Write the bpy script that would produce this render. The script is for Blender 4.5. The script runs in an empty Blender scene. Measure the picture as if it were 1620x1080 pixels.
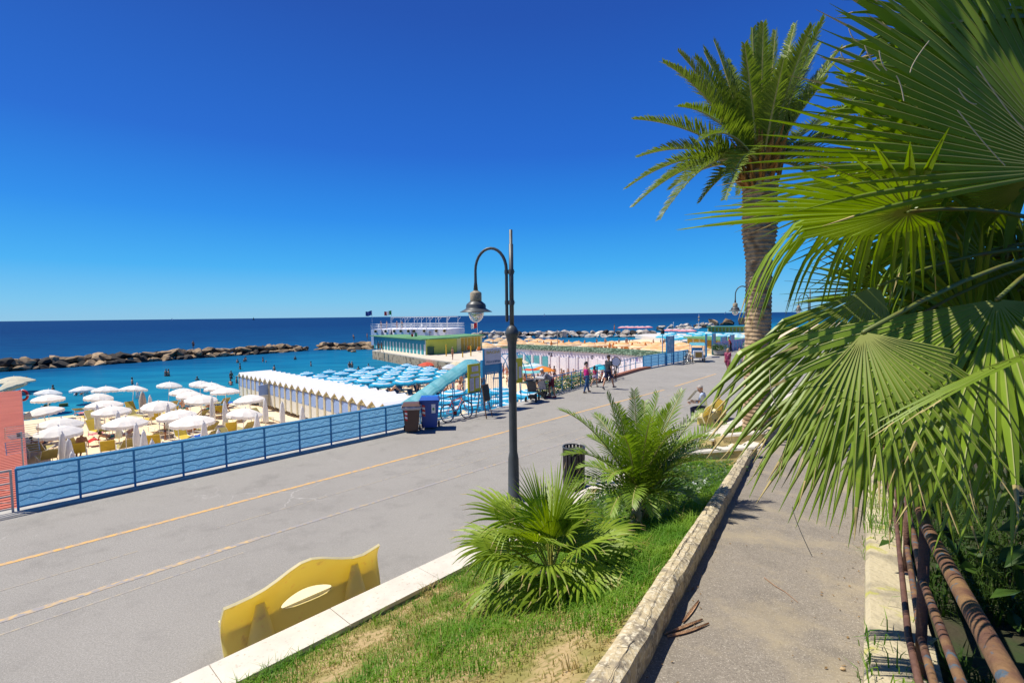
import bpy, bmesh, math, random
from math import sin, cos, pi, radians, sqrt, atan2, exp
from mathutils import Vector as V, Matrix, Euler, noise as mnoise

S = bpy.context.scene
C = S.collection
# ------------------------------------------------------------------ camera
F, H = 787.0, 4.0                       # focal length in px of a 1620 px wide picture, eye height over the promenade
ROLL = math.atan(0.01167)
PIT = math.atan(41.45 * cos(ROLL) / F)
FW = V((0, cos(PIT), -sin(PIT)))
_u, _r = V((0, sin(PIT), cos(PIT))), V((1, 0, 0))
RT = _r * cos(ROLL) - _u * sin(ROLL)
UP = _u * cos(ROLL) + _r * sin(ROLL)
cam_d = bpy.data.cameras.new('camera')
cam = bpy.data.objects.new('camera', cam_d); C.objects.link(cam)
cam_d.sensor_fit = 'HORIZONTAL'; cam_d.sensor_width = 36; cam_d.lens = 36 * F / 1620
cam_d.clip_start = 0.05; cam_d.clip_end = 60000
cam.matrix_world = Matrix(((RT.x, UP.x, -FW.x, 0), (RT.y, UP.y, -FW.y, 0), (RT.z, UP.z, -FW.z, H), (0, 0, 0, 1)))
S.camera = cam
# ------------------------------------------------------------------ light
SUN_EL, SUN_AZ = radians(61), radians(-82)          # azimuth clockwise from +Y
world = bpy.data.worlds.new('World'); S.world = world; world.use_nodes = True
nt = world.node_tree; bg = nt.nodes['Background']
sky = nt.nodes.new('ShaderNodeTexSky'); sky.sky_type = 'NISHITA'; sky.sun_disc = False
sky.sun_elevation = SUN_EL; sky.sun_rotation = SUN_AZ
sky.air_density = 1.0; sky.dust_density = 0.15; sky.ozone_density = 2.0; sky.altitude = 0
# clear mediterranean sky: the physical sky tinted to the deep polarised blue of the day
tcw = nt.nodes.new('ShaderNodeTexCoord'); sxyz = nt.nodes.new('ShaderNodeSeparateXYZ'); nt.links.new(tcw.outputs['Generated'], sxyz.inputs[0])
skr = nt.nodes.new('ShaderNodeValToRGB'); nt.links.new(sxyz.outputs['Z'], skr.inputs[0]); _e = skr.color_ramp.elements
_e[0].position = 0.0; _e[0].color = (0.22, 0.57, 0.87, 1); _e[1].position = 1.0; _e[1].color = (0.010, 0.045, 0.26, 1)
for _p, _c in ((0.03, (0.14, 0.55, 0.92)), (0.09, (0.030, 0.43, 0.95)), (0.18, (0.012, 0.27, 0.88)), (0.30, (0.014, 0.145, 0.68)), (0.50, (0.016, 0.085, 0.46))):
    _q = _e.new(_p); _q.color = (*_c, 1)
sk10 = nt.nodes.new('ShaderNodeVectorMath'); sk10.operation = 'SCALE'; sk10.inputs['Scale'].default_value = 7.5; nt.links.new(skr.outputs[0], sk10.inputs[0])
hs = nt.nodes.new('ShaderNodeHueSaturation'); hs.inputs['Saturation'].default_value = 1.3; nt.links.new(sky.outputs[0], hs.inputs['Color'])
skm = nt.nodes.new('ShaderNodeMix'); skm.data_type = 'RGBA'; skm.inputs[0].default_value = 0.9
nt.links.new(hs.outputs[0], skm.inputs[6]); nt.links.new(sk10.outputs[0], skm.inputs[7])
nt.links.new(skm.outputs[2], bg.inputs[0]); bg.inputs[1].default_value = 0.10
sun_d = bpy.data.lights.new('sun', 'SUN'); sun_d.energy = 5.0; sun_d.angle = radians(0.53); sun_d.color = (1.0, 0.94, 0.83)
sun = bpy.data.objects.new('sun', sun_d); C.objects.link(sun)
SUND = V((sin(SUN_AZ) * cos(SUN_EL), cos(SUN_AZ) * cos(SUN_EL), sin(SUN_EL)))
sun.rotation_euler = SUND.to_track_quat('Z', 'Y').to_euler(); sun.location = SUND * 60
S.view_settings.view_transform = 'Standard'; S.view_settings.look = 'None'
S.view_settings.exposure = 0.34; S.view_settings.gamma = 1.0
S.cycles.max_bounces = 6; S.cycles.transparent_max_bounces = 8; S.cycles.caustics_reflective = False; S.cycles.caustics_refractive = False
S.cycles.use_denoising = True
R = random.Random(7)
# ------------------------------------------------------------------ where things stand
# promenade frame: t metres along it (away to the right), w metres towards the sea
RZ = radians(47.5)
TD, WD = V((cos(RZ), sin(RZ), 0)), V((-sin(RZ), cos(RZ), 0))
def G(t, w, z=0.0): return TD * t + WD * w + V((0, 0, z))
def TW(p): return p.dot(TD), p.dot(WD)
def ray(px, py): return FW + RT * ((px - 810) / F) + UP * ((540 - py) / F)
EYE = V((0, 0, H))
def at_z(px, py, z=0.0):
    d = ray(px, py); return EYE + d * ((z - H) / d.z)
def at_d(px, py, dep):
    d = ray(px, py); return EYE + d * (dep / d.y)
def pix(p):
    v = V(p) - EYE; z = v.dot(FW); return 810 + F * v.dot(RT) / z, 540 - F * v.dot(UP) / z
SEA = -3.4
SHORE = [(-60, 52), (2, 52), (12, 50), (18, 45), (40, 44), (52, 50), (66, 66), (95, 76), (130, 70), (160, 62), (230, 58), (400, 70)]
def lerp(tab, x):
    if x <= tab[0][0]: return tab[0][1]
    for (a, b), (c, d) in zip(tab, tab[1:]):
        if x <= c: return b + (d - b) * (x - a) / (c - a)
    return tab[-1][1]
EDGE = [(-60, 14.95), (15, 14.95), (19, 15.5), (27, 16.8), (32, 17.6), (39, 17.5), (47, 17.9), (58, 18.4), (120, 24), (300, 40)]
def beach_z(t, w):
    sh = lerp(SHORE, t); e = lerp(EDGE, t)
    f = (w - e) / max(sh - e, 1)
    return -2.5 + (SEA + 2.5) * f if f < 1 else SEA - min(0.09 * (w - sh), 5)
def on_beach(px, py, h):
    """the point h metres over the sand that shows at this pixel"""
    d = ray(px, py); a, b = 8.0, 400.0
    for _ in range(50):
        m = (a + b) / 2; p = EYE + d * m; t, w = TW(p)
        if p.z > max(beach_z(t, w), SEA - 0.9) + h: a = m
        else: b = m
    p = EYE + d * a; t, w = TW(p)
    return V((p.x, p.y, p.z - h))
PK, PAZ = 0.12, radians(33)              # the ramp path falls gently away from the camera
def path_z(x, y): return 2.2 - PK * (x * sin(PAZ) + y * cos(PAZ))
def on_path(px, py, off=0.0):
    d = ray(px, py); q = d.x * sin(PAZ) + d.y * cos(PAZ)
    return EYE + d * ((2.2 + off - H) / (d.z + PK * q))
# ------------------------------------------------------------------ materials
MATS = {}
def rgb(c): return (c[0], c[1], c[2], 1)
def M(name, col, rough=0.6, var=0.12, scale=6.0, bump=0.0, metal=0.0, col2=None, mix=(0.45, 0.62), spec=0.4, trans=0.0, detail=5.0, col3=None, scale3=1.0, mix3=(0.5, 0.6), bscale=None, rnd=0.0, sss=0.0):
    """principled surface whose colour is varied by noise: COL against COL2 (or a darker COL), then patches of COL3"""
    if name in MATS: return MATS[name]
    m = bpy.data.materials.new(name); m.use_nodes = True; n = m.node_tree; b = n.nodes['Principled BSDF']
    tc = n.nodes.new('ShaderNodeTexCoord')
    def nz(sc, det):
        t = n.nodes.new('ShaderNodeTexNoise'); t.inputs['Scale'].default_value = sc; t.inputs['Detail'].default_value = det
        n.links.new(tc.outputs['Object'], t.inputs['Vector']); return t
    def ramp(src, a, c):
        r = n.nodes.new('ShaderNodeMapRange'); r.inputs['From Min'].default_value = a; r.inputs['From Max'].default_value = c
        n.links.new(src, r.inputs['Value']); return r.outputs[0]
    def mixc(fac, a, c):
        x = n.nodes.new('ShaderNodeMix'); x.data_type = 'RGBA'
        n.links.new(fac, x.inputs[0])
        for k, s in ((6, a), (7, c)):
            if isinstance(s, tuple): x.inputs[k].default_value = s
            else: n.links.new(s, x.inputs[k])
        return x.outputs[2]
    t = nz(scale, detail)
    c2 = col2 if col2 else tuple(max(0, x * (1 - var * 2)) for x in col)
    out = mixc(ramp(t.outputs['Fac'], mix[0] if col2 else 0.3, mix[1] if col2 else 0.7), rgb(col), rgb(c2))
    if col3:
        t3 = nz(scale3, 6.0); out = mixc(ramp(t3.outputs['Fac'], mix3[0], mix3[1]), out, rgb(col3))
    if rnd:
        oi = n.nodes.new('ShaderNodeObjectInfo'); h = n.nodes.new('ShaderNodeHueSaturation')
        mr = n.nodes.new('ShaderNodeMapRange'); mr.inputs['To Min'].default_value = 1 - rnd; mr.inputs['To Max'].default_value = 1 + rnd
        n.links.new(oi.outputs['Random'], mr.inputs['Value']); n.links.new(mr.outputs[0], h.inputs['Value'])
        n.links.new(out, h.inputs['Color']); out = h.outputs[0]
    n.links.new(out, b.inputs['Base Color'])
    b.inputs['Roughness'].default_value = rough; b.inputs['Metallic'].default_value = metal
    b.inputs['Specular IOR Level'].default_value = spec
    if bump:
        bt = nz(bscale or scale * 4, 6.0); bp = n.nodes.new('ShaderNodeBump'); bp.inputs['Strength'].default_value = bump; bp.inputs['Distance'].default_value = 0.02
        n.links.new(bt.outputs['Fac'], bp.inputs['Height']); n.links.new(bp.outputs[0], b.inputs['Normal'])
    if trans:
        tr = n.nodes.new('ShaderNodeBsdfTranslucent'); ms = n.nodes.new('ShaderNodeMixShader'); ms.inputs[0].default_value = trans
        g = n.nodes.new('ShaderNodeHueSaturation'); g.inputs['Saturation'].default_value = 1.1; g.inputs['Value'].default_value = 1.5
        n.links.new(out, g.inputs['Color']); n.links.new(g.outputs[0], tr.inputs[0])
        o = n.nodes['Material Output']
        n.links.new(b.outputs[0], ms.inputs[1]); n.links.new(tr.outputs[0], ms.inputs[2]); n.links.new(ms.outputs[0], o.inputs[0])
    MATS[name] = m; return m
# ------------------------------------------------------------------ mesh builder
class MB:
    def __init__(s): s.v, s.f, s.m = [], [], []
    def add(s, vs, fs, mat=0):
        o = len(s.v); s.v += [tuple(v) for v in vs]; s.f += [tuple(i + o for i in f) for f in fs]; s.m += [mat] * len(fs)
    def box(s, c, size, rz=0.0, mat=0, mtx=None):
        x, y, z = (k / 2 for k in size); m = mtx or (Matrix.Translation(c) @ Matrix.Rotation(rz, 4, 'Z'))
        vs = [m @ V((a * x, b * y, d * z)) for d in (-1, 1) for a, b in ((-1, -1), (1, -1), (1, 1), (-1, 1))]
        s.add(vs, [(3, 2, 1, 0), (4, 5, 6, 7), (0, 1, 5, 4), (1, 2, 6, 5), (2, 3, 7, 6), (3, 0, 4, 7)], mat); return s
    def bar(s, a, b, wd, hd, mat=0, up=V((0, 0, 1))):
        a, b = V(a), V(b); d = (b - a); L = d.length; d.normalize(); x = d.cross(up)
        if x.length < 1e-4: x = V((1, 0, 0))
        x.normalize(); y = x.cross(d)
        m = Matrix.Translation((a + b) / 2) @ Matrix((x, d, y)).transposed().to_4x4()
        return s.box(None, (wd, L, hd), mat=mat, mtx=m)
    def tube(s, pts, r, n=8, mat=0, cap=True):
        pts = [V(p) for p in pts]; k = len(pts); rs = r if isinstance(r, (list, tuple)) else [r] * k
        d0 = (pts[1] - pts[0]).normalized(); x = d0.orthogonal().normalized(); vs = []
        for i, p in enumerate(pts):
            d = (pts[min(i + 1, k - 1)] - pts[max(i - 1, 0)]).normalized()
            x = (x - d * x.dot(d)); x = x.normalized() if x.length > 1e-6 else d.orthogonal().normalized(); y = d.cross(x)
            vs += [p + (x * cos(2 * pi * j / n) + y * sin(2 * pi * j / n)) * rs[i] for j in range(n)]
        fs = [(i * n + j, i * n + (j + 1) % n, (i + 1) * n + (j + 1) % n, (i + 1) * n + j) for i in range(k - 1) for j in range(n)]
        if cap: fs += [tuple(range(n - 1, -1, -1)), tuple(range((k - 1) * n, k * n))]
        s.add(vs, fs, mat); return s
    def lathe(s, prof, n=16, o=(0, 0, 0), mat=0, wob=None):
        o = V(o); vs = []
        for (r, z) in prof:
            for j in range(n):
                a = 2 * pi * j / n; q = r * (wob(a, z) if wob else 1); vs.append(o + V((q * cos(a), q * sin(a), z)))
        k = len(prof)
        fs = [(i * n + j, i * n + (j + 1) % n, (i + 1) * n + (j + 1) % n, (i + 1) * n + j) for i in range(k - 1) for j in range(n)]
        if prof[0][0] > 1e-4: fs.append(tuple(range(n - 1, -1, -1)))
        if prof[-1][0] > 1e-4: fs.append(tuple(range((k - 1) * n, k * n)))
        s.add(vs, fs, mat); return s
    def prism(s, poly, z0, z1, mat=0):
        k = len(poly); zf0 = z0 if callable(z0) else (lambda p: z0); zf1 = z1 if callable(z1) else (lambda p: z1)
        vs = [V((p[0], p[1], zf0(p))) for p in poly] + [V((p[0], p[1], zf1(p))) for p in poly]
        fs = [tuple(range(k - 1, -1, -1)), tuple(range(k, 2 * k))] + [(i, (i + 1) % k, (i + 1) % k + k, i + k) for i in range(k)]
        s.add(vs, fs, mat); return s
    def extr(s, poly, d, mat=0):
        """a planar outline (3-D points) given thickness d"""
        k = len(poly); vs = [V(p) for p in poly] + [V(p) + V(d) for p in poly]
        fs = [tuple(range(k - 1, -1, -1)), tuple(range(k, 2 * k))] + [(i, (i + 1) % k, (i + 1) % k + k, i + k) for i in range(k)]
        s.add(vs, fs, mat); return s
    def ball(s, c, r, n=10, k=6, sc=(1, 1, 1), mat=0):
        return s.lathe([(max(r * sin(pi * i / k), 1e-5), -r * cos(pi * i / k)) for i in range(k + 1)], n, (0, 0, 0), mat) if False else s._ball(V(c), r, n, k, sc, mat)
    def _ball(s, c, r, n, k, sc, mat):
        vs = [c + V((0, 0, -r * sc[2]))]
        for i in range(1, k):
            for j in range(n):
                a, b = 2 * pi * j / n, pi * i / k
                vs.append(c + V((r * sc[0] * sin(b) * cos(a), r * sc[1] * sin(b) * sin(a), -r * sc[2] * cos(b))))
        vs.append(c + V((0, 0, r * sc[2]))); fs = []
        for j in range(n):
            j2 = (j + 1) % n; fs.append((0, 1 + j2, 1 + j)); fs.append((len(vs) - 1, 1 + (k - 2) * n + j, 1 + (k - 2) * n + j2))
            for i in range(k - 2): fs.append((1 + i * n + j, 1 + i * n + j2, 1 + (i + 1) * n + j2, 1 + (i + 1) * n + j))
        s.add(vs, fs, mat); return s
    def mesh(s, name, mats, smooth=False):
        me = bpy.data.meshes.new(name); me.from_pydata(s.v, [], s.f)
        for m in (mats if isinstance(mats, (list, tuple)) else [mats]): me.materials.append(m)
        me.polygons.foreach_set('material_index', s.m)
        if smooth: me.polygons.foreach_set('use_smooth', [True] * len(me.polygons))
        me.update(); return me
    def build(s, name, mats, parent=None, smooth=False):
        return link(name, s.mesh(name, mats, smooth), parent)
def link(name, me, parent=None):
    o = bpy.data.objects.new(name, me); C.objects.link(o)
    if parent: o.parent = parent
    return o
def tag(o, label, cat, group=None, kind=None):
    if label: o['label'] = label
    if cat: o['category'] = cat
    if group: o['group'] = group
    if kind: o['kind'] = kind
    return o
def thing(name, label, cat, loc=(0, 0, 0), rz=0.0, group=None):
    o = bpy.data.objects.new(name, None); C.objects.link(o); o.empty_display_size = 0.2
    o.location = loc; o.rotation_euler = (0, 0, rz)
    return tag(o, label, cat, group)
def struct(o): o['kind'] = 'structure'; return o
def dup(root, loc, rz=0.0, label=None, group=None, sc=None):
    r = root.copy(); C.objects.link(r); r.location = loc; r.rotation_euler = (0, 0, rz)
    if sc: r.scale = sc if isinstance(sc, tuple) else (sc, sc, sc)
    if label: r['label'] = label
    if group: r['group'] = group
    for ch in list(root.children):
        c = ch.copy(); C.objects.link(c); c.parent = r
        for g in list(ch.children):
            d = g.copy(); C.objects.link(d); d.parent = c
    return r
ORD = ['first', 'second', 'third', 'fourth', 'fifth', 'sixth', 'seventh', 'eighth', 'ninth', 'tenth', 'eleventh', 'twelfth']
def nth(i):
    if i < 12: return ORD[i]
    n = i + 1; return f"{n}{'th' if 10 < n % 100 < 14 else {1: 'st', 2: 'nd', 3: 'rd'}.get(n % 10, 'th')}"
def name_rows(objs, what, rows, group):
    """label repeats by the row they stand in (front to back) and their place along it"""
    objs = sorted(objs, key=lambda o: -pix(o.location)[1]); k = len(rows); n = len(objs)
    for i, rw in enumerate(rows):
        part = sorted(objs[i * n // k:(i + 1) * n // k], key=lambda o: pix(o.location)[0])
        for j, o in enumerate(part):
            o['label'] = f"{what}, {nth(j)} from the left {rw}"; o['group'] = group
# ================================================================== SETTING
def asphalt(name, base, dark, light, crack=0.5, sand=None):
    m = bpy.data.materials.new(name); m.use_nodes = True; n = m.node_tree; L = n.links; b = n.nodes['Principled BSDF']
    tc = n.nodes.new('ShaderNodeTexCoord')
    def noise(sc, det=4.0, rough=0.6):
        t = n.nodes.new('ShaderNodeTexNoise'); t.inputs['Scale'].default_value = sc; t.inputs['Detail'].default_value = det; t.inputs['Roughness'].default_value = rough
        L.new(tc.outputs['Object'], t.inputs['Vector']); return t.outputs['Fac']
    def rng(src, a, c, d=0.0, e=1.0):
        r = n.nodes.new('ShaderNodeMapRange'); r.inputs[1].default_value = a; r.inputs[2].default_value = c; r.inputs[3].default_value = d; r.inputs[4].default_value = e
        L.new(src, r.inputs[0]); return r.outputs[0]
    def mix(f, a, c):
        x = n.nodes.new('ShaderNodeMix'); x.data_type = 'RGBA'; L.new(f, x.inputs[0])
        for k, s in ((6, a), (7, c)):
            if isinstance(s, tuple): x.inputs[k].default_value = rgb(s)
            else: L.new(s, x.inputs[k])
        return x.outputs[2]
    def mul(a, c):
        x = n.nodes.new('ShaderNodeMath'); x.operation = 'MULTIPLY'; L.new(a, x.inputs[0])
        if isinstance(c, float): x.inputs[1].default_value = c
        else: L.new(c, x.inputs[1])
        return x.outputs[0]
    col = mix(rng(noise(0.35, 6), 0.35, 0.68), base, tuple(k * 0.86 for k in base))
    col = mix(rng(noise(1.7, 5), 0.55, 0.75, 0, 0.55), col, dark)
    col = mix(rng(noise(0.7, 8, 0.78), 0.55, 0.68, 0, 0.8), col, tuple(k * 0.66 for k in base))
    col = mix(rng(noise(6, 6, 0.8), 0.56, 0.75, 0, 0.35), col, light)
    col = mix(rng(noise(45, 2), 0.38, 0.62, 0.0, 0.6), col, tuple(k * 0.62 for k in base))
    col = mix(rng(noise(110, 1), 0.60, 0.70, 0.0, 0.75), col, light)
    col = mix(rng(noise(85, 1), 0.62, 0.70, 0.0, 0.6), col, dark)
    vo = n.nodes.new('ShaderNodeTexVoronoi'); vo.feature = 'DISTANCE_TO_EDGE'; vo.inputs['Scale'].default_value = 0.33
    w2 = n.nodes.new('ShaderNodeTexNoise'); w2.inputs['Scale'].default_value = 1.3; w2.inputs['Detail'].default_value = 6
    ad = n.nodes.new('ShaderNodeVectorMath'); ad.operation = 'MULTIPLY_ADD'; ad.inputs[1].default_value = (0.9, 0.9, 0.9)
    L.new(tc.outputs['Object'], w2.inputs['Vector']); L.new(w2.outputs['Color'], ad.inputs[0]); L.new(tc.outputs['Object'], ad.inputs[2]); L.new(ad.outputs[0], vo.inputs['Vector'])
    ck = mul(rng(vo.outputs['Distance'], 0.0, 0.006, 1, 0), rng(noise(0.22, 3), 0.53, 0.60, 0, crack))
    col = mix(ck, col, tuple(min(1, k * 1.02) for k in light))
    if sand: col = mix(rng(noise(0.9, 8, 0.7), 0.50, 0.68, 0, 0.85), col, sand)
    L.new(col, b.inputs['Base Color']); b.inputs['Roughness'].default_value = 0.88; b.inputs['Specular IOR Level'].default_value = 0.25
    bp = n.nodes.new('ShaderNodeBump'); bp.inputs['Strength'].default_value = 0.35; bp.inputs['Distance'].default_value = 0.006
    L.new(noise(70, 3), bp.inputs['Height']); L.new(bp.outputs[0], b.inputs['Normal'])
    return m
ASPH = asphalt('asphalt', (0.318, 0.302, 0.272), (0.17, 0.16, 0.143), (0.50, 0.48, 0.445))
PATHM = asphalt('path_asphalt', (0.285, 0.248, 0.20), (0.10, 0.088, 0.072), (0.52, 0.47, 0.39), 0.0, (0.36, 0.30, 0.20))
def worn_paint(name, col, a, c):
    m = M(name, col, 0.8, col2=(0.29, 0.275, 0.27), mix=(a, c), scale=9, detail=9); return m
PAINT = worn_paint('yellow_paint', (0.62, 0.37, 0.12), 0.44, 0.70)
PAINT2 = worn_paint('old_yellow_paint', (0.54, 0.38, 0.18), 0.38, 0.58)
SEAM = worn_paint('seam_filler', (0.42, 0.36, 0.26), 0.45, 0.6)
CONC = M('concrete', (0.46, 0.44, 0.40), 0.85, 0.15, 3, 0.3)
MARB = M('travertine', (0.68, 0.62, 0.52), 0.6, 0.08, 4, 0.25, col3=(0.42, 0.36, 0.27), scale3=26, mix3=(0.62, 0.72))
PLAS = M('yellow_plaster', (0.62, 0.50, 0.22), 0.85, 0.12, 4, 0.3)
OLDW = M('flaking_wall', (0.50, 0.41, 0.25), 0.9, 0.1, 7, 1.0, col2=(0.25, 0.21, 0.15), mix=(0.47, 0.60), col3=(0.60, 0.53, 0.38), scale3=30, mix3=(0.52, 0.6), bscale=22)
SAND = M('beach_sand', (0.74, 0.58, 0.38), 0.95, 0.1, 1.2, 0.5, col2=(0.60, 0.45, 0.28), mix=(0.5, 0.75), bscale=3)
SOIL = M('lawn_soil', (0.40, 0.29, 0.14), 0.95, 0.1, 2.6, 0.6, col2=(0.24, 0.21, 0.06), mix=(0.44, 0.6), bscale=40, col3=(0.20, 0.17, 0.05), scale3=16, mix3=(0.5, 0.62))
SHADE_SOIL = M('shade_darkened_soil', (0.05, 0.042, 0.022), 0.95, 0.1, 2.0, 0.6, col2=(0.03, 0.05, 0.012), mix=(0.4, 0.6), bscale=30)  # near-black soil: the garden's shade is put into its colour
def sea_mat():
    m = bpy.data.materials.new('sea_water'); m.use_nodes = True; n = m.node_tree; L = n.links; b = n.nodes['Principled BSDF']
    tc = n.nodes.new('ShaderNodeTexCoord')
    dt = n.nodes.new('ShaderNodeVectorMath'); dt.operation = 'DOT_PRODUCT'; dt.inputs[1].default_value = tuple(WD); L.new(tc.outputs['Object'], dt.inputs[0])
    def noise(sc, det=3.0, stretch=None):
        t = n.nodes.new('ShaderNodeTexNoise'); t.inputs['Scale'].default_value = sc; t.inputs['Detail'].default_value = det
        if stretch:
            mp = n.nodes.new('ShaderNodeMapping'); mp.inputs['Rotation'].default_value = (0, 0, -RZ); mp.inputs['Scale'].default_value = stretch
            L.new(tc.outputs['Object'], mp.inputs[0]); L.new(mp.outputs[0], t.inputs['Vector'])
        else: L.new(tc.outputs['Object'], t.inputs['Vector'])
        return t.outputs['Fac']
    pt = noise(0.02, 4, (0.6, 1.6, 1))
    w2 = n.nodes.new('ShaderNodeMath'); w2.operation = 'MULTIPLY_ADD'; w2.inputs[1].default_value = 60.0; L.new(pt, w2.inputs[0]); L.new(dt.outputs['Value'], w2.inputs[2])
    mr = n.nodes.new('ShaderNodeMapRange'); mr.inputs[1].default_value = 60; mr.inputs[2].default_value = 460; L.new(w2.outputs[0], mr.inputs[0])
    cr = n.nodes.new('ShaderNodeValToRGB'); e = cr.color_ramp.elements
    e[0].position = 0.0; e[0].color = (0.07, 0.25, 0.25, 1); e[1].position = 1.0; e[1].color = (0.003, 0.034, 0.130, 1)
    for p, c in ((0.05, (0.014, 0.20, 0.30)), (0.13, (0.007, 0.15, 0.28)), (0.20, (0.005, 0.075, 0.190)), (0.45, (0.004, 0.048, 0.150))):
        q = e.new(p); q.color = rgb(c)
    L.new(mr.outputs[0], cr.inputs[0])
    mx = n.nodes.new('ShaderNodeMix'); mx.data_type = 'RGBA'; mx.blend_type = 'MULTIPLY'
    k = n.nodes.new('ShaderNodeMapRange'); k.inputs[1].default_value = 0.35; k.inputs[2].default_value = 0.65; L.new(noise(0.35, 6, (0.35, 1.0, 1)), k.inputs[0])
    L.new(k.outputs[0], mx.inputs[0]); L.new(cr.outputs[0], mx.inputs[6]); mx.inputs[7].default_value = (0.62, 0.72, 0.82, 1)
    bp = n.nodes.new('ShaderNodeBump'); bp.inputs['Strength'].default_value = 1.0; bp.inputs['Distance'].default_value = 0.22
    L.new(noise(1.1, 7, (0.7, 1.3, 1)), bp.inputs['Height'])
    df = n.nodes.new('ShaderNodeBsdfDiffuse'); gl = n.nodes.new('ShaderNodeBsdfGlossy'); gl.inputs['Roughness'].default_value = 0.16; ms = n.nodes.new('ShaderNodeMixShader'); ms.inputs[0].default_value = 0.085
    L.new(mx.outputs[2], df.inputs['Color']); L.new(bp.outputs[0], gl.inputs['Normal']); L.new(df.outputs[0], ms.inputs[1]); L.new(gl.outputs[0], ms.inputs[2])
    L.new(ms.outputs[0], n.nodes['Material Output'].inputs[0]); n.nodes.remove(b)
    return m
mb = MB(); mb.add([(-30000, -30000, SEA), (30000, -30000, SEA), (30000, 30000, SEA), (-30000, 30000, SEA)], [(0, 1, 2, 3)])
struct(mb.build('sea', sea_mat()))
# beach: one sheet that runs from under the promenade down into the water
ts = [-60 + 4 * i for i in range(26)] + [44 + 8 * i for i in range(45)]
mb = MB(); vs, fs, nw = [], [], 34
for t in ts:
    e = lerp(EDGE, t) - 0.6; sh = lerp(SHORE, t) + 22
    for j in range(nw):
        w = e + (sh - e) * j / (nw - 1)
        z = beach_z(t, w) + 0.07 * mnoise.noise(V((t * 0.4, w * 0.4, 0))) if j else -2.6
        vs.append(G(t, w, z))
for i in range(len(ts) - 1):
    for j in range(nw - 1): a = i * nw + j; fs.append((a, a + nw, a + nw + 1, a + 1))
mb.add(vs, fs); struct(mb.build('beach', SAND, smooth=True))
# promenade slab with its sea wall
mb = MB(); vs, fs = [], []
for t, w in EDGE: vs += [G(t, 5.2, 0), G(t, w, 0), G(t, w, -3.6)]
for i in range(len(EDGE) - 1):
    a = i * 3; fs += [(a, a + 3, a + 4, a + 1), (a + 1, a + 4, a + 5, a + 2)]
mb.add(vs, fs); struct(mb.build('promenade', ASPH))
mb = MB(); vs, fs = [], []
for t, w in EDGE: vs += [G(t, w - 0.62, 0.006), G(t, w - 0.02, 0.006)]
mb.add(vs, [(2 * i, 2 * i + 2, 2 * i + 3, 2 * i + 1) for i in range(len(EDGE) - 1)])
struct(mb.build('promenade_kerb_strip', CONC))
mb = MB(); mb.add([G(-80, 5.25, -0.02), G(400, 5.25, -0.02), G(400, -300, -0.02), G(-80, -300, -0.02)], [(0, 1, 2, 3)])
struct(mb.build('land_ground', CONC))
def stripe(name, mat, runs, z=0.004):
    mb = MB()
    for (t0, t1, w0, w1, hw) in runs:
        k = max(2, int(abs(t1 - t0) / 1.5)); vs = []
        for i in range(k + 1):
            t = t0 + (t1 - t0) * i / k; w = w0 + (w1 - w0) * i / k + 0.012 * mnoise.noise(V((t, 3, hw)))
            vs += [G(t, w - hw, z), G(t, w + hw, z)]
        mb.add(vs, [(2 * i, 2 * i + 2, 2 * i + 3, 2 * i + 1) for i in range(k)])
    struct(mb.build(name, mat))
stripe('road_marking', PAINT, [(-20, 24.5, 11.6, 11.66, 0.055), (26, 33, 11.75, 12.1, 0.055), (36, 41, 12.3, 12.6, 0.055)])
stripe('road_marking', PAINT2, [(-20, 3.4, 9.4, 9.43, 0.06)])
PAINT3 = worn_paint('faded_yellow_paint', (0.45, 0.335, 0.165), 0.30, 0.52)
stripe('road_marking', PAINT3, [(3.4, 40, 9.43, 8.4, 0.045), (15, 44, 10.6, 10.9, 0.04)])
stripe('road_seam', SEAM, [(-12, 3.0, 8.86, 9.05, 0.015), (-12, 1.8, 10.55, 10.5, 0.012), (3, 14, 10.5, 10.45, 0.012), (8, 22, 9.9, 9.8, 0.014)], 0.003)
# ---- the path, its low wall, the lawn, the seat wall
def wl(t): return 1.34 + (t - 2.5) * 0.2313
def wr(t): return 0.40 + (t - 3.5) * 0.119
def pz(t, w): p = G(t, w); return path_z(p.x, p.y)
T_END = 11.8
def lawn_z(t, w):
    w0 = wl(t) + 0.2; f = min(1, max(0, (5.2 - w) / (5.2 - w0)))
    hi = pz(t, w0) + 0.12 - 0.30 * max(0, (t - 3) / 9)
    return 0.36 + (max(hi, 0.36) - 0.36) * f ** 1.15 + 0.03 * mnoise.noise(V((t * 1.3, w * 1.3, 1)))
mb = MB(); vs = []; tp = [-5 + 0.5 * i for i in range(50)]
for t in tp:
    for j in range(5): w = wr(t) + (wl(t) - wr(t)) * j / 4; vs.append(G(t, w, pz(t, w) + 0.008 * mnoise.noise(V((t * 2, w * 2, 0)))))
mb.add(vs, [(i * 5 + j, i * 5 + 5 + j, i * 5 + 6 + j, i * 5 + 1 + j) for i in range(len(tp) - 1) for j in range(4)])
struct(mb.build('path', PATHM, smooth=True))
mb = MB(); vs = []; tl = [-5 + 0.35 * i for i in range(49)]; nl = 22
for t in tl:
    for j in range(nl): w = 5.2 + (wl(t) + 0.15 - 5.2) * j / (nl - 1); vs.append(G(t, w, lawn_z(t, w)))
mb.add(vs, [(i * nl + j, i * nl + j + 1, i * nl + nl + j + 1, i * nl + nl + j) for i in range(len(tl) - 1) for j in range(nl - 1)])
struct(mb.build('lawn', SOIL, smooth=True))
rgk = random.Random(23)
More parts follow.
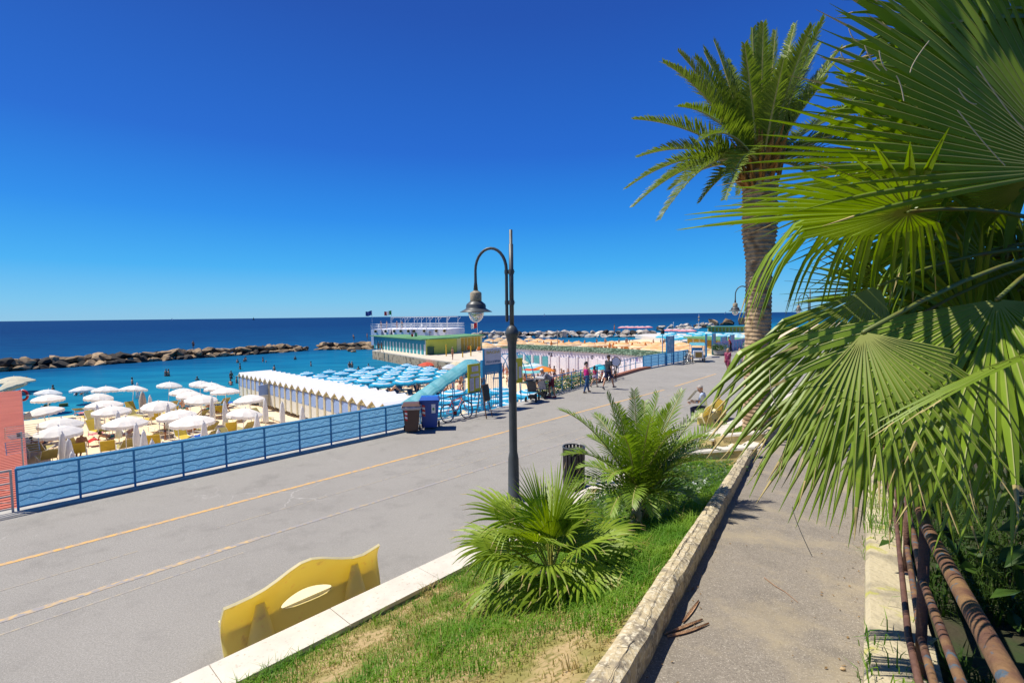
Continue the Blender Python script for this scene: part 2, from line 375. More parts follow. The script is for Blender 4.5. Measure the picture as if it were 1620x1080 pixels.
# low flaking kerb wall between lawn and path, rough edged
mb = MB(); vs = []; tk = [-4 + 0.12 * i for i in range(int((T_END + 4.1) / 0.12) + 1)]
for t in tk:
    a, b_ = wl(t), wl(t) + 0.185; q = lambda s, k=1.0: 0.012 * k * mnoise.noise(V((t * 3.1, s * 7.7, 2))) + 0.006 * mnoise.noise(V((t * 13, s * 7.7, 5)))
    z0 = pz(t, a)
    sec = [(a + q(1), z0 - 0.15), (a + q(2), z0 + 0.13), (a + 0.012 + q(3, 1.5), z0 + 0.165 + q(9)), (a + 0.06, z0 + 0.183 + q(4)), (a + 0.11, z0 + 0.185 + q(5)), (b_ - 0.06, z0 + 0.182 + q(6)), (b_ - 0.012 + q(7, 1.5), z0 + 0.165), (b_ + q(8), z0 + 0.12), (b_, z0 - 0.9)]
    vs += [G(t, w, z) for w, z in sec]
k = 9; mb.add(vs, [(i * k + j, i * k + j + 1, i * k + k + j + 1, i * k + k + j) for i in range(len(tk) - 1) for j in range(k - 1)] + [tuple(range(k)), tuple(range((len(tk) - 1) * k + k - 1, (len(tk) - 1) * k - 1, -1))])
for c0, amp, sd_, wd_ in ((0.115, 0.035, 3.3, 0.0030), (0.07, 0.03, 9.1, 0.0016)):   # long wandering cracks in the plaster
    for i in range(len(tk) * 4 - 4):
        ta, tb = tk[0] + i * 0.03, tk[0] + (i + 1) * 0.03
        if mnoise.noise(V((ta * 1.2, sd_, 4))) < -0.12: continue
        cw_ = lambda t: wl(t) + c0 + amp * mnoise.noise(V((t * 1.6, sd_, 0))) + 0.012 * mnoise.noise(V((t * 14, sd_, 2))); hw = wd_ * (1 + .7 * mnoise.noise(V((ta * 5, sd_, 7))))
        mb.add([G(ta, cw_(ta) - hw, pz(ta, wl(ta)) + .1915), G(tb, cw_(tb) - hw, pz(tb, wl(tb)) + .1915), G(tb, cw_(tb) + hw, pz(tb, wl(tb)) + .1915), G(ta, cw_(ta) + hw, pz(ta, wl(ta)) + .1915)], [(0, 1, 2, 3)], 1)
    for i in range(14):
        t0_ = rgk.uniform(.5, 11); w0_ = wl(t0_) + rgk.uniform(.03, .1); w1_ = w0_ + rgk.uniform(.05, .10); t1_ = t0_ + rgk.uniform(-.12, .12); z_ = pz(t0_, wl(t0_)) + .1918
        mb.add([G(t0_, w0_, z_), G(t0_ + .004, w0_, z_), G(t1_ + .003, w1_, z_), G(t1_, w1_, z_)], [(0, 1, 2, 3)], 1)
tag(mb.build('kerb_wall', [OLDW, M('crack_dark', (0.07, 0.055, 0.04), 0.95)]), 'low flaking cream wall edging the path beside the lawn', 'wall')
# seat wall with travertine slabs along the promenade
def seat_wall(t0, t1, label, name='seat_wall'):
    th = thing(name, label, 'wall', G(t0, 5.42, 0), RZ, 'white topped walls along the promenade')
    b = MB(); b.box((( t1 - t0) / 2, 0, 0.2), (t1 - t0, 0.36, 0.40)); b.build('masonry', PLAS, th)
    n = max(1, round((t1 - t0) / 1.35)); st = (t1 - t0) / n
    for i in range(n):
        c = MB(); x0, x1 = i * st + 0.004, (i + 1) * st - 0.004
        c.box(((x0 + x1) / 2, 0, 0.4255 + 0.002 * (i % 2)), (x1 - x0, 0.48, 0.05)); o = c.build('cap_slab', MARB, th)
    return th
seat_wall(-6.4, T_END + 0.25, 'long low wall capped with white travertine slabs behind the empty yellow bench')
seat_wall(14.0, 32.0, 'low wall with white top behind the bench where the man reads')
# cross walls and steps down from the path to the promenade
def cross_wall(t0, th_, w0, w1, zh, zl, label):
    o = thing('stair_wall', label, 'wall', (0, 0, 0), 0, 'white topped walls beside the steps')
    b = MB(); b.prism([G(t0, w0), G(t0, w1), G(t0 + th_, w1), G(t0 + th_, w0)], -0.3, lambda p: zl + (zh - zl) * ((w1 - TW(V(p).to_3d())[1]) / (w1 - w0))); b.build('masonry', PLAS, o)
    c = MB(); k = 0.05; f = lambda p: zl + (zh - zl) * ((w1 - TW(V(p).to_3d())[1]) / (w1 - w0))
    c.prism([G(t0 - k, w0 - k), G(t0 - k, w1 - 0.2), G(t0 + th_ + k, w1 - 0.2), G(t0 + th_ + k, w0 - k)], lambda p: f(p) + 0.003, lambda p: f(p) + 0.055); c.build('cap_slab', MARB, o)
cross_wall(T_END, 0.3, wl(12) - 0.05, 5.2, 0.93, 0.47, 'white topped wall sloping down on the lawn side of the steps')
cross_wall(14.1, 0.25, wl(14) - 0.05, 5.2, 0.78, 0.47, 'white topped wall sloping down on the palm trunk side of the steps')
st = thing('stone_steps', 'short flight of white stone steps from path to promenade', 'steps', (0, 0, 0))
for i in range(4):
    w0 = wl(13) + 0.1 + i * 0.42; z = 0.55 - i * 0.14
    b = MB(); b.prism([G(12.16, w0), G(12.16, w0 + 0.42), G(14.04, w0 + 0.42), G(14.04, w0)], -0.05, z); b.build('step', MARB, st)
# second lawn strip beyond the steps
mb = MB(); vs = []; t2 = [14.3 + 0.7 * i for i in range(26)]
for t in t2:
    for j in range(6): w = 5.2 + (wl(min(t, 17)) + 0.2 - 5.2) * j / 5; vs.append(G(t, w, 0.36 + 0.3 * (j / 5) * max(0, 1 - (t - 14) / 6)))
mb.add(vs, [(i * 6 + j, i * 6 + j + 1, i * 6 + 7 + j, i * 6 + 6 + j) for i in range(len(t2) - 1) for j in range(5)])
struct(mb.build('lawn', SOIL, smooth=True))
b = MB(); b.prism([G(14.3, wl(14.3)), G(14.3, wl(14.3) + .2), G(32, 4.3), G(32, 4.1)], -0.1, lambda p: max(0.5, path_z(p[0], p[1]) + 0.2)); tag(b.build('kerb_wall', OLDW), 'low kerb wall behind the tall palm trunk beyond the steps', 'wall')
# retaining wall on the garden side
mb = MB(); vs = []; tk = [-4 + 0.15 * i for i in range(150)]
for t in tk:
    a = wr(t); z0 = pz(t, a); q = lambda s: 0.010 * mnoise.noise(V((t * 2.7, s * 5.1, 8))) + 0.005 * mnoise.noise(V((t * 15, s * 5, 1)))
    for w, z in [(a + 0.004, z0 - 0.15), (a + q(1), z0 + 0.27), (a - 0.03 + q(2), z0 + 0.30 + q(3)), (a - 0.17, z0 + 0.305 + q(4)), (a - 0.33 + q(5), z0 + 0.295), (a - 0.36, z0 - 0.2)]: vs.append(G(t, w, z))
k = 6; mb.add(vs, [(i * k + j, i * k + j + 1, i * k + k + j + 1, i * k + k + j) for i in range(len(tk) - 1) for j in range(k - 1)])
tag(mb.build('retaining_wall', M('old_concrete_wall', (0.50, 0.43, 0.28), 0.92, 0.15, 3, 0.8, col2=(0.30, 0.26, 0.18), mix=(0.48, 0.62), col3=(0.42, 0.40, 0.10), scale3=5, mix3=(0.58, 0.68), bscale=25)), 'low stained concrete wall under the rusty railing', 'wall')
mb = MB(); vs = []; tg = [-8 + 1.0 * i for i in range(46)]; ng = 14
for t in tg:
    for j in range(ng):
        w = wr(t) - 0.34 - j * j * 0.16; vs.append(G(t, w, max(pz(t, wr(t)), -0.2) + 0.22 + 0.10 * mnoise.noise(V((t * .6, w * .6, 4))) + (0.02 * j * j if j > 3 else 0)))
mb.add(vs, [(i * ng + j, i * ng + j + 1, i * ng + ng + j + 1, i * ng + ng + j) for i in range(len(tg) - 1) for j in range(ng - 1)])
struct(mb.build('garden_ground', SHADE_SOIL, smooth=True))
# ---- grass
def grass_mat(name, c1, c2, sc):
    return M(name, c1, 0.6, 0.1, sc, col2=c2, mix=(0.40, 0.60), trans=0.35, spec=0.25, detail=3)
GRASS = [grass_mat('green_grass', (0.10, 0.235, 0.020), (0.18, 0.31, 0.03), 2.0), grass_mat('dry_grass', (0.42, 0.33, 0.13), (0.22, 0.24, 0.05), 3.0), grass_mat('shade_darkened_grass', (0.03, 0.07, 0.010), (0.06, 0.11, 0.015), 2.0)]  # last grass is a darkened green, garden shade put into its colour
def blade(mb, p, h, wd, rng, mat):
    a = rng.uniform(0, 2 * pi); ln = V((cos(a), sin(a), 0)); sd = V((-sin(a), cos(a), 0)) * wd
    b0 = p; m = p + ln * h * 0.18 + V((0, 0, h * 0.6)); e = p + ln * h * rng.uniform(0.3, 1.15) + V((0, 0, h * rng.uniform(0.6, 1.0)))
    mb.add([b0 - sd, b0 + sd, m - sd * 0.8, m + sd * 0.8, e], [(0, 1, 3, 2), (2, 3, 4)], mat)
mb = MB(); rg = random.Random(3)
for i in range(72000):
    t = rg.uniform(0.4, T_END) if i % 3 else rg.uniform(0.4, 6.5); w = rg.uniform(wl(t) + 0.22, 5.17)
    n1 = mnoise.noise(V((t * 0.7, w * 0.7, 0))); n2 = mnoise.noise(V((t * 2.3, w * 2.3, 7)))
    edge = min(w - wl(t) - 0.2, 1.0); lush = max(exp(-((t - 3.9) ** 2 + (w - 2.4) ** 2) / 0.9), exp(-((t - 5.6) ** 2 + (w - 2.9) ** 2) / 3.0) * 0.7, exp(-((t - 8.3) ** 2) / 4.5) * 1.1, exp(-(5.15 - w) ** 2 / 0.10) * exp(-(t - 1.6) ** 2 / 1.2) * 1.2)
    lush = lush * 0.85 + n1 * 0.55 + n2 * 0.45 - 0.0
    if lush < -0.15 and rg.random() < 0.72: continue
    g = lush > 0.12 + rg.uniform(-0.25, 0.25)
    h = (rg.uniform(0.045, 0.13) * (0.75 + 1.0 * min(1, max(0, lush)))) if g else rg.uniform(0.02, 0.06)
    blade(mb, G(t, w, lawn_z(t, w) - 0.01), h, rg.uniform(0.0025, 0.0048), rg, 0 if g else 1)
for i in range(330):                     # coarser tufts and seed stalks
    t = rg.uniform(0.8, T_END); w = rg.uniform(wl(t) + 0.25, 5.15); sz = rg.uniform(.5, 1.5); gm_ = 0 if rg.random() < .72 else 1
    if mnoise.noise(V((t * 0.7, w * 0.7, 0))) < -.15 and rg.random() < .6: continue
    for k in range(rg.randrange(8, 20)): blade(mb, G(t + rg.gauss(0, .035), w + rg.gauss(0, .035), lawn_z(t, w) - 0.01), rg.uniform(0.07, 0.17) * sz, rg.uniform(0.003, 0.006), rg, gm_)
o = mb.build('grass', GRASS); tag(o, 'patchy green and dry grass on the sloping lawn between the white wall and the path', 'grass', kind='stuff')
mb = MB()
for i in range(9000):
    t = rg.uniform(2.5, 11); w = wr(t) - 0.38 - abs(rg.gauss(0, 0.9))
    if mnoise.noise(V((t * 1.1, w * 1.1, 3))) < -0.05: continue
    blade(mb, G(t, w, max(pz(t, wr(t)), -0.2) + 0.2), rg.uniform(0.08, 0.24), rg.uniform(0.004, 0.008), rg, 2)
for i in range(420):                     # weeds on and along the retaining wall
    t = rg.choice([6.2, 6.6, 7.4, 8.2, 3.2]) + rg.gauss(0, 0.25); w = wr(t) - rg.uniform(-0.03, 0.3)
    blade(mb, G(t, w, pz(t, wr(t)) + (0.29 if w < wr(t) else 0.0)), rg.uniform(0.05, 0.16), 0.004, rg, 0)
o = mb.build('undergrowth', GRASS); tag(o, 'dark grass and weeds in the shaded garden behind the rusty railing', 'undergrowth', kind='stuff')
mb = MB()
for i in range(4500):
    t = rg.uniform(14.4, 28); w = rg.uniform(wl(min(t, 17)) + 0.25, 5.15)
    blade(mb, G(t, w, 0.36 + 0.3 * max(0, (5.2 - w) / 1.4) * max(0, 1 - (t - 14) / 6)), rg.uniform(0.06, 0.16), 0.008, rg, 0 if mnoise.noise(V((t, w, 0))) > -0.1 else 1)
o = mb.build('grass', GRASS); tag(o, 'grass in the strip beyond the steps around the tall palm trunk', 'grass', kind='stuff')
mb = MB(); rg = random.Random(61)
DRYL = M('fallen_leaf', (0.30, 0.19, 0.08), 0.8, 0.3, 9)
for i in range(520):                     # dry leaf scraps and grit on the path, lawn and along the kerbs
    k = rg.random()
    if k < .40: t = rg.uniform(1, 12); w = wr(t) + abs(rg.gauss(0, .16)) + .02; z = pz(t, w)
    elif k < .55: t = rg.uniform(1, 12); w = wl(t) - abs(rg.gauss(0, .10)) - .02; z = pz(t, w)
    elif k < .62: t = rg.uniform(1, 12); w = rg.uniform(wr(t), wl(t)); z = pz(t, w)
    elif k < .85: t = rg.uniform(1, 11); w = rg.uniform(wl(t) + .25, 5.1); z = lawn_z(t, w) + .02
    else: t = rg.uniform(1, 14); w = 5.68 + abs(rg.gauss(0, .12)); z = 0.0
    p = G(t, w, z + 0.008); r = rg.uniform(0.004, 0.015); m = Euler((rg.uniform(-.5, .5), rg.uniform(-.5, .5), rg.uniform(0, 6.3))).to_matrix(); el = rg.uniform(.3, .8)
    mb.add([p + m @ V(q) for q in ((-r, 0, 0), (0, -r * el, .002), (r, 0, 0), (0, r * el, .002))], [(0, 1, 2, 3)])
tag(mb.build('fallen_leaves', DRYL), 'scraps of dry leaf scattered on the path, the lawn and along the white wall', 'fallen leaves', kind='stuff')
# ================================================================== ALONG THE PROMENADE
BLUE = M('blue_paint', (0.02, 0.235, 0.47), 0.45, 0.08, 8)
LBLUE = M('light_blue_paint', (0.03, 0.26, 0.46), 0.5, 0.08, 8)
MESHB = M('blue_screen_cloth', (0.17, 0.36, 0.54), 0.8, 0.05, 3, trans=0.45, col3=(0.23, 0.43, 0.60), scale3=30, mix3=(0.55, 0.62))
RAILW = M('sunlit_rail', (0.55, 0.50, 0.45), 0.5, 0.15, 10)  # sunlit whiteness of the rails put into a pale base colour
LAMPM = M('grey_lamp_paint', (0.075, 0.085, 0.09), 0.42, 0.12, 6)
LAMPR = M('weathered_lamp_paint', (0.40, 0.33, 0.22), 0.6, 0.15, 9, col2=(0.12, 0.12, 0.11), mix=(0.5, 0.65))
YELP = M('yellow_fibreglass', (0.92, 0.79, 0.24), 0.42, 0.06, 2, col2=(0.88, 0.72, 0.20), mix=(0.5, 0.8), spec=0.5, trans=0.26, col3=(0.70, 0.55, 0.22), scale3=7, mix3=(0.62, 0.78))
YELL = M('pale_yellow_edge', (0.82, 0.72, 0.42), 0.5, 0.06, 5)
BLACK = M('black_rubber', (0.02, 0.02, 0.022), 0.7)
CHROME = M('bright_metal', (0.6, 0.6, 0.6), 0.3, metal=0.9)
WHITE = M('white_paint', (0.78, 0.78, 0.76), 0.5, 0.04, 5)
RED = M('red_paint', (0.55, 0.03, 0.03), 0.4)
ORANGE = M('orange_cloth', (0.75, 0.22, 0.03), 0.7)
def railing(label, t0, t1, off, panels, height=0.93, screen=False, wavy=True, mat=None, group='railings along the sea side of the promenade', name='railing', n_rails=4, wfun=None):
    """posts, rails and zigzag wires between two stations on the promenade edge"""
    mat = mat or BLUE; wf = wfun or (lambda t: lerp(EDGE, t) - off)
    th = thing(name, label, 'railing', G(t0, wf(t0), 0), 0, group); o = G(t0, wf(t0), 0)
    P_ = lambda i, z: G(t0 + (t1 - t0) * i / panels, wf(t0 + (t1 - t0) * i / panels), z) - o
    for i in range(panels + 1):
        b = MB(); b.bar(P_(i, 0), P_(i, height - 0.02), 0.04, 0.04, up=TD); b.build('post', mat, th)
    zs = [0.09 + (height - 0.13) * k / (n_rails - 1) for k in range(n_rails)]
    for z in zs:
        b = MB()
        for i in range(panels): b.bar(P_(i, z), P_(i + 1, z), 0.032, 0.03 if z < zs[-1] else 0.045)
        b.build('rail', mat, th)
    if wavy:
        b = MB()
        for i in range(panels):
            for z0, z1 in zip(zs, zs[1:]):
                pts = []; zm = (z0 + z1) / 2; k = 6
                for q in range(k + 1):
                    u = 0.03 + 0.94 * q / k; p = P_(i, 0).lerp(P_(i + 1, 0), u); pts.append(p + V((0, 0, zm + (0.035 if q % 2 else -0.035) * (1 if q not in (0, k) else 0.3))) - WD * 0.012)
                b.tube(pts, 0.0075, 5)
        b.build('zigzag_wire', mat, th)
    if screen:
        for i in range(panels):
            a, c = P_(i, 0), P_(i + 1, 0); b = MB(); vs = []
            for q in range(7):
                for z in (0.06, 0.5, height + 0.015):
                    vs.append(a.lerp(c, q / 6) + V((0, 0, z)) + WD * (0.035 + 0.010 * sin(q * 2.1 + i) * (1 if z == 0.5 else 0.3)))
            b.add(vs, [(q * 3 + r, q * 3 + 3 + r, q * 3 + 4 + r, q * 3 + 1 + r) for q in range(6) for r in (0, 1)]); b.build('screen_cloth', MESHB, th)
    return th
railing('blue railing screened with blue cloth behind zigzag wires, between red roof and bins', 0.53, 10.53, 0.30, 10, screen=True)
railing('bare weathered railing beside the red corrugated roof', -4.5, 0.45, 0.30, 5, mat=RAILW)
railing('short blue railing behind the bins and the red bicycle', 10.6, 14.5, 0.30, 4)
railing('blue railing with green creeper growing on it', 18.6, 25.2, 0.25, 6)
railing('plain blue railing along the terracotta strip beyond the walking family', 25.3, 33.0, 0.25, 7, n_rails=3, wavy=False)
railing('blue railing filled with blue patterned panels before the second entrance', 33.1, 41.0, 0.25, 7, screen=True)
railing('blue railing before the lilac fence by the green bicycle', 48.5, 62, 0.25, 12, n_rails=3, wavy=False)
# creeper
LEAFG = M('creeper_leaf', (0.05, 0.14, 0.02), 0.5, 0.1, 5, col2=(0.12, 0.22, 0.03), mix=(0.4, 0.6), trans=0.3, col3=(0.45, 0.35, 0.03), scale3=8, mix3=(0.66, 0.7))
mb = MB(); rg = random.Random(12)
for i in range(2600):
    t = rg.uniform(18.7, 25.1); w = lerp(EDGE, t) - 0.2 + rg.gauss(0.1, 0.14); z = rg.uniform(0.02, 0.72) + 0.12 * mnoise.noise(V((t * 1.5, 0, 0)))
    p = G(t, w, z); r = rg.uniform(0.03, 0.07); a = Euler((rg.uniform(-1, 1), rg.uniform(-1, 1), rg.uniform(0, 6))).to_matrix()
    mb.add([p + a @ V((-r, 0, 0)), p + a @ V((0, -r * .6, 0)), p + a @ V((r, 0, 0)), p + a @ V((0, r * .6, 0))], [(0, 1, 2, 3)])
tag(mb.build('creeper', LEAFG), 'green creeper hedge climbing the blue railing', 'hedge')
# terracotta flower bed strip
mb = MB(); vs = []
for i in range(9): t = 24.6 + i * 1.1; w = lerp(EDGE, t) - 0.62; vs += [G(t, w - 0.02, 0.012), G(t, w - 0.02, 0.16), G(t, w + 0.3, 0.16)]
mb.add(vs, [(i * 3 + j, i * 3 + 3 + j, i * 3 + 4 + j, i * 3 + 1 + j) for i in range(8) for j in (0, 1)])
tag(mb.build('terracotta_edging', M('terracotta', (0.52, 0.20, 0.11), 0.85, 0.15, 12, 0.4)), 'low terracotta edging under the plain blue railing', 'edging')

# ---- street lamps
def street_lamp(label, loc, rz):
    th = thing('street_lamp', label, 'street lamp', loc, rz, 'grey gooseneck street lamps')   # arm along +X
    b = MB(); b.lathe([(0.17, 0), (0.17, 0.06), (0.125, 0.10), (0.115, 0.9), (0.10, 1.0), (0.088, 1.05), (0.085, 3.02), (0.09, 3.04), (0.088, 3.08), (0.088, 3.25), (0.10, 3.42), (0.135, 3.56), (0.150, 3.60), (0.150, 3.64), (0.10, 3.74), (0.05, 3.79)], 20); b.build('pole', LAMPM, th, True)
    b = MB(); b.lathe([(0.048, 3.78), (0.048, 5.5), (0.036, 5.5), (0.036, 5.80), (0.001, 5.81)], 12); b.build('mast', LAMPM, th, True)
    xa = 0.105; pts = [(xa, 0, 3.86), (xa, 0, 3.9), (xa, 0, 4.96)]
    for i in range(1, 15):
        a = pi * i / 14; pts.append((xa + 0.34 - 0.34 * cos(a), 0, 4.96 + 0.47 * sin(a)))
    pts += [(xa + 0.68, 0, 4.72), (xa + 0.68, 0, 4.55)]
    rs = [0.022, 0.034, 0.034] + [0.034 - 0.006 * min(1, i / 14) for i in range(1, 15)] + [0.032, 0.05]
    b = MB(); b.tube(pts, rs, 10); b.build('gooseneck_arm', LAMPM, th, True)
    for z in (4.92, 4.27):
        b = MB(); b.lathe([(0.06, z - 0.05), (0.062, z), (0.06, z + 0.05)], 12); b.box((xa / 2 + 0.02, 0, z), (0.14, 0.05, 0.045)); b.lathe([(0.045, z - 0.04), (0.045, z + 0.04)], 10, (xa, 0, 0)); b.box((-0.055, 0.03, z), (0.05, 0.02, 0.02)); b.build('clamp', LAMPM, th)
    X = xa + 0.68
    b = MB(); b.lathe([(0.035, 4.56), (0.05, 4.54), (0.115, 4.50), (0.125, 4.48), (0.125, 4.33), (0.12, 4.31)], 20, (X, 0, 0)); hd = b.build('lamp_head', LAMPR, th, True)
    b = MB(); b.lathe([(0.125, 4.312), (0.14, 4.30), (0.20, 4.25), (0.215, 4.215), (0.215, 4.16), (0.24, 4.14), (0.345, 4.085), (0.35, 4.075), (0.30, 4.085), (0.17, 4.10)], 28, (X, 0, 0)); b.build('shade', LAMPM, th, True)
    b = MB(); b.lathe([(max(0.175 * cos(pi / 2 * i / 9), 0.001), 4.10 - 0.25 * sin(pi / 2 * i / 9)) for i in range(10)], 20, (X, 0, 0))
    g = bpy.data.materials.get('frosted_globe')
    if not g:
        g = bpy.data.materials.new('frosted_globe'); g.use_nodes = True; q = g.node_tree.nodes['Principled BSDF']
        q.inputs['Base Color'].default_value = (0.80, 0.82, 0.86, 1); q.inputs['Transmission Weight'].default_value = 0.75; q.inputs['Roughness'].default_value = 0.18; q.inputs['IOR'].default_value = 1.12
        q.inputs['Thin Film Thickness'].default_value = 480; q.inputs['Thin Film IOR'].default_value = 1.6
    b.build('globe', g, th, True)
    return th
LB = at_z(813, 790, 0.0)
street_lamp('tall grey gooseneck street lamp between the lawn and the bins', LB, RZ + pi / 2 + 0.55)
q = at_d(1188, 497, 27); street_lamp('grey street lamp half hidden behind the thick palm trunk', (q.x, q.y, 0), RZ + pi / 2 + 0.4)
q = at_d(1281, 497, 40); street_lamp('small far grey street lamp between palm trunk and fan palm', (q.x, q.y, 0), RZ + pi / 2 + 0.2)

# ---- wave-backed yellow benches
def wave_bench(label, t, w, flip=False):
    th = thing('bench', label, 'bench', G(t, w), RZ, 'yellow wave backed benches')     # local x along the promenade, +y to the sea
    NU, NV, Lb = 96, 40, 2.05
    def top(u): return 0.73 + 0.0 * u + 0.20 * exp(-((u - 0.47) / 0.20) ** 2) - 0.03 * exp(-((u - 0.83) / 0.1) ** 2) + 0.03 * max(0, u - 0.85) / 0.15
    def pos(u, v):
        z = 0.12 + v * (top(u) - 0.12); s = v; y = 0.07 * sin(s * pi) - 0.20 * max(0, s - 0.35) ** 1.4 - 0.05 * (1 - s) ** 2
        return V((u * Lb - Lb / 2 + 0.03 * sin(v * pi * 1.5) * (1 if u > 0.98 else 0), y, z))
    eu, ev, ru, rv = 0.50, 0.36, 0.165, 0.11
    ins = lambda u, v: ((u - eu) / ru) ** 2 + ((v - ev) / rv) ** 2
    angs = sorted([2 * pi * k / 88 for k in range(88)] + [atan2((cv - ev) / rv, (cu - eu) / ru) % (2 * pi) for cu in (0, 1) for cv in (0, 1)]); NA, NR = len(angs), 16; vs = []
    for a_ in angs:
        du, dv = cos(a_) * ru, sin(a_) * rv
        hit = min(((1 - eu) / du if du > 1e-9 else 1e9), ((0 - eu) / du if du < -1e-9 else 1e9), ((1 - ev) / dv if dv > 1e-9 else 1e9), ((0 - ev) / dv if dv < -1e-9 else 1e9))
        for k in range(NR + 1): g = 1 + (hit - 1) * k / NR; vs.append(pos(min(1, max(0, eu + du * g)), min(1, max(0, ev + dv * g))))
    fs = [(i * (NR + 1) + k, i * (NR + 1) + k + 1, ((i + 1) % NA) * (NR + 1) + k + 1, ((i + 1) % NA) * (NR + 1) + k) for i in range(NA) for k in range(NR)]
    me = bpy.data.meshes.new('tmp'); me.from_pydata(vs, [], fs); me.materials.append(YELP); me.materials.append(YELL)
    o = link('backrest', me, th); md = o.modifiers.new('s', 'SOLIDIFY'); md.thickness = 0.035; md.offset = 0; md.material_offset_rim = 1
    dg = bpy.context.evaluated_depsgraph_get(); m2 = bpy.data.meshes.new_from_object(o.evaluated_get(dg)); o.modifiers.clear(); o.data = m2; m2.name = 'backrest'
    for p in m2.polygons: p.use_smooth = p.material_index == 0
    b = MB(); n = 30; rim = []
    for i in range(n + 1):
        u = i / n; x = u * 1.9 - 0.95; yf = 0.44 - 0.05 * cos(u * 2 * pi) * 0.5 - 0.06 * abs(2 * u - 1) ** 6; rim.append((x, yf))
    poly = [(-0.95, 0.04)] + rim + [(0.95, 0.04)]; poly = poly[::-1]
    b.prism(poly, 0.29, 0.36); b.build('seat', YELL, th)
    for x in (-0.62, 0.62):
        b = MB(); vs = []
        for k in range(9):
            a = pi * k / 8; vs.append(V((x - 0.20 * cos(a), -0.05 - 0.22 * sin(a), 0.0)))
        vs2 = [V((x - 0.05 * cos(pi * k / 8), -0.07 - 0.03 * sin(pi * k / 8), 0.60)) for k in range(9)]
        b.add(vs + vs2, [(k, k + 1, k + 10, k + 9) for k in range(8)] + [tuple(range(9, 18))]); b.build('support_fin', YELP, th, True)
        b = MB(); b.prism([(x - 0.10, 0.06), (x + 0.10, 0.06), (x + 0.07, 0.36), (x - 0.07, 0.36)], 0.0, 0.29); b.build('leg', YELP, th)
    return th
wave_bench('empty yellow bench with wavy back and oval opening behind the white wall', 2.82, 6.22)
wave_bench('yellow wave backed bench where a man sits reading', 18.3, 6.75)

# ---- wheeled bins
def wheelie_bin(label, name, loc, rz, body, lid, sc, bag=False):
    th = thing(name, label, 'bin', loc, rz, 'wheeled bins by the railing')
    b = MB(); lo, hi = (0.21, 0.23), (0.28, 0.31); z0, z1 = 0.07, 0.98
    for k, (z, x, y) in enumerate([(z0, *lo), (0.75, 0.262, 0.29), (z1, *hi)]): b.v += [(-x, -y, z), (x, -y, z), (x, y, z), (-x, y, z)]
    b.f += [(3, 2, 1, 0), (8, 9, 10, 11)] + [(k * 4 + j, k * 4 + (j + 1) % 4, k * 4 + 4 + (j + 1) % 4, k * 4 + 4 + j) for k in (0, 1) for j in range(4)]; b.m += [0] * 10
    b.box((0, 0, 0.955), (0.61, 0.67, 0.06)); b.box((-0.29, 0, 0.80), (0.05, 0.5, 0.20))
    b.build('body', body, th)
    b = MB(); b.add([(-0.30, -0.33, 1.0), (0.33, -0.33, 1.0), (0.33, 0.33, 1.0), (-0.30, 0.33, 1.0), (-0.30, -0.30, 1.07), (0.22, -0.27, 1.10), (0.22, 0.27, 1.10), (-0.30, 0.30, 1.07)], [(3, 2, 1, 0), (4, 5, 6, 7), (0, 1, 5, 4), (1, 2, 6, 5), (2, 3, 7, 6), (3, 0, 4, 7)]); b.tube([(-0.34, -0.25, 1.02), (-0.34, 0.25, 1.02)], 0.02, 8); b.build('lid', lid, th)
    for s in (-1, 1):
        b = MB(); b.tube([(-0.24, s * 0.25, 0.10), (-0.24, s * 0.31, 0.10)], 0.10, 16); b.build('wheel', BLACK, th)
    for yy in (-0.17, ):
        b = MB()
        for k in range(5):
            m = 0 if k % 2 else 1; z = 0.48 + k * 0.075; f = lambda zz: 0.215 + (zz - 0.07) * 0.0705 + 0.009
            b.add([(f(z), yy - 0.06, z), (f(z), yy + 0.03, z - 0.03), (f(z + .075), yy + 0.03, z + 0.045), (f(z + .075), yy - 0.06, z + 0.075)], [(0, 1, 2, 3)], m)
        b.build('warning_stripe', [WHITE, RED], th)
    if bag:
        b = MB(); b.lathe([(0.42, 0.86), (0.44, 0.93), (0.41, 0.99), (0.38, 0.995)], 24, (0, 0, 0), wob=lambda a, z: 0.82 / max(abs(cos(a)) / 0.93, abs(sin(a))) ** 0.9 * (1 + 0.05 * sin(9 * a))); b.build('bin_bag', M('grey_bin_bag', (0.45, 0.43, 0.45), 0.35), th, True)
    else:
        b = MB(); f = 0.215 + 0.055 + 0.012; b.add([(0.262, 0.07, 0.56), (0.262, 0.2, 0.56), (0.283, 0.2, 0.86), (0.283, 0.07, 0.86)], [(0, 1, 2, 3)]); b.ball((0.276, 0.135, 0.70), 0.035, 8, 5, (0.1, 1, 1.4), 1); b.build('sticker', [WHITE, M('green_print', (0.1, 0.35, 0.12), 0.6)], th)
    th.scale = (sc, sc, sc); return th
wheelie_bin('blue wheeled bin with red and white stripes beside the brown one', 'wheeled_bin', G(11.0, 14.10), -pi / 2 + 0.1, M('blue_plastic', (0.015, 0.07, 0.32), 0.4, 0.05), M('blue_lid', (0.02, 0.12, 0.50), 0.35, 0.05), 1.06)
wheelie_bin('brown wheeled bin with a grey bag over its rim', 'wheeled_bin', G(10.25, 14.16), -pi / 2 + 0.15, M('brown_plastic', (0.085, 0.045, 0.035), 0.5, 0.08), M('brown_lid', (0.12, 0.055, 0.045), 0.5, 0.1), 0.94, True)
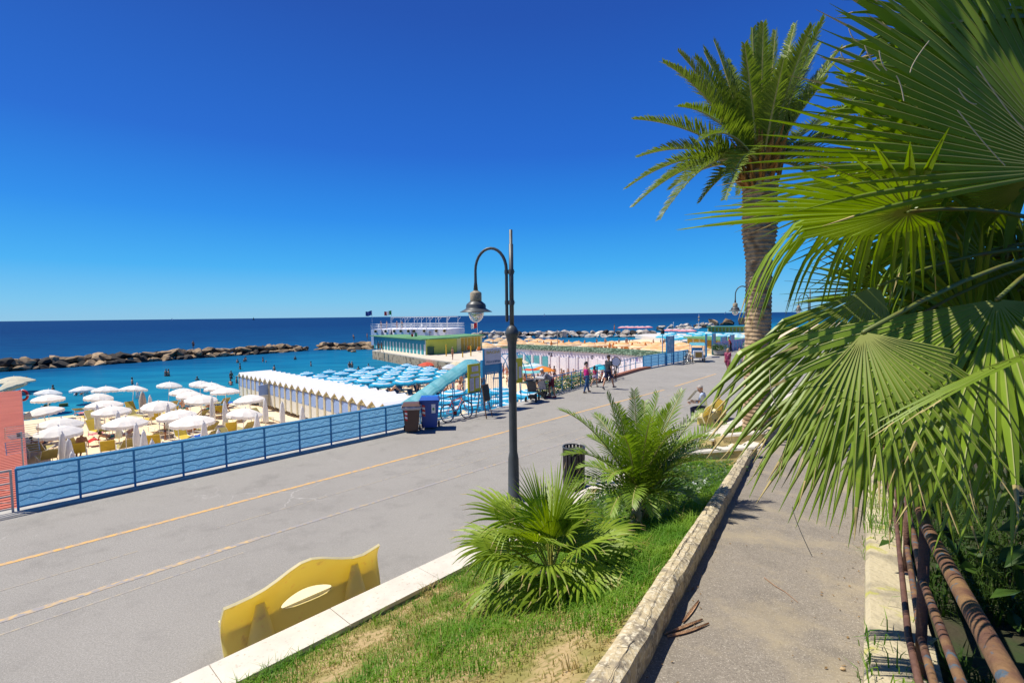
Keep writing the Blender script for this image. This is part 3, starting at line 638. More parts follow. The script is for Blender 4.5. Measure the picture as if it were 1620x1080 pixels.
# ---- slatted litter bin by the young palm
th = thing('litter_bin', 'dark slatted litter bin half hidden by the young date palm', 'bin', at_z(908, 772, 0.0))
b = MB(); b.lathe([(0.20, 0.05), (0.215, 0.9), (0.19, 0.9), (0.18, 0.1)], 24); b.build('liner', M('bin_liner', (0.05, 0.05, 0.055), 0.6), th, True)
for i in range(18):
    a = 2 * pi * i / 18; b = MB(); b.bar((0.235 * cos(a), 0.235 * sin(a), 0.03), (0.245 * cos(a), 0.245 * sin(a), 0.97), 0.055, 0.02, up=V((cos(a), sin(a), 0))); b.build('slat', M('bin_slat', (0.055, 0.047, 0.047), 0.5, 0.2, 20), th)
b = MB(); b.tube([(0.25 * cos(2 * pi * k / 24), 0.25 * sin(2 * pi * k / 24), 0.97) for k in range(25)], 0.018, 6); b.build('rim', LAMPM, th)

# ---- bicycles
def bicycle(label, loc, rz, col, lean=0.0, group='bicycles leaning by the railings'):
    th = thing('bicycle', label, 'bicycle', loc, rz, group); th.rotation_euler = (lean, 0, rz); r = 0.335
    for x in (-0.51, 0.51):
        b = MB(); b.tube([(x + r * cos(2 * pi * k / 24), 0, r + r * sin(2 * pi * k / 24)) for k in range(25)], 0.018, 6, cap=False); wl_ = b.build('wheel', BLACK, th)
        b = MB()
        for k in range(14): a = 2 * pi * k / 14; b.tube([(x, 0, r), (x + 0.31 * cos(a), 0, r + 0.31 * sin(a))], 0.0025, 4, cap=False)
        b.tube([(x, -0.04, r), (x, 0.04, r)], 0.02, 8); b.tube([(x + 0.312 * cos(2 * pi * k / 24), 0, r + 0.312 * sin(2 * pi * k / 24)) for k in range(25)], 0.009, 5, cap=False); b.build('spokes', CHROME, wl_)
    bb, hd, st_, rx, fx = V((-0.07, 0, 0.28)), V((0.36, 0, 0.78)), V((-0.21, 0, 0.76)), V((-0.51, 0, r)), V((0.51, 0, r))
    b = MB(); b.tube([bb, hd], 0.02, 8); b.tube([st_ + V((0.01, 0, 0)), hd + V((-.01, 0, 0.04))], 0.017, 8); b.tube([bb, st_], 0.018, 8)
    for s in (-0.05, 0.05): b.tube([bb + V((0, s * .5, 0)), rx + V((0, s, 0))], 0.010, 6); b.tube([st_, rx + V((0, s, 0))], 0.009, 6)
    b.build('frame', col, th)
    b = MB(); b.tube([hd + V((-0.03, 0, 0.12)), hd, fx + V((-0.06, 0, 0.12)), fx], 0.014, 6); b.build('fork', col, th)
    b = MB(); b.tube([hd + V((0.1, -0.26, 0.05)), hd + V((0.02, -0.2, 0.15)), hd + V((-0.02, 0, 0.15)), hd + V((0.02, 0.2, 0.15)), hd + V((0.1, 0.26, 0.05))], 0.012, 6); b.build('handlebar', BLACK, th)
    b = MB(); b.tube([st_, st_ + V((-0.05, 0, 0.16))], 0.013, 6); b.ball(st_ + V((-0.03, 0, 0.19)), 0.13, 10, 6, (1, 0.55, 0.25)); b.build('saddle', BLACK, th)
    b = MB(); b.tube([bb + V((0, 0.03, 0)), bb + V((0, 0.05, 0))], 0.09, 14); b.tube([bb + V((0, .06, 0)), bb + V((0.1, 0.07, -0.13)), bb + V((.1, .15, -.13))], 0.009, 5); b.tube([bb + V((0, -.06, 0)), bb + V((-0.1, -0.07, 0.13)), bb + V((-.1, -.15, .13))], 0.009, 5); b.build('crankset', BLACK, th)
    return th
BWHT = M('white_cycle_paint', (0.7, 0.7, 0.72), 0.3); BBLK = M('black_cycle_paint', (0.03, 0.03, 0.035), 0.35); BGRN = M('green_cycle_paint', (0.25, 0.55, 0.05), 0.35)
BRED = M('red_cycle_paint', (0.60, 0.03, 0.04), 0.3)
bicycle('red road bicycle locked to the railing between blue bin and chalkboard', G(12.55, 14.36), RZ + 0.03, BRED, -0.16)
bicycle('black bicycle parked just behind the man in the grey shirt', G(25.4, 15.75), RZ + 0.15, BBLK, 0.1)
bicycle('white bicycle in the cluster behind the man in the grey shirt', G(26.1, 15.95), RZ + 0.5, BWHT, -0.1)
bicycle('black bicycle at the far end of the cluster by the family', G(26.9, 16.1), RZ + 0.3, BBLK, 0.12)
bicycle('dark bicycle leaning where the patterned blue panels end', G(38.4, 16.5), RZ + 0.2, BBLK, 0.1)
bicycle('white bicycle beside the pedal cart', G(39.3, 16.6), RZ + 0.6, BWHT, -0.1)
bicycle('blue bicycle behind the white pedal cart', G(42.6, 16.9), RZ + 0.2, LBLUE, -0.1)
bicycle('bright green bicycle leaning on the lilac fence', G(56.6, 17.7), RZ, BGRN, -0.14)

# ---- entrance gate with its sign
def text_mesh(txt, size, sx=1.0):
    c = bpy.data.curves.new('t', 'FONT'); c.body = txt; c.size = size; c.extrude = 0.004; c.align_x = 'CENTER'; c.resolution_u = 3
    o = bpy.data.objects.new('t', c); C.objects.link(o); me = bpy.data.meshes.new_from_object(o.evaluated_get(bpy.context.evaluated_depsgraph_get()))
    bpy.data.objects.remove(o); bpy.data.curves.remove(c); return me
def sign_text(parent, txt, size, loc, mat, sx=1.0, name='lettering'):
    me = text_mesh(txt, size); me.materials.clear(); me.materials.append(mat); o = link(name, me, parent)
    o.rotation_euler = (pi / 2, 0, 0); o.location = loc; o.scale = (sx, 1, 1); return o
PAPER = M('sign_white', (0.62, 0.60, 0.66), 0.5, 0.05)
BTEXT = M('sign_blue_letters', (0.02, 0.14, 0.30), 0.5); YTEXT = M('sign_yellow_letters', (0.62, 0.42, 0.03), 0.5)
gt = thing('entrance_gate', 'narrow blue barred gate under a white bathing sign', 'gate', G(14.98, 14.95), RZ)   # faces the promenade (-y)
for x in (-0.56, 0.62):
    b = MB(); b.box((x, 0, 1.1 if x < 0 else 1.0), (0.16 if x < 0 else 0.11, 0.14, 2.2 if x < 0 else 2.0)); b.build('gate_post', BLUE, gt)
b = MB(); b.box((0.03, 0, 1.80), (1.02, 0.10, 0.34)); b.box((0.03, 0, 1.585), (1.02, 0.06, 0.06)); b.build('lintel', BLUE, gt)
for i in range(8):
    b = MB(); b.tube([(-0.44 + i * 0.138, 0, 0.06), (-0.44 + i * 0.138, 0, 1.56)], 0.017, 6); b.build('bar', BLUE, gt)
for z in (0.5, 0.06): b = MB(); b.box((0.03, 0, z), (1.02, 0.03, 0.04)); b.build('cross_rail', BLUE, gt)
b = MB(); b.box((0.06, 0.0, 2.33), (1.18, 0.06, 0.72)); sg = b.build('sign_board', BLUE, gt)
b = MB(); b.box((0.08, -0.04, 2.33), (1.10, 0.03, 0.68)); b.build('sign_face', PAPER, sg)
sign_text(sg, 'BAGNI', 0.17, (0.08, -0.06, 2.46), YTEXT, 1.75); sign_text(sg, 'VILLA SOPHIA', 0.155, (0.08, -0.06, 2.05), BTEXT, 0.98)
gt.scale = (0.9, 0.95, 0.97)
# notice boards on the railing
YGR = M('yellow_green_board', (0.55, 0.50, 0.015), 0.45, 0.05)
def notice_board(label, t, w, rot, z0, wd, hd, sheets):
    th = thing('notice_board', label, 'notice board', G(t, w), RZ + rot, 'yellow notice boards beside the gate')
    b = MB(); b.box((0, 0, z0 + hd / 2), (wd, 0.05, hd)); b.build('board', YGR, th)
    for x, z, sw, sh in sheets:
        b = MB(); b.box((x, -0.031, z0 + z), (sw, 0.008, sh)); s_ = b.build('notice_sheet', PAPER, th)
        b = MB()
        for k in range(int(sh / 0.055)): b.box((x - sw * 0.06 * (k % 3), -0.0365, z0 + z + sh / 2 - 0.05 - k * 0.05), (sw * (0.72 - 0.12 * (k % 3)), 0.003, 0.012))
        b.build('printed_lines', M('print_grey', (0.30, 0.32, 0.38), 0.6), s_)
    for x in (-wd / 2 + 0.05, wd / 2 - 0.05):
        b = MB(); b.tube([(x, 0.04, 0), (x, 0.04, z0 + hd - 0.1)], 0.02, 8); b.build('leg', BLUE, th)
notice_board('yellow notice board with three white sheets left of the gate', 13.75, 14.72, 0.10, 0.90, 0.72, 1.15, [(0.04, 0.95, 0.40, 0.22), (0.02, 0.70, 0.50, 0.10), (-0.16, 0.33, 0.24, 0.52), (0.17, 0.36, 0.22, 0.42)])
notice_board('yellow notice board with tall sheets between gate and lamp post', 16.75, 15.05, 0.05, 0.92, 0.72, 1.12, [(-0.16, 0.55, 0.26, 0.80), (0.18, 0.48, 0.20, 0.52)])
# chalk board
th = thing('chalk_board', 'wooden easel with black chalkboard standing before the gate', 'chalkboard', G(13.55, 13.95), RZ + 0.25)
WOODB = M('easel_wood', (0.20, 0.10, 0.04), 0.6, 0.2, 14)
b = MB(); b.box(None, (0.46, 0.03, 0.66), mtx=Matrix.Translation((0, -0.10, 0.98)) @ Matrix.Rotation(-0.16, 4, 'X')); b.build('frame', WOODB, th)
b = MB(); b.box(None, (0.39, 0.012, 0.58), mtx=Matrix.Translation((0, -0.119, 0.98)) @ Matrix.Rotation(-0.16, 4, 'X')); b.build('slate', M('slate_black', (0.015, 0.017, 0.017), 0.6, 0.1, 20), th)
for x in (-0.2, 0.2):
    b = MB(); b.bar((x * 1.1, -0.24, 0), (x * 0.62, 0.045, 1.55), 0.035, 0.025); b.build('leg', WOODB, th)
b = MB(); b.bar((0, 0.40, 0), (0, 0.045, 1.5), 0.035, 0.025); b.build('leg', WOODB, th)
b = MB(); b.bar((-0.14, 0.04, 1.54), (0.14, 0.04, 1.54), 0.04, 0.03); b.build('top_rail', WOODB, th)
# ---- curved canopies over the stairs down to the beach
CANV = M('teal_canopy_cloth', (0.10, 0.36, 0.44), 0.6, 0.12, 2, trans=0.35, col2=(0.16, 0.46, 0.54), mix=(0.4, 0.6))
cn = thing('stair_canopy', 'sloping teal canopy on blue hoops over the stairs beside the gate', 'canopy', G(15.4, 16.4, 0))
def cpt(u, a):    # u 0 at the gate .. 1 at the foot on the sand, a round the half hoop
    drop = 0.0 if u < 0.12 else (u - 0.12) / 0.88
    base = TD * (0.3 - 4.6 * u) + V((0, 0, 1.15 - 2.0 * drop)) + WD * (0.6 * u)
    return base, a
def csheet(u, k):
    base, _ = cpt(u, 0); w, z = [(0.34, 0.86), (0.18, 0.87), (0.02, 0.83), (-0.14, 0.75), (-0.26, 0.64), (-0.27, 0.55)][k]; return base + WD * w + V((0, 0, z))
b = MB(); nu = 26
vs = [csheet(i / nu, k) + V((0, 0, (0.02 * sin(i * 1.9) if k else 0) - (0.035 if i % 3 == 1 and 0 < k < 5 else 0))) for i in range(nu + 1) for k in range(6)]
b.add(vs, [(i * 6 + j, i * 6 + j + 1, (i + 1) * 6 + j + 1, (i + 1) * 6 + j) for i in range(1, nu) for j in range(5)]); b.build('canopy_cloth', CANV, cn)
for i in range(9):
    b = MB(); b.tube([cpt(i / 8, 0)[0] + WD * (0.32 * cos(pi * j / 16)) + V((0, 0, -0.9 + (1.75 if 0 < j < 16 else 0.0) * 1 + 0.10 * sin(pi * j / 16) - 0.45 * (j / 16) * (0 < j < 16))) for j in range(17)], 0.020, 6); b.build('hoop', BLUE, cn)
hp = thing('hoop_frame', 'bare blue arched hoops right of the entrance sign', 'hoops', G(16.9, 16.4, 0))
for i in range(4):
    b = MB(); b.tube([TD * (i * 0.55) + WD * (0.9 * cos(pi * j / 14)) + V((0, 0, 0.3 + 1.85 * sin(pi * j / 14))) for j in range(15)], 0.02, 6); b.build('hoop', BLUE, hp)
b = MB(); b.tube([V((0, 0, 2.15)), TD * 1.65 + V((0, 0, 2.15))], 0.018, 6); b.build('ridge_bar', BLUE, hp)

# ---- pushchairs by the creeper
def pushchair(label, t, w, rot, col):
    th = thing('pushchair', label, 'pushchair', G(t, w), RZ + rot, 'pushchairs parked by the railing')
    for x, y in ((-0.3, -0.25), (-0.3, 0.25), (0.32, -0.2), (0.32, 0.2)):
        b = MB(); b.tube([(x, y - 0.02, 0.12), (x, y + 0.02, 0.12)], 0.12, 14); b.build('wheel', BLACK, th)
    b = MB()
    for y in (-0.22, 0.22): b.tube([(-0.3, y, 0.12), (0.0, y, 0.5), (-0.38, y, 1.0)], 0.014, 6); b.tube([(0.32, y * 0.9, 0.12), (-0.1, y, 0.62)], 0.014, 6)
    b.tube([(-0.38, -0.22, 1.0), (-0.38, 0.22, 1.0)], 0.018, 6); b.build('frame', LAMPM, th)
    b = MB(); b.box(None, (0.42, 0.38, 0.07), mtx=Matrix.Translation((0.1, 0, 0.46)) @ Matrix.Rotation(0.15, 4, 'Y')); b.box(None, (0.07, 0.38, 0.55), mtx=Matrix.Translation((-0.14, 0, 0.70)) @ Matrix.Rotation(-0.35, 4, 'Y')); b.build('seat', col, th)
    b = MB(); vs = [V((-0.16 + 0.34 * cos(a) * cos(e), 0.24 * (j / 4 - 1), 0.72 + 0.34 * sin(a))) for j in range(9) for a, e in [(pi * (0.15 + 0.6 * k / 7), 0) for k in range(8)]]
    b.add(vs, [(j * 8 + k, j * 8 + k + 1, j * 8 + 9 + k, j * 8 + 8 + k) for j in range(8) for k in range(7)]); b.build('hood', col, th, True)
    b = MB(); b.box((-0.05, 0, 0.22), (0.35, 0.34, 0.14)); b.build('basket', BLACK, th)
pushchair('dark pushchair with grey hood beside the lamp post', 17.6, 14.85, 0.4, M('grey_cloth', (0.09, 0.09, 0.10), 0.8))
pushchair('pale pushchair next to the bending person by the creeper', 18.6, 15.05, 0.2, M('pale_cloth', (0.45, 0.45, 0.50), 0.8))
# ================================================================== PALMS AND GARDEN
def leaf_mat(name, c1, c2, tip, rough=0.42, trans=0.35, rnd=0.15, spec=0.45):
    return M(name, c1, rough, 0.1, 5, col2=c2, mix=(0.35, 0.65), trans=trans, rnd=rnd, spec=spec, col3=tip, scale3=3.5, mix3=(0.66, 0.76))
FANL = leaf_mat('fan_leaf_green', (0.135, 0.215, 0.012), (0.195, 0.285, 0.020), (0.32, 0.33, 0.04), 0.42, 0.24, 0.16, 0.42)
FANS = leaf_mat('shrub_fan_green', (0.19, 0.29, 0.024), (0.27, 0.36, 0.035), (0.34, 0.33, 0.06), 0.45, .35, .15, .35)
DATEL = leaf_mat('date_leaflet_green', (0.115, 0.175, 0.020), (0.17, 0.23, 0.03), (0.26, 0.27, 0.06), 0.45, 0.28, .15, .35)
YDATE = leaf_mat('young_date_green', (0.15, 0.25, 0.024), (0.22, 0.32, 0.04), (0.32, 0.34, 0.08), 0.42, 0.3, .12, .4)
PETI = M('petiole_green', (0.30, 0.32, 0.06), 0.4, 0.1, 6, col2=(0.36, 0.22, 0.05), mix=(0.5, 0.7))
RACH = M('rachis_pale', (0.40, 0.36, 0.13), 0.45, 0.1, 6)
PETB = M('dark_petiole', (0.13, 0.16, 0.03), 0.5, 0.1, 6, col2=(0.17, 0.11, 0.03), mix=(0.5, 0.7))
RIBM = M('leaf_midrib', (0.24, 0.27, 0.05), 0.5, 0.1, 6)
TIPB = M('dry_leaf_tip', (0.46, 0.36, 0.14), 0.7, 0.15, 8)
FIBR = M('pale_leaf_fibre', (0.55, 0.46, 0.30), 0.7)
BOOT = M('palm_trunk_bark', (0.47, 0.335, 0.20), 0.9, 0.2, 5, 0.8, col2=(0.22, 0.14, 0.075), mix=(0.45, 0.65), bscale=18)
ORF = M('orange_palm_fibre', (0.42, 0.19, 0.035), 0.8, 0.25, 9)
DOWN = V((0, 0, -1))
def fan_leaf(hub, e1, e2, R_, lo=-130, hi=130, n=46, split=0.52, droop=0.25, bend=None, rng=None, wide=1.0, jag=0.10, rib=False):
    """palmate blade: pleated segments joined near the hub, free and drooping towards their tips"""
    e1 = V(e1).normalized(); e2 = V(e2); e2 = (e2 - e1 * e2.dot(e1)).normalized(); nn = e1.cross(e2)
    if nn.z < 0: nn = -nn
    mb = MB(); hub = V(hub); dth = radians(hi - lo) / n; rr = [0.02, 0.14, 0.28, 0.42, split, 0.64, 0.76, 0.88, 1.0]
    for i in range(n):
        th = radians(lo) + (i + 0.5) * dth; L = R_ * (0.72 + 0.28 * cos(th * 0.6)) * (1 + rng.uniform(-jag, jag * 0.5)); thj = th + rng.uniform(-0.25, 0.25) * dth
        d = (e1 * cos(thj) + e2 * sin(thj)); sd = (-e1 * sin(thj) + e2 * cos(thj)); p = hub.copy(); r0 = 0.0; vs = []
        bd = bend(th, rng) if bend else None; dr = droop * rng.uniform(0.6, 1.5)
        sp = split * rng.uniform(0.9, 1.12)
        for r in rr:
            f = max(0, (r - sp * 0.6) / (1 - sp * 0.6)); k = dr * f * f * 1.6
            if bd and r > bd: k = min(3.2, 6.0 * (r - bd + 0.06))
            dd = (d + DOWN * k).normalized(); p = p + dd * (r - r0) * L; r0 = r
            w = r * L * math.tan(dth / 2) * 1.02 if r <= sp else sp * L * math.tan(dth / 2) * (1 - ((r - sp) / (1 - sp)) ** 1.3) * wide
            w = max(w, 0.0009); nv = (nn - dd * nn.dot(dd)).normalized(); fold = w * (0.55 + 0.5 * max(0, f))
            vs += [p - sd * w, p + nv * fold, p + sd * w]
        k = len(rr); m = [0] * (k - 2) + [1 if rng.random() < 0.36 else 0]
        if rib:
            up_ = nn * 0.0016; rv = []
            for a in range(k - 1): q = vs[a * 3 + 1]; hw = 0.0026 * R_ * (1 - 0.7 * a / k); rv += [q - sd * hw + up_, q + sd * hw + up_, q - sd * hw - up_, q + sd * hw - up_]
            mb.add(rv, [(a * 4 + c, a * 4 + 1 + c, a * 4 + 5 + c, a * 4 + 4 + c) for a in range(k - 2) for c in (0, 2)], 2)
        o = len(mb.v); mb.v += [tuple(v) for v in vs]
        for a in range(k - 1):
            mb.f += [(o + a * 3, o + a * 3 + 1, o + a * 3 + 4, o + a * 3 + 3), (o + a * 3 + 1, o + a * 3 + 2, o + a * 3 + 5, o + a * 3 + 4)]; mb.m += [m[a]] * 2
    return mb
def arc_pts(a, b, ctrl, n=8): return [a.lerp(ctrl, i / n).lerp(ctrl.lerp(b, i / n), i / n) for i in range(n + 1)]
def frond(base, tip, ctrl, n=60, ll=0.42, up=V((0, 0, 1)), vee=0.5, rng=None, wd=0.016, rr=0.02, start=0.10):
    """pinnate frond: an arching midrib with two ranks of leaflets"""
    mb = MB(); N = 14; base, tip, ctrl = V(base), V(tip), V(ctrl); pts = arc_pts(base, tip, ctrl, N)
    mb.tube(pts, [rr * (1 - 0.85 * i / N) + 0.002 for i in range(N + 1)], 6, 1)
    for i in range(n):
        u = start + (1 - start) * (i + 0.5) / n; q = base.lerp(ctrl, u).lerp(ctrl.lerp(tip, u), u)
        tg = ((ctrl - base) * (1 - u) + (tip - ctrl) * u).normalized(); sd = tg.cross(up)
        sd = sd.normalized() if sd.length > 0.05 else tg.orthogonal().normalized(); nv = sd.cross(tg)
        L = ll * (0.35 + 1.0 * min(1, (u - start) / 0.22 + 0.1)) * min(1, 0.22 + 1.35 * (1 - u)) * rng.uniform(0.85, 1.08) * 0.85; fw_ = 0.45 + 0.75 * u
        for s in (-1, 1):
            d = (sd * s * 0.9 + tg * (fw_ + rng.uniform(-0.12, 0.12)) + nv * (vee + rng.uniform(-0.22, 0.22))).normalized()
            wv = tg.cross(d).cross(d).normalized() if False else (tg - d * tg.dot(d)).normalized(); w = wd * (0.8 + 0.4 * (1 - u))
            m1 = q + d * L * 0.35; m2 = q + d * L * 0.72 + DOWN * L * 0.05; e = q + d * L + DOWN * L * rng.uniform(0.08, 0.2)
            mb.add([q - wv * w * .5, q + wv * w * .5, m1 - wv * w, m1 + wv * w, m2 - wv * w * .7, m2 + wv * w * .7, e], [(0, 1, 3, 2), (2, 3, 5, 4), (4, 5, 6)], 0)
    return mb
# ---- the tall date palm
def date_palm(label, px, py, dep, tips, trunk_r, crown_h, rng, ll, n_back, base_z, R_b, name='date_palm'):
    c = at_d(px, py, dep); top = V((c.x, c.y, c.z)); th = thing(name, label, 'palm tree', (c.x, c.y, base_z), 0, 'tall date palms'); o = V((c.x, c.y, base_z))
    Ht = top.z - base_z - 0.35
    b = MB(); n = 30; prof = []; zz = 0.0; rows = int(Ht / 0.12)
    def rad(z):
        u = z / Ht; r = trunk_r * (1.12 - 0.12 * min(1, u * 4))
        if u > 0.66: r *= 1 + 0.30 * min(1, (u - 0.66) / 0.10)
        if u > 0.93: r *= 1 - 0.35 * (u - 0.93) / 0.07
        return r
    vs = []
    for k in range(rows * 3 + 1):
        z = Ht * k / (rows * 3); row = k // 3; ph = k % 3; u = z / Ht
        for j in range(n):
            a = 2 * pi * j / n; amp = (0.06 if u < 0.66 else 0.11); st_ = 0.5 * (row % 2)
            cell = abs(((a / (2 * pi) * n / 3 + st_) % 1) - 0.5) * 2
            r = rad(z) * (1 + amp * ((1.0, 0.35, -0.35)[ph] * (1 - 0.55 * cell)) + 0.018 * mnoise.noise(V((cos(a) * 3, sin(a) * 3, z * 4))))
            vs.append(V((r * cos(a), r * sin(a), z)))
    K = rows * 3
    b.add(vs, [(i * n + j, i * n + (j + 1) % n, (i + 1) * n + (j + 1) % n, (i + 1) * n + j) for i in range(K) for j in range(n)] + [tuple(range(K * n, K * n + n))]); b.build('trunk', BOOT, th)
    # fibre and old leaf bases in the heart of the crown
    b = MB()
    for i in range(90):
        a = rng.uniform(0, 2 * pi); z = Ht + rng.uniform(-0.75, 0.45); p = V((trunk_r * 1.15 * cos(a), trunk_r * 1.15 * sin(a), z)); q = p + V((cos(a), sin(a), 0)) * rng.uniform(0.1, 0.45) + V((0, 0, rng.uniform(0.2, 0.8)))
        b.tube([p, p.lerp(q, 0.5) + V((cos(a), sin(a), 0)) * 0.06, q], [0.06, 0.045, 0.012], 5)
    b.ball((0, 0, Ht + 0.1), trunk_r * 1.05, 12, 8, (1, 1, 1.5)); b.build('crown_heart', ORF, th)
    fr = []
    for (tx, ty, dd, sag) in tips:
        tip = at_d(tx, ty, dep + dd) - o; hz = V((tip.x, tip.y, 0)); hd = hz.normalized() if hz.length > 0.05 else V((0, 1, 0))
        base = V((hd.x * trunk_r * 0.8, hd.y * trunk_r * 0.8, Ht + 0.1)); mid = base.lerp(tip, 0.5); fr.append((base, tip, mid + V((0, 0, sag * (tip - base).length)) - hd * 0.15 * sag))
    for i in range(n_back):
        a = i * 2.4 + 0.6; el = rng.uniform(-0.12, 1.3); L = R_b * rng.uniform(0.85, 1.05); hd = V((cos(a), sin(a), 0))
        if hd.y < -0.35 and el < 0.9: continue
        base = hd * trunk_r * 0.8 + V((0, 0, Ht + 0.1)); tip = base + hd * L * cos(el) + V((0, 0, L * sin(el))); fr.append((base, tip, base.lerp(tip, 0.5) + V((0, 0, 0.26 * L * cos(el)))))
    for base, tip, ctrl in fr:
        L = (tip - base).length; frond(base, tip, ctrl, max(44, int(L * 28)), ll, rng=rng, wd=0.020, rr=0.035, vee=rng.uniform(0.35, 0.75)).build('frond', [DATEL, RACH], th)
    return th
tall_tips = [(1129, 64, 0.6, .12), (1100, 91, -.5, .12), (1093, 116, .4, .14), (1113, 76, 1.2, .12), (1178, 70, -1.6, .10), (1202, 38, 0.8, .05), (1191, 45, -.3, .05), (1227, 49, 0.3, .06), (1258, 38, 0.8, .08), (1284, 53, -.5, .10), (1300, 67, 1.0, .10), (1329, 91, 0.4, .12), (1309, 124, -1.0, .12), (1150, 95, 1.5, .08), (1240, 95, -2.0, .08), (1210, 120, 2.0, .05),
    (1002, 189, 0.5, .16), (1073, 169, -1.5, .24), (1107, 224, -2.2, .30), (1009, 249, 0.8, .22), (991, 298, -.3, .26), (1002, 327, -1.0, .26), (1044, 347, -1.8, .34), (1107, 320, 0.6, .34), (1147, 316, -2.6, .34), (1060, 300, 2.2, .26), (1120, 260, 3.0, .2),
    (1370, 300, 0.5, .34), (1405, 245, 1.0, .26), (1385, 180, 2.0, .18), (1330, 335, -.5, .38), (1395, 215, -.5, .24)]
TR = random.Random(21)
TALL = date_palm('tall date palm with thick scarred trunk in the lawn strip beyond the steps', 1203, 246, 15.0, tall_tips, 0.355, 0, TR, 0.60, 20, 0.3, 3.9)
date_palm('second date palm hidden behind the fan leaves, its frond tips showing', 1438, 196, 19.0, [(1293, 147, -1, .14), (1310, 172, 0, .18), (1300, 205, .5, .25), (1330, 130, 1, .12), (1345, 245, -1, .28), (1360, 110, 1.5, .12), (1420, 40, 1, .1), (1500, 60, 0, .1), (1560, 150, 0, .2), (1580, 250, 0, .3)], 0.26, 0, TR, 0.55, 12, 0.2, 3.4)
# fruit stalk of the second palm
# ---- young date palm on the lawn
yb = at_d(1012, 835, 6.75); yz = lawn_z(*TW(yb)) - 0.02
yd = thing('young_date_palm', 'young date palm with arching feathery fronds on the lawn', 'palm', (yb.x, yb.y, yz)); YO = V((yb.x, yb.y, yz))
b = MB(); rg = random.Random(5); zt = at_d(1010, 735, 6.75).z - yz
b.lathe([(0.10, -0.05), (0.13, 0.1), (0.12, 0.2), (0.06, max(0.3, zt * 0.5))], 12, wob=lambda a, z: 1 + 0.12 * sin(5 * a + 17 * z)); b.build('trunk', BOOT, yd)
YT = [(885, 648, -.2, .22), (893, 720, -.3, .30), (905, 775, -.5, .34), (960, 622, .2, .10), (975, 640, -.5, .12), (1003, 618, .3, .06), (1040, 622, .1, .06), (1062, 640, -.4, .1), (1080, 618, .4, .1), (1112, 650, .2, .16), (1138, 690, 0, .22), (1125, 730, -.5, .28), (1090, 760, -.6, .34), (930, 690, .5, .26), (1100, 700, .7, .24), (1030, 660, -.8, .2), (985, 690, -.8, .26), (1050, 700, .9, .2), (940, 655, .8, .2), (1075, 680, -.7, .26), (1020, 635, .7, .1), (1140, 712, .4, .3), (925, 800, -.4, .40), (965, 815, -.7, .42), (1062, 800, -.6, .42), (1105, 795, -.3, .40), (1000, 800, -.9, .40), (1035, 815, -.8, .40), (915, 740, .3, .34), (1120, 690, -.4, .28), (985, 660, .2, .14), (1050, 650, .1, .14), (960, 760, -.7, .4), (1150, 670, .5, .2)]
for tx, ty, dd, sag in YT:
    tip = at_d(tx, ty, 6.75 + dd) - YO; base = V((rg.uniform(-.04, .04), rg.uniform(-.04, .04), zt * 0.42)); ctrl = base.lerp(tip, 0.5) + V((0, 0, sag * 1.2 * (tip - base).length))
    frond(base, tip, ctrl, 46, 0.36, rng=rg, wd=0.0095, rr=0.013, vee=0.35, start=0.10).build('frond', [YDATE, RACH], yd)
b = MB()
for i in range(46):                        # spiky suckers at its foot
    a = rg.uniform(0, 6.28); p = V((0.05 * cos(a), 0.05 * sin(a), 0.02)); L = rg.uniform(0.25, 0.5); q = p + V((cos(a) * L * .55, sin(a) * L * .55, L * rg.uniform(0.5, 0.95))); w = V((-sin(a), cos(a), 0)) * 0.008
    m = p.lerp(q, .5) + V((0, 0, .06)); b.add([p - w, p + w, m - w, m + w, q], [(0, 1, 3, 2), (2, 3, 4)])
b.build('basal_shoots', YDATE, yd)
# ---- fan palm shrub on the lawn
fb = at_d(872, 925, 4.85); fz = lawn_z(*TW(fb)); rg = random.Random(17)
fp = thing('fan_palm_shrub', 'bushy low fan palm spreading on the lawn', 'palm', (fb.x, fb.y, fz)); fp.scale = (.92, .92, .92)
b = MB(); b.lathe([(0.11, -0.08), (0.14, 0.05), (0.12, 0.18), (0.05, 0.26)], 12, wob=lambda a, z: 1 + 0.2 * sin(6 * a + 30 * z)); b.build('trunk', BOOT, fp)
for i in range(34):
    a = i * 2.39996 + 0.3; f = i / 33; el = radians(84 - 88 * f ** 0.85) + rg.uniform(-0.26, 0.26); a += rg.uniform(-.35, .35); hd = V((cos(a), sin(a), 0)); pl = rg.uniform(0.24, 0.60) * (0.85 + 0.35 * (1 - abs(f - 0.4)))
    if hd.y > 0.3 and f > 0.8: continue
    b0 = V((0, 0, 0.16)); hub = b0 + hd * cos(el) * pl + V((0, 0, sin(el) * pl)); e1 = (hd * cos(el - 0.25) + V((0, 0, sin(el - 0.25)))).normalized(); e2 = V((-hd.y, hd.x, 0)) + V((0, 0, rg.uniform(-0.15, 0.15)))
    pt = MB(); pt.tube(arc_pts(b0, hub, b0.lerp(hub, .5) + V((0, 0, 0.05)), 5), [0.011, 0.010, .009, .008, .007, .006], 5); pt_ = pt.build('petiole', PETI, fp)
    sdw = 100 if f > 0.35 else 72
    fan_leaf(hub, e1, e2, rg.uniform(0.58, 0.70), -sdw, sdw, 24, 0.40, 0.12 + 0.62 * f, None, rg, 1.35, 0.14).build('fan_blade', [FANS, TIPB], fp)
b = MB()
for i in range(120):
    a = rg.uniform(0, 6.28); r = rg.uniform(0.1, 0.5); p = V((cos(a) * r * .4, sin(a) * r * .4, 0.06)); q = V((cos(a) * r, sin(a) * r, rg.uniform(-0.02, 0.05))); w = V((-sin(a), cos(a), 0)) * 0.008
    b.add([p - w, p + w, q + w * .4, q - w * .4], [(0, 1, 2, 3)])
b.build('dead_leaves', TIPB, fp)
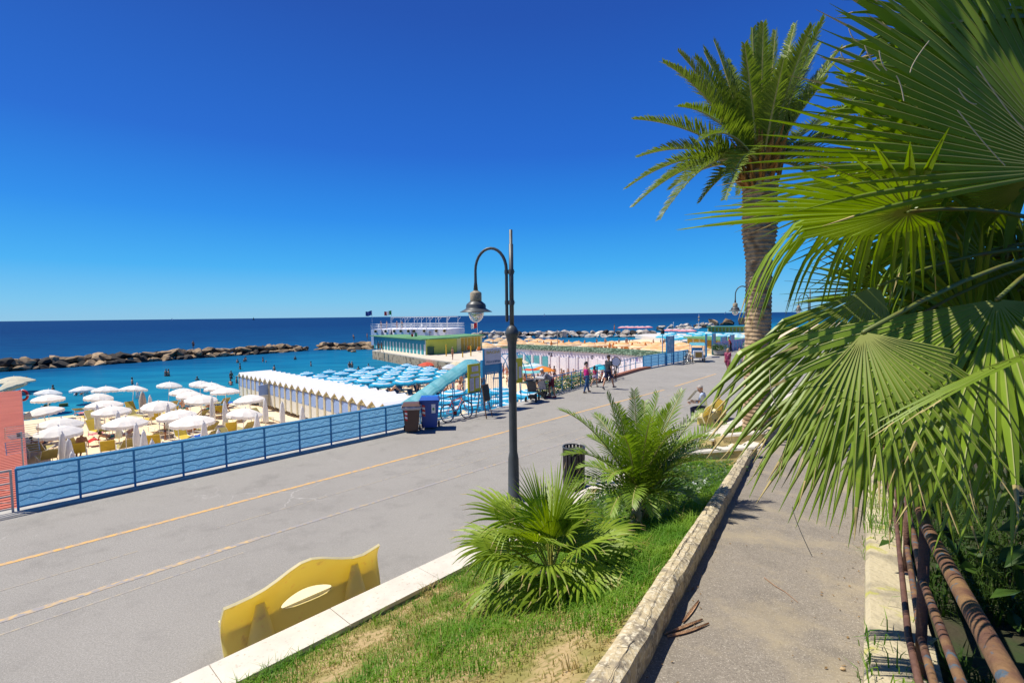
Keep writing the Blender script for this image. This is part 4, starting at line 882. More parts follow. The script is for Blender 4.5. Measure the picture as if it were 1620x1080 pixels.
# ---- the big fan palm leaning over the path
rg = random.Random(11); CC = V((3.95, 3.3, 4.35)); gz = pz(*TW(V((3.95, 3.3, 0)))) + 0.3
bp_ = thing('fan_palm', 'large fan palm hanging its broad leaves over the path and railing', 'palm tree', (CC.x, CC.y, gz)); BO = V((CC.x, CC.y, gz))
b = MB(); b.lathe([(0.26, -0.1), (0.22, 0.2), (0.19, CC.z - gz - 0.9), (0.26, CC.z - gz - 0.4), (0.20, CC.z - gz + 0.1), (0.05, CC.z - gz + .35)], 18, wob=lambda a, z: 1 + 0.10 * sin(7 * a + 23 * z)); b.build('trunk', BOOT, bp_)
def big_leaf(px, py, dep, e1, e2, R_, lo=-130, hi=130, droop=0.2, bend=None, n=34, split=0.46, pet=True, wide=1.0):
    hub = at_d(px, py, dep) - BO; cc = CC - BO
    if pet:
        pt = MB(); ct = hub.lerp(cc, .5) + V((0, 0, 0.22)); k = 8; pts = arc_pts(cc, hub, ct, k); pt.tube(pts, [0.016 - 0.008 * i / k for i in range(k + 1)], 6); pt.build('petiole', PETB, bp_, True)
    o = fan_leaf(hub, e1, e2, R_, lo, hi, n, split, droop, bend, rg, wide, 0.10, True).build('fan_blade', [FANL, TIPB, RIBM], bp_)
    return hub
far_hang = lambda th, r: (r.uniform(0.42, 0.6) if th < -0.25 else None)
big_leaf(1437, 335, 2.35, (-1, 0, 0.0), (-0.22, -0.93, 0.14), 1.04, -150, 60, 0.05, far_hang, 40)                           # the level one across the trunk
big_leaf(1366, 526, 1.62, (-0.30, -0.50, -0.76), (0.85, -0.45, 0.05), 0.61, -36, 76, 0.22, lambda th, r: r.uniform(0.45, 0.65) if th > 0.75 else (r.uniform(0.62, 0.8) if r.random() < 0.3 else None), 26, 0.36, True, 1.0)
for q_ in [(1480, 190, 4.0, (-.8, .1, .3)), (1590, 110, 3.9, (-.5, .1, .8)), (1560, 270, 3.7, (-.9, .1, -.1)), (1610, 390, 3.6, (-.7, .1, -.5)), (1490, 350, 4.1, (-.8, .1, -.4)), (1450, 480, 4.2, (-.5, .1, -.8)), (1560, 610, 3.9, (-.5, .1, -.8)), (1640, 560, 3.4, (-.4, .1, -.85)), (1660, 200, 3.2, (-.9, .1, .15)), (1530, 440, 3.8, (-.2, .1, -.9)), (1600, 500, 4.3, (-.9, .1, -.2)), (1520, 60, 4.3, (-.4, .1, .9))]:
    e_ = V(q_[3]).normalized(); big_leaf(q_[0], q_[1], q_[2], e_, V((e_.z, rg.uniform(-.35, .35), -e_.x)), rg.uniform(0.95, 1.2), -110, 110, rg.uniform(0.15, 0.5), (lambda th, r: r.uniform(.4, .7) if r.random() < .5 else None), 30, 0.5)
for q_ in [(1430, -190, 2.7), (1560, -220, 2.6), (1690, -160, 2.4), (1500, -330, 3.2), (1640, -350, 3.0), (1760, 60, 2.6)]:  # unseen crown leaves above the frame, added to shade the right side
    e_ = V((-0.85, rg.uniform(-.5, .5), rg.uniform(-.1, .35))).normalized(); big_leaf(q_[0], q_[1], q_[2], e_, V((rg.uniform(-.3, .3), .9, .25)), 1.15, -110, 110, 0.15, None, 30, 0.55)
big_leaf(1390, 452, 2.7, (-0.74, -0.08, -0.66), (0.45, -0.35, -0.80), 1.30, -24, 56, 0.22, lambda th, r: r.uniform(0.5, 0.7) if th < -0.3 else None, 30, 0.62)
big_leaf(1420, 520, 3.0, (-0.66, -0.05, -0.75), (0.55, -0.30, -0.75), 1.30, -18, 60, 0.2, None, 30, 0.62)
big_leaf(1577, 474, 1.95, (-0.60, -0.45, -0.70), (0.66, -0.68, 0.06), 0.92, -72, 80, 0.10, None, 32, 0.62)
big_leaf(1700, 268, 1.95, (-0.93, 0.05, 0.36), (0.30, 0.30, 0.90), 1.12, -34, 120, 0.07, None, 42, 0.50)
big_leaf(1665, 175, 2.5, (-0.45, 0.1, 0.88), (0.86, 0.15, 0.45), 1.25, -60, 120, 0.03, None, 30, 0.6, True, 1.1)
big_leaf(1735, 520, 1.30, (-0.80, 0.25, -0.42), (0.1, 0.9, -0.35), 0.60, -24, 26, 0.14, None, 9, 0.35, False)
big_leaf(1412, 458, 3.9, (-1, 0.1, 0.02), (0.1, -0.5, 0.85), 0.80, -38, 45, 0.03, None, 20, 0.35)
big_leaf(1500, 255, 3.3, (-1, 0.0, 0.10), (0.0, -0.85, 0.28), 1.42, -80, 60, 0.05, None, 30)
big_leaf(1490, 600, 3.4, (-0.75, 0.1, -0.65), (0.6, -0.3, -0.7), 1.0, -70, 80, 0.3, None, 28)
big_leaf(1560, 410, 3.2, (-0.6, 0.2, -0.75), (0.75, 0.2, -0.6), 1.1, -120, 120, 0.5, lambda th, r: r.uniform(0.35, 0.6), 30)
big_leaf(1500, 420, 3.4, (-0.3, 0.2, -0.9), (0.9, 0.2, -0.3), 0.9, -120, 120, 0.5, lambda th, r: r.uniform(0.3, 0.5), 30)
big_leaf(1620, 300, 3.0, (-0.95, 0.1, 0.05), (0.15, 0.7, -0.6), 1.3, -70, 90, 0.12, None, 34)
big_leaf(1540, 520, 3.3, (-0.8, 0.3, -0.4), (0.4, 0.4, -0.8), 1.0, -110, 110, 0.3, None, 30)
big_leaf(1690, 600, 2.5, (-0.45, -0.3, -0.85), (0.8, -0.55, -0.15), 1.0, -70, 60, 0.15, None, 26)
big_leaf(1610, 560, 2.15, (-0.28, -0.25, -0.93), (0.9, -0.40, -0.15), 0.92, -38, 40, 0.12, lambda th, r: r.uniform(.5, .8) if r.random() < .4 else None, 15, 0.42)
for i in range(16):                       # the rest of the crown, away from the camera and over the top
    a = radians(-75 + i * 13.0) + rg.uniform(-.1, .1); el = rg.uniform(-0.35, 1.1); a += rg.uniform(-.35, .35); hd = V((cos(a), sin(a), 0)); pl = rg.uniform(0.9, 1.3)
    hub = (CC - BO) + hd * cos(el) * pl + V((0, 0, sin(el) * pl)); e1 = (hd * cos(el - .35) + V((0, 0, sin(el - .35)))); pt = MB(); pt.tube([CC - BO, (CC - BO).lerp(hub, .5) + V((0, 0, .1)), hub], [.022, .016, .011], 6); pt.build('petiole', PETI, bp_, True)
    fan_leaf(hub, e1, V((-hd.y, hd.x, 0)), rg.uniform(0.95, 1.15), -120, 120, 44, 0.52, 0.35, None, rg).build('fan_blade', [FANL, TIPB], bp_)
for (x0, y0, x1, y1, x2, y2, d) in [(1545, 105, 1590, 170, 1620, 205, 1.7), (1515, 175, 1560, 230, 1590, 262, 1.75), (1343, 45, 1350, 62, 1360, 65, 1.8), (1368, 72, 1378, 95, 1392, 112, 1.8), (1391, 80, 1395, 100, 1403, 112, 1.8), (1418, 120, 1425, 135, 1430, 160, 1.8), (1440, 115, 1448, 95, 1470, 65, 1.8), (1330, 82, 1336, 95, 1350, 98, 1.9), (1516, 140, 1530, 160, 1545, 165, 1.7), (1430, 560, 1440, 640, 1425, 700, 2.1), (1218, 585, 1220, 620, 1232, 650, 2.2), (1253, 800, 1262, 830, 1285, 880, 2.0)]:
    b = MB(); A_, B_, D_ = (at_d(x, y, d) - BO for x, y in ((x0, y0), (x1, y1), (x2, y2))); b.tube(arc_pts(A_, D_, B_ * 1.0 + (B_ - (A_ + D_) / 2) * 0.8, 7), 0.0018, 4); b.build('loose_fibre', FIBR, bp_)
# ---- garden trees behind the railing: leafy clumps
def leafy_tree(label, t, w, zc, rad, n, rng, mat, name='garden_tree', group='trees in the garden'):
    th = thing(name, label, 'tree', G(t, w, 0.0), 0, group)
    tr = MB(); tr.tube([(0, 0, -0.3), (0.08, 0.05, zc * 0.35), (-0.05, 0.1, zc * 0.75)], [0.16, 0.13, 0.08], 8)
    for k in range(5): a = k * 1.3; tr.tube([(0, 0, zc * 0.45), (cos(a) * rad[0] * .5, sin(a) * rad[1] * .5, zc * 0.9)], [0.07, 0.02], 6)
    tr.build('trunk', BOOT, th); b = MB()
    cl = [V((rng.gauss(0, .42) * rad[0], rng.gauss(0, .42) * rad[1], zc + rng.gauss(0, .42) * rad[2])) for _ in range(34)]
    for i in range(n):
        c = rng.choice(cl); p = c + V((rng.gauss(0, .2) * rad[0], rng.gauss(0, .2) * rad[1], rng.gauss(0, .2) * rad[2])); r = rng.uniform(0.05, 0.12); m = Euler((rng.uniform(-.9, .9), rng.uniform(-.9, .9), rng.uniform(0, 6.3))).to_matrix()
        b.add([p + m @ V(q) for q in ((-r, 0, 0), (0, -r * .45, 0.01), (r, 0, -0.02), (0, r * .45, 0.01))], [(0, 1, 2, 3)])
    b.build('crown', mat, th); return th
GTREE = leaf_mat('garden_leaf', (0.035, 0.085, 0.014), (0.07, 0.13, 0.02), (0.12, 0.19, 0.03), 0.45, 0.25)
rg = random.Random(31)
leafy_tree('dense evergreen bush behind the rusty railing under the fan palm', 5.2, -2.8, 2.2, (1.7, 1.7, 1.3), 7000, rg, GTREE)
leafy_tree('dark leafy tree behind the trunk of the fan palm', 9.0, -2.2, 3.4, (2.0, 2.2, 2.0), 8000, rg, GTREE)
leafy_tree('tall dark tree rising behind the fan palm leaves', 10.5, -4.4, 5.2, (2.2, 2.2, 2.4), 8000, rg, GTREE)
leafy_tree('bushy tree farther along the garden wall', 15.5, -3.6, 3.2, (2.2, 1.6, 2.2), 7000, rg, GTREE)
leafy_tree('round tree at the end of the garden wall', 22, -4.0, 3.2, (2.6, 2.0, 2.4), 6000, rg, GTREE)
# ---- rusty pipe railing
RUST = M('rusty_pipe', (0.125, 0.060, 0.038), 0.72, 0.15, 9, 0.4, col2=(0.22, 0.125, 0.055), mix=(0.42, 0.66), col3=(0.075, 0.105, 0.135), scale3=16, mix3=(0.585, 0.62), bscale=60)
RUST2 = M('rusty_post', (0.105, 0.05, 0.035), 0.75, 0.15, 9, 0.4, col2=(0.15, 0.075, 0.05), mix=(0.42, 0.62), bscale=60)
def wrail(t): return lerp([(-3, 0.15), (1.65, -0.10), (3.2, 0.13), (5.9, 0.40), (10, 0.86), (18, 1.8)], t)
wrail = lambda t: lerp([(-3, -0.75), (1.65, -0.10), (3.22, 0.13), (5.9, 0.40), (9.2, 0.80), (18, 1.85)], t)
rl = thing('pipe_railing', 'rusty pipe railing with flaking blue paint along the garden wall', 'railing', G(3.22, 0.13, 0)); RO = G(3.22, 0.13, 0)
rz_ = lambda t, h: G(t, wrail(t), path_z(*G(t, wrail(t)).to_2d()) + h) - RO
for h, r in ((1.10, 0.027), (0.80, 0.018), (0.50, 0.018)):
    b = MB(); b.tube([rz_(t, h) for t in (-0.6, 0.6, 1.65, 2.4, 3.22, 4.1, 5.0, 5.9, 7.5, 9.2, 12, 15)], r, 16); b.build('rail', RUST, rl, True)
b = MB(); b.tube([rz_(t, 0.47) + WD * 0.05 for t in (2.2, 3.3, 5.0, 5.9, 7.5, 9.2, 12)], 0.017, 10); b.build('lower_pipe', RUST2, rl, True)
for t in (1.3, 3.25, 5.05, 6.85, 8.7, 10.6, 12.6):
    b = MB(); b.tube([rz_(t, 0.15), rz_(t, 1.09)], 0.024, 12); b.tube([rz_(t, 0.28), rz_(t, 0.30)], 0.045, 12); b.build('post', RUST2, rl, True)
# ---- bits on the path and lawn
th = thing('dry_palm_sheath', 'curled brown strips of dry palm lying on the path', 'debris', on_path(1100, 990)); DO = V(th.location); WOODY = M('dry_bark', (0.50, 0.31, 0.18), 0.8, 0.25, 20, 0.4)
for pts in ([(1052, 1003), (1082, 991), (1112, 979)], [(1056, 1006), (1088, 1001), (1122, 985)], [(1080, 984), (1094, 967), (1106, 949)]):
    P3 = [on_path(*q, 0.009) - DO for q in pts]; b = MB(); sd = (P3[2] - P3[0]).cross(V((0, 0, 1))).normalized(); vs = []
    for k in range(9):
        u = k / 8; c = P3[0].lerp(P3[1], u).lerp(P3[1].lerp(P3[2], u), u); w = 0.010 * sin(pi * min(1, u * 0.9 + 0.08)) + 0.003
        vs += [c - sd * w + V((0, 0, .006)), c + V((0, 0, -0.006)), c + sd * w + V((0, 0, .005))]
    b.add(vs, [(k * 3 + j, k * 3 + j + 1, k * 3 + j + 4, k * 3 + j + 3) for k in range(8) for j in (0, 1)]); b.build('strip', WOODY, th)
b = MB(); b.tube([on_path(x, y, 0.006) for x, y in ((1209, 913), (1226, 926), (1243, 936), (1262, 952))], [0.004, 0.004, .003, .002], 6); tag(b.build('twig', M('pale_twig', (0.36, 0.22, 0.13), 0.8)), 'thin curved twig lying in the middle of the path', 'twig')
b = MB(); b.ball(on_path(1333, 1057, 0.012), 0.014, 10, 6, (1.3, 0.8, 0.6)); tag(b.build('pebble', M('tan_pebble', (0.5, 0.36, 0.2), 0.7)), 'small tan seed lying on the path near the stained wall', 'pebble')
lp = at_d(1108, 768, 8.6); b = MB(); rg = random.Random(2); lz = lawn_z(*TW(lp)) + 0.06
vs = [V((lp.x + (i - 2) * 0.06 + rg.uniform(-.02, .02), lp.y + (j - 1) * 0.10 + rg.uniform(-.03, .03), lz + rg.uniform(0, 0.07))) for i in range(5) for j in range(3)]
b.add(vs, [(i * 3 + j, i * 3 + j + 1, i * 3 + j + 4, i * 3 + j + 3) for i in range(4) for j in range(2)]); tag(b.build('crumpled_paper', M('litter_paper', (0.65, 0.67, 0.72), 0.5, 0.2, 12)), 'crumpled white paper dropped in the grass beside the young palm', 'litter')
mb = MB(); rg = random.Random(44)
for i in range(5200):                     # leafy ground cover under the young palm
    t, w = rg.gauss(8.0, 1.15), rg.uniform(2.9, 5.1); p = G(t, w, lawn_z(t, w) + abs(rg.gauss(0.0, 0.17)) * (1.2 + mnoise.noise(V((t * 2, w * 2, 9))))); r = rg.uniform(0.02, 0.045); m = Euler((rg.uniform(-.8, .8), rg.uniform(-.8, .8), rg.uniform(0, 6.3))).to_matrix()
    mb.add([p + m @ V(q) for q in ((-r, 0, 0), (0, -r * .5, 0), (r, 0, 0), (0, r * .5, 0))], [(0, 1, 2, 3)])
tag(mb.build('ground_cover', GTREE), 'low dark leafy ground cover around the young palm', 'ground cover', kind='stuff')
# ================================================================== PEOPLE
SKIN = M('skin', (0.50, 0.27, 0.17), 0.55, 0.05, 4); SKIN2 = M('tanned_skin', (0.34, 0.16, 0.09), 0.55, 0.05, 4); SKIN3 = M('fair_skin', (0.60, 0.36, 0.25), 0.55, 0.05, 4)
HAIRD = M('dark_hair', (0.025, 0.018, 0.014), 0.55, 0.2, 30); HAIRG = M('grey_hair', (0.42, 0.38, 0.34), 0.6, 0.2, 30); HAIRB = M('brown_hair', (0.10, 0.05, 0.025), 0.6, 0.2, 30); HAIRY = M('blonde_hair', (0.50, 0.36, 0.18), 0.6, 0.2, 30)
EYEM = M('eye_dark', (0.02, 0.015, 0.012), 0.3)
def rotY(v, a): return V((v.x * cos(a) + v.z * sin(a), v.y, -v.x * sin(a) + v.z * cos(a)))
def skeleton(h, legL=(0, 0), legR=(0, 0), armL=(0, 0.12, 0.2), armR=(0, 0.12, 0.2), lean=0.0, girth=1.0, head=(0.0, 0.0), splay=0.0, shoulder=1.0):
    """bones of a standing, walking, sitting or bending figure facing +X; angles swing forward; returns (a, b, ra, rb, region)"""
    k = h / 1.75; B = []; g = girth; J = {}
    hip = V((0, 0, 0)); td = V((sin(lean), 0, cos(lean))); fw = V((cos(lean), 0, -sin(lean))); sd = V((0, 1, 0))
    waist = hip + td * 0.16 * k; chest = hip + td * 0.36 * k; neck = hip + td * 0.535 * k
    for s, (sw, kn), nm in ((1, legL, 'L'), (-1, legR, 'R')):
        hj = hip + sd * s * 0.092 * k; ta = sw; d1 = V((sin(ta), s * splay, -cos(ta))).normalized(); kj = hj + d1 * 0.43 * k; ca = sw - kn; d2 = V((sin(ca), s * splay * .4, -cos(ca))).normalized(); aj = kj + d2 * 0.41 * k
        B += [(hj, hj.lerp(kj, .5), .088 * k * g, .075 * k * g, 'thigh_up'), (hj.lerp(kj, .5), kj, .075 * k * g, .052 * k, 'thigh_low'), (kj, kj.lerp(aj, .35) - V((cos(ca), 0, sin(ca))) * .012 * k, .050 * k, .054 * k, 'calf'), (kj.lerp(aj, .35) - V((cos(ca), 0, sin(ca))) * .012 * k, aj, .054 * k, .036 * k, 'calf')]
        pt = 0.35 if ca < -0.45 else 0.0; f2 = V((cos(ca + pt * -1.2) if pt else 1, 0, sin(ca + pt * -1.2) if pt else 0)); f2.z = -abs(f2.z) if pt else 0
        heel = aj + V((-0.035 * k, 0, -0.035 * k)); toe = aj + V((0.16 * k, s * .02, -0.048 * k)) if not pt else aj + V((0.10 * k, 0, -0.13 * k))
        B += [(heel, toe, .038 * k, .027 * k, 'foot'), (aj, heel, .036 * k, .036 * k, 'foot')]; J['foot' + nm] = min(heel.z, toe.z) - .036 * k
        sj = neck - td * 0.045 * k + sd * s * 0.172 * k * shoulder; sa, ab, el = (armL if s > 0 else armR)
        a1 = V((sin(sa), s * sin(ab), -cos(sa) * cos(ab))).normalized(); ej = sj + a1 * 0.295 * k; fa = sa + el; a2 = V((sin(fa), s * sin(ab) * 0.3, -cos(fa))).normalized(); wj = ej + a2 * 0.25 * k
        B += [(sj, ej, .046 * k * g, .036 * k * g, 'arm_up'), (ej, wj, .036 * k, .024 * k, 'arm_low'), (wj, wj + a2 * .075 * k, .024 * k, .028 * k, 'hand')]
        J['hand' + nm] = (wj + a2 * .075 * k, a2, s); B += [(neck - td * .03 * k, sj, .058 * k, .055 * k, 'chest')]
    B += [(hip + sd * .075 * k, hip - sd * .075 * k, .098 * k * g, .098 * k * g, 'pelvis'), (hip + td * .02 * k - fw * .035 * k + sd * .055 * k, hip + td * .02 * k - fw * .035 * k - sd * .055 * k, .09 * k * g, .09 * k * g, 'pelvis'), (hip, waist, .115 * k * g, .112 * k * g, 'belly'), (waist + sd * .04 * k, chest + sd * .055 * k, .098 * k * g, .105 * k, 'belly'), (waist - sd * .04 * k, chest - sd * .055 * k, .098 * k * g, .105 * k, 'belly'), (chest + sd * .06 * k, neck - td * .07 * k + sd * .10 * k, .105 * k, .07 * k, 'chest'), (chest - sd * .06 * k, neck - td * .07 * k - sd * .10 * k, .105 * k, .07 * k, 'chest'), (chest, neck - td * .06 * k, .11 * k, .08 * k, 'chest')]
    hd = V((sin(lean * .4 + head[0]), 0, cos(lean * .4 + head[0]))); hf = V((hd.z, 0, -hd.x)); hb = neck + hd * .11 * k
    B += [(neck - td * .02 * k, hb, .055 * k, .05 * k, 'neck'), (hb + hf * .02 * k, hb + hd * .12 * k + hf * .005 * k, .072 * k, .092 * k, 'head'), (hb + hd * .07 * k - hf * .02 * k, hb + hd * .11 * k - hf * .02 * k, .085 * k, .09 * k, 'head'), (hb + hd * .075 * k + hf * .085 * k, hb + hd * .035 * k + hf * .103 * k, .012 * k, .018 * k, 'head'), (hb - hd * .035 * k + hf * .06 * k, hb - hd * .03 * k + hf * .07 * k, .03 * k, .03 * k, 'head')]
    for s in (-1, 1): B.append((hb + hd * .04 * k + sd * s * .083 * k, hb + hd * .075 * k + sd * s * .09 * k, .016 * k, .018 * k, 'head'))
    J.update(hb=hb, hd=hd, hf=hf, k=k, neck=neck, chest=chest, fw=fw, td=td)
    lo = min(J['footL'], J['footR']); J['lo'] = lo
    return B, J
def body_mesh(B, J, voxel=0.018):
    mb = MB()
    for a, b, ra, rb, reg in B:
        a, b = V(a), V(b); d = b - a; L = max(d.length, 1e-4); z = d / L if d.length > 1e-4 else V((0, 0, 1)); x = z.orthogonal().normalized(); y = z.cross(x); vs, n, K = [], 10, 4
        rings = [(-ra * cos(pi / 2 * i / K), ra * sin(pi / 2 * i / K)) for i in range(1, K + 1)] + [(L + rb * sin(pi / 2 * i / K), rb * cos(pi / 2 * i / K)) for i in range(0, K)]
        vs.append(a - z * ra)
        for (h_, r_) in rings: vs += [a + z * h_ + (x * cos(2 * pi * j / n) + y * sin(2 * pi * j / n)) * r_ for j in range(n)]
        vs.append(b + z * rb); m = len(rings); fs = [(0, 1 + (j + 1) % n, 1 + j) for j in range(n)] + [(len(vs) - 1, 1 + (m - 1) * n + j, 1 + (m - 1) * n + (j + 1) % n) for j in range(n)]
        fs += [(1 + i * n + j, 1 + i * n + (j + 1) % n, 1 + (i + 1) * n + (j + 1) % n, 1 + (i + 1) * n + j) for i in range(m - 1) for j in range(n)]; mb.add(vs, fs)
    o = mb.build('tmp', SKIN); r = o.modifiers.new('r', 'REMESH'); r.mode = 'VOXEL'; r.voxel_size = voxel; s = o.modifiers.new('s', 'SMOOTH'); s.iterations = 3; s.factor = 0.4
    me = bpy.data.meshes.new_from_object(o.evaluated_get(bpy.context.evaluated_depsgraph_get())); bpy.data.objects.remove(o); me.materials.clear(); return me
def region(B, p):
    best, bd = None, 1e9
    for a, b, ra, rb, reg in B:
        d = b - a; L2 = d.length_squared; u = 0 if L2 < 1e-9 else min(1, max(0, (p - a).dot(d) / L2)); q = (p - a - d * u).length - (ra + (rb - ra) * u)
        if q < bd: bd, best = q, (reg, u)
    return best
def fingers(mb, J):
    for nm in ('handL', 'handR'):
        p, a2, s = J[nm]; k = J['k']; sd = V((0, 1, 0)); fwd = sd.cross(a2).normalized()
        for i, (off, L) in enumerate(((-.024, .062), (-.008, .074), (.008, .070), (.024, .056))):
            q = p + fwd * off * k; c = -sd * s * .25
            mb.tube([q - a2 * .02 * k, q + a2 * L * .45 * k, q + a2 * L * .8 * k + c * .05 * k, q + a2 * L * .98 * k + c * .12 * k], [.0105 * k, .0098 * k, .009 * k, .007 * k], 6)
        q = p - a2 * .045 * k + fwd * .026 * k; mb.tube([q, q + (fwd * .03 + a2 * .025) * k, q + (fwd * .034 + a2 * .062) * k], [.012 * k, .0115 * k, .008 * k], 6)
def person(label, loc, rz, h, skin, wear, hair, hair_style='short', group=None, voxel=0.018, sit=None, **pose):
    """wear: list of (part name, material, regions, thickness); regions {name: (u0, u1)}"""
    B, J = skeleton(h, **pose); me = body_mesh(B, J, voxel); lo = sit if sit is not None else J['lo']; th = thing('person', label, 'person', loc, rz, group)
    mb = MB(); fingers(mb, J)
    for s in (-1, 1): mb.ball(J['hb'] + J['hd'] * .075 * J['k'] + J['hf'] * .088 * J['k'] + V((0, s * .033 * J['k'], 0)), .011 * J['k'], 6, 4, mat=1)
    bm = bmesh.new(); bm.from_mesh(me); fm = mb.mesh('f', [skin, EYEM]); bm.from_mesh(fm); bm.to_mesh(me); bm.free(); me.materials.append(skin); me.materials.append(EYEM)
    for p in me.polygons: p.use_smooth = True
    me.transform(Matrix.Translation((0, 0, -lo))); body = link('body', me, th); sh = V((0, 0, lo))
    reg = [region(B, v.co + sh) for v in me.vertices]; nv = len(me.vertices)
    for nm, mat, rg_, tk in wear:
        keep = [i for i, (r, u) in enumerate(reg) if r in rg_ and rg_[r][0] <= u <= rg_[r][1]]; ks = set(keep); ix = {}; vs, fs = [], []
        for p in me.polygons:
            if all(v in ks for v in p.vertices):
                for v in p.vertices:
                    if v not in ix: ix[v] = len(vs); vs.append(me.vertices[v].co + me.vertices[v].normal * tk)
                fs.append([ix[v] for v in p.vertices])
        m2 = bpy.data.meshes.new(nm); m2.from_pydata(vs, [], fs); m2.materials.append(mat)
        for p in m2.polygons: p.use_smooth = True
        link(nm, m2, th)
    k, hb, hd, hf = J['k'], J['hb'] - sh, J['hd'], J['hf']; b = MB(); c = hb + hd * .115 * k - hf * .018 * k; vs, n = [], 14
    low = {'short': -0.25, 'bun': -0.35, 'long': -0.5, 'bald': -0.9}[hair_style]
    for i in range(8):
        for j in range(n):
            ph = 2 * pi * j / n; back = (1 - cos(ph)) / 2; zmin = 0.42 + (low - 0.42) * back ** 0.7; el = pi / 2 - (pi / 2 - math.asin(zmin)) * i / 7; r_ = .102 * k * (1 + .03 * mnoise.noise(V((j, i, 1.5))))
            vs.append(c + hd * r_ * sin(el) * 1.0 + hf * r_ * cos(el) * cos(ph) * 1.08 + V((0, 1, 0)) * r_ * cos(el) * sin(ph) * 0.95)
    fs = [(i * n + j, i * n + (j + 1) % n, (i + 1) * n + (j + 1) % n, (i + 1) * n + j) for i in range(7) for j in range(n)]; b.add(vs, fs)
    if hair_style == 'bun': b.ball(c - hf * .105 * k - hd * .01 * k, .042 * k, 10, 6); b.tube([c - hf * .11 * k, c - hf * .14 * k - hd * .05 * k, c - hf * .12 * k - hd * .14 * k], [.03 * k, .032 * k, .008 * k], 8)
    if hair_style == 'long': b.tube([c - hf * .07 * k, c - hf * .10 * k - hd * .12 * k, c - hf * .10 * k - hd * .24 * k], [.085 * k, .075 * k, .02 * k], 10)
    b.build('hair', hair, th, True); return th, J, lo
TOP_SHORT = {'belly': (0, 1), 'chest': (0, 1), 'arm_up': (0, .72), 'pelvis': (0, 1)}
TOP_TANK = {'belly': (0, 1), 'chest': (0, .82)}
SHORTS = {'pelvis': (0, 1), 'thigh_up': (0, 1), 'thigh_low': (0, .72)}; JEANS = {'pelvis': (0, 1), 'thigh_up': (0, 1), 'thigh_low': (0, 1), 'calf': (0, 1)}
HOT = {'pelvis': (0, 1), 'thigh_up': (0, .75)}; SHOES = {'foot': (0, 1)}; TRUNKS = {'pelvis': (0, 1), 'thigh_up': (0, .9)}
PINK = M('magenta_top', (0.62, 0.02, 0.22), 0.75); JEANM = M('blue_denim', (0.02, 0.09, 0.24), 0.85, 0.2, 8); GREYT = M('dark_grey_shirt', (0.035, 0.04, 0.05), 0.85); NAVY = M('navy_shorts', (0.012, 0.02, 0.07), 0.85); SHOE = M('grey_shoe', (0.16, 0.16, 0.18), 0.7); LILAC = M('lilac_skirt', (0.55, 0.46, 0.66), 0.8); SAND_ = M('brown_sandal', (0.10, 0.05, 0.03), 0.7)
person('woman in magenta tank top and blue jeans walking beside the girl', at_z(928, 621), RZ - 0.2, 1.62, SKIN3, [('tank_top', PINK, TOP_TANK, .010), ('jeans', JEANM, JEANS, .010), ('sandals', SAND_, SHOES, .006)], HAIRD, 'bun', 'family walking along the promenade', legL=(0.36, 0.10), legR=(-0.28, 0.12), armL=(-0.25, .14, .45), armR=(0.20, .15, 1.2), girth=1.12)
person('little girl in pink top and lilac skirt reaching for the man', at_z(941, 612), RZ - 0.1, 1.18, SKIN, [('top', M('pink_top', (0.62, 0.03, 0.12), 0.75), TOP_TANK, .008), ('skirt', LILAC, HOT, .020), ('sandals', SAND_, SHOES, .006)], HAIRD, 'long', 'family walking along the promenade', voxel=.014, legL=(-0.35, 0.3), legR=(0.30, 0.15), armL=(0.2, .1, .3), armR=(0.75, .2, .25), girth=0.92)
person('man in dark grey shirt and navy shorts striding in grey shoes', at_z(963, 615.5), RZ - 0.15, 1.80, SKIN, [('shirt', GREYT, TOP_SHORT, .014), ('shorts', NAVY, SHORTS, .016), ('shoes', SHOE, SHOES, .012)], HAIRD, 'short', 'family walking along the promenade', legL=(-0.36, 0.10), legR=(0.38, 0.06), armL=(0.2, .12, .3), armR=(-0.20, .14, .45), girth=1.12)
person('older woman with blonde hair and dark red patterned dress coming along the promenade', at_z(1151, 589.5), RZ + pi - 0.1, 1.62, SKIN, [('dress', M('dark_red_dress', (0.22, 0.02, 0.07), 0.8, 0.1, 9, col2=(0.45, 0.20, 0.22), mix=(.55, .6)), {**TOP_SHORT, 'thigh_up': (0, 1), 'thigh_low': (0, .8)}, .022), ('shoes', SAND_, SHOES, .008)], HAIRY, 'short', 'women walking towards us', legL=(0.2, .1), legR=(-.2, .2), girth=1.2)
person('dark haired woman in white and blue top beside the older woman', at_z(1170, 588), RZ + pi + 0.1, 1.60, SKIN, [('top', M('pale_blue_top', (0.55, 0.62, 0.75), 0.8, 0.1, 7), TOP_TANK, .010), ('trousers', M('white_trousers', (0.6, 0.6, 0.6), .8), JEANS, .010), ('shoes', SAND_, SHOES, .008)], HAIRD, 'long', 'women walking towards us', legL=(-0.2, .2), legR=(.2, .1), armR=(.5, .1, 1.3))
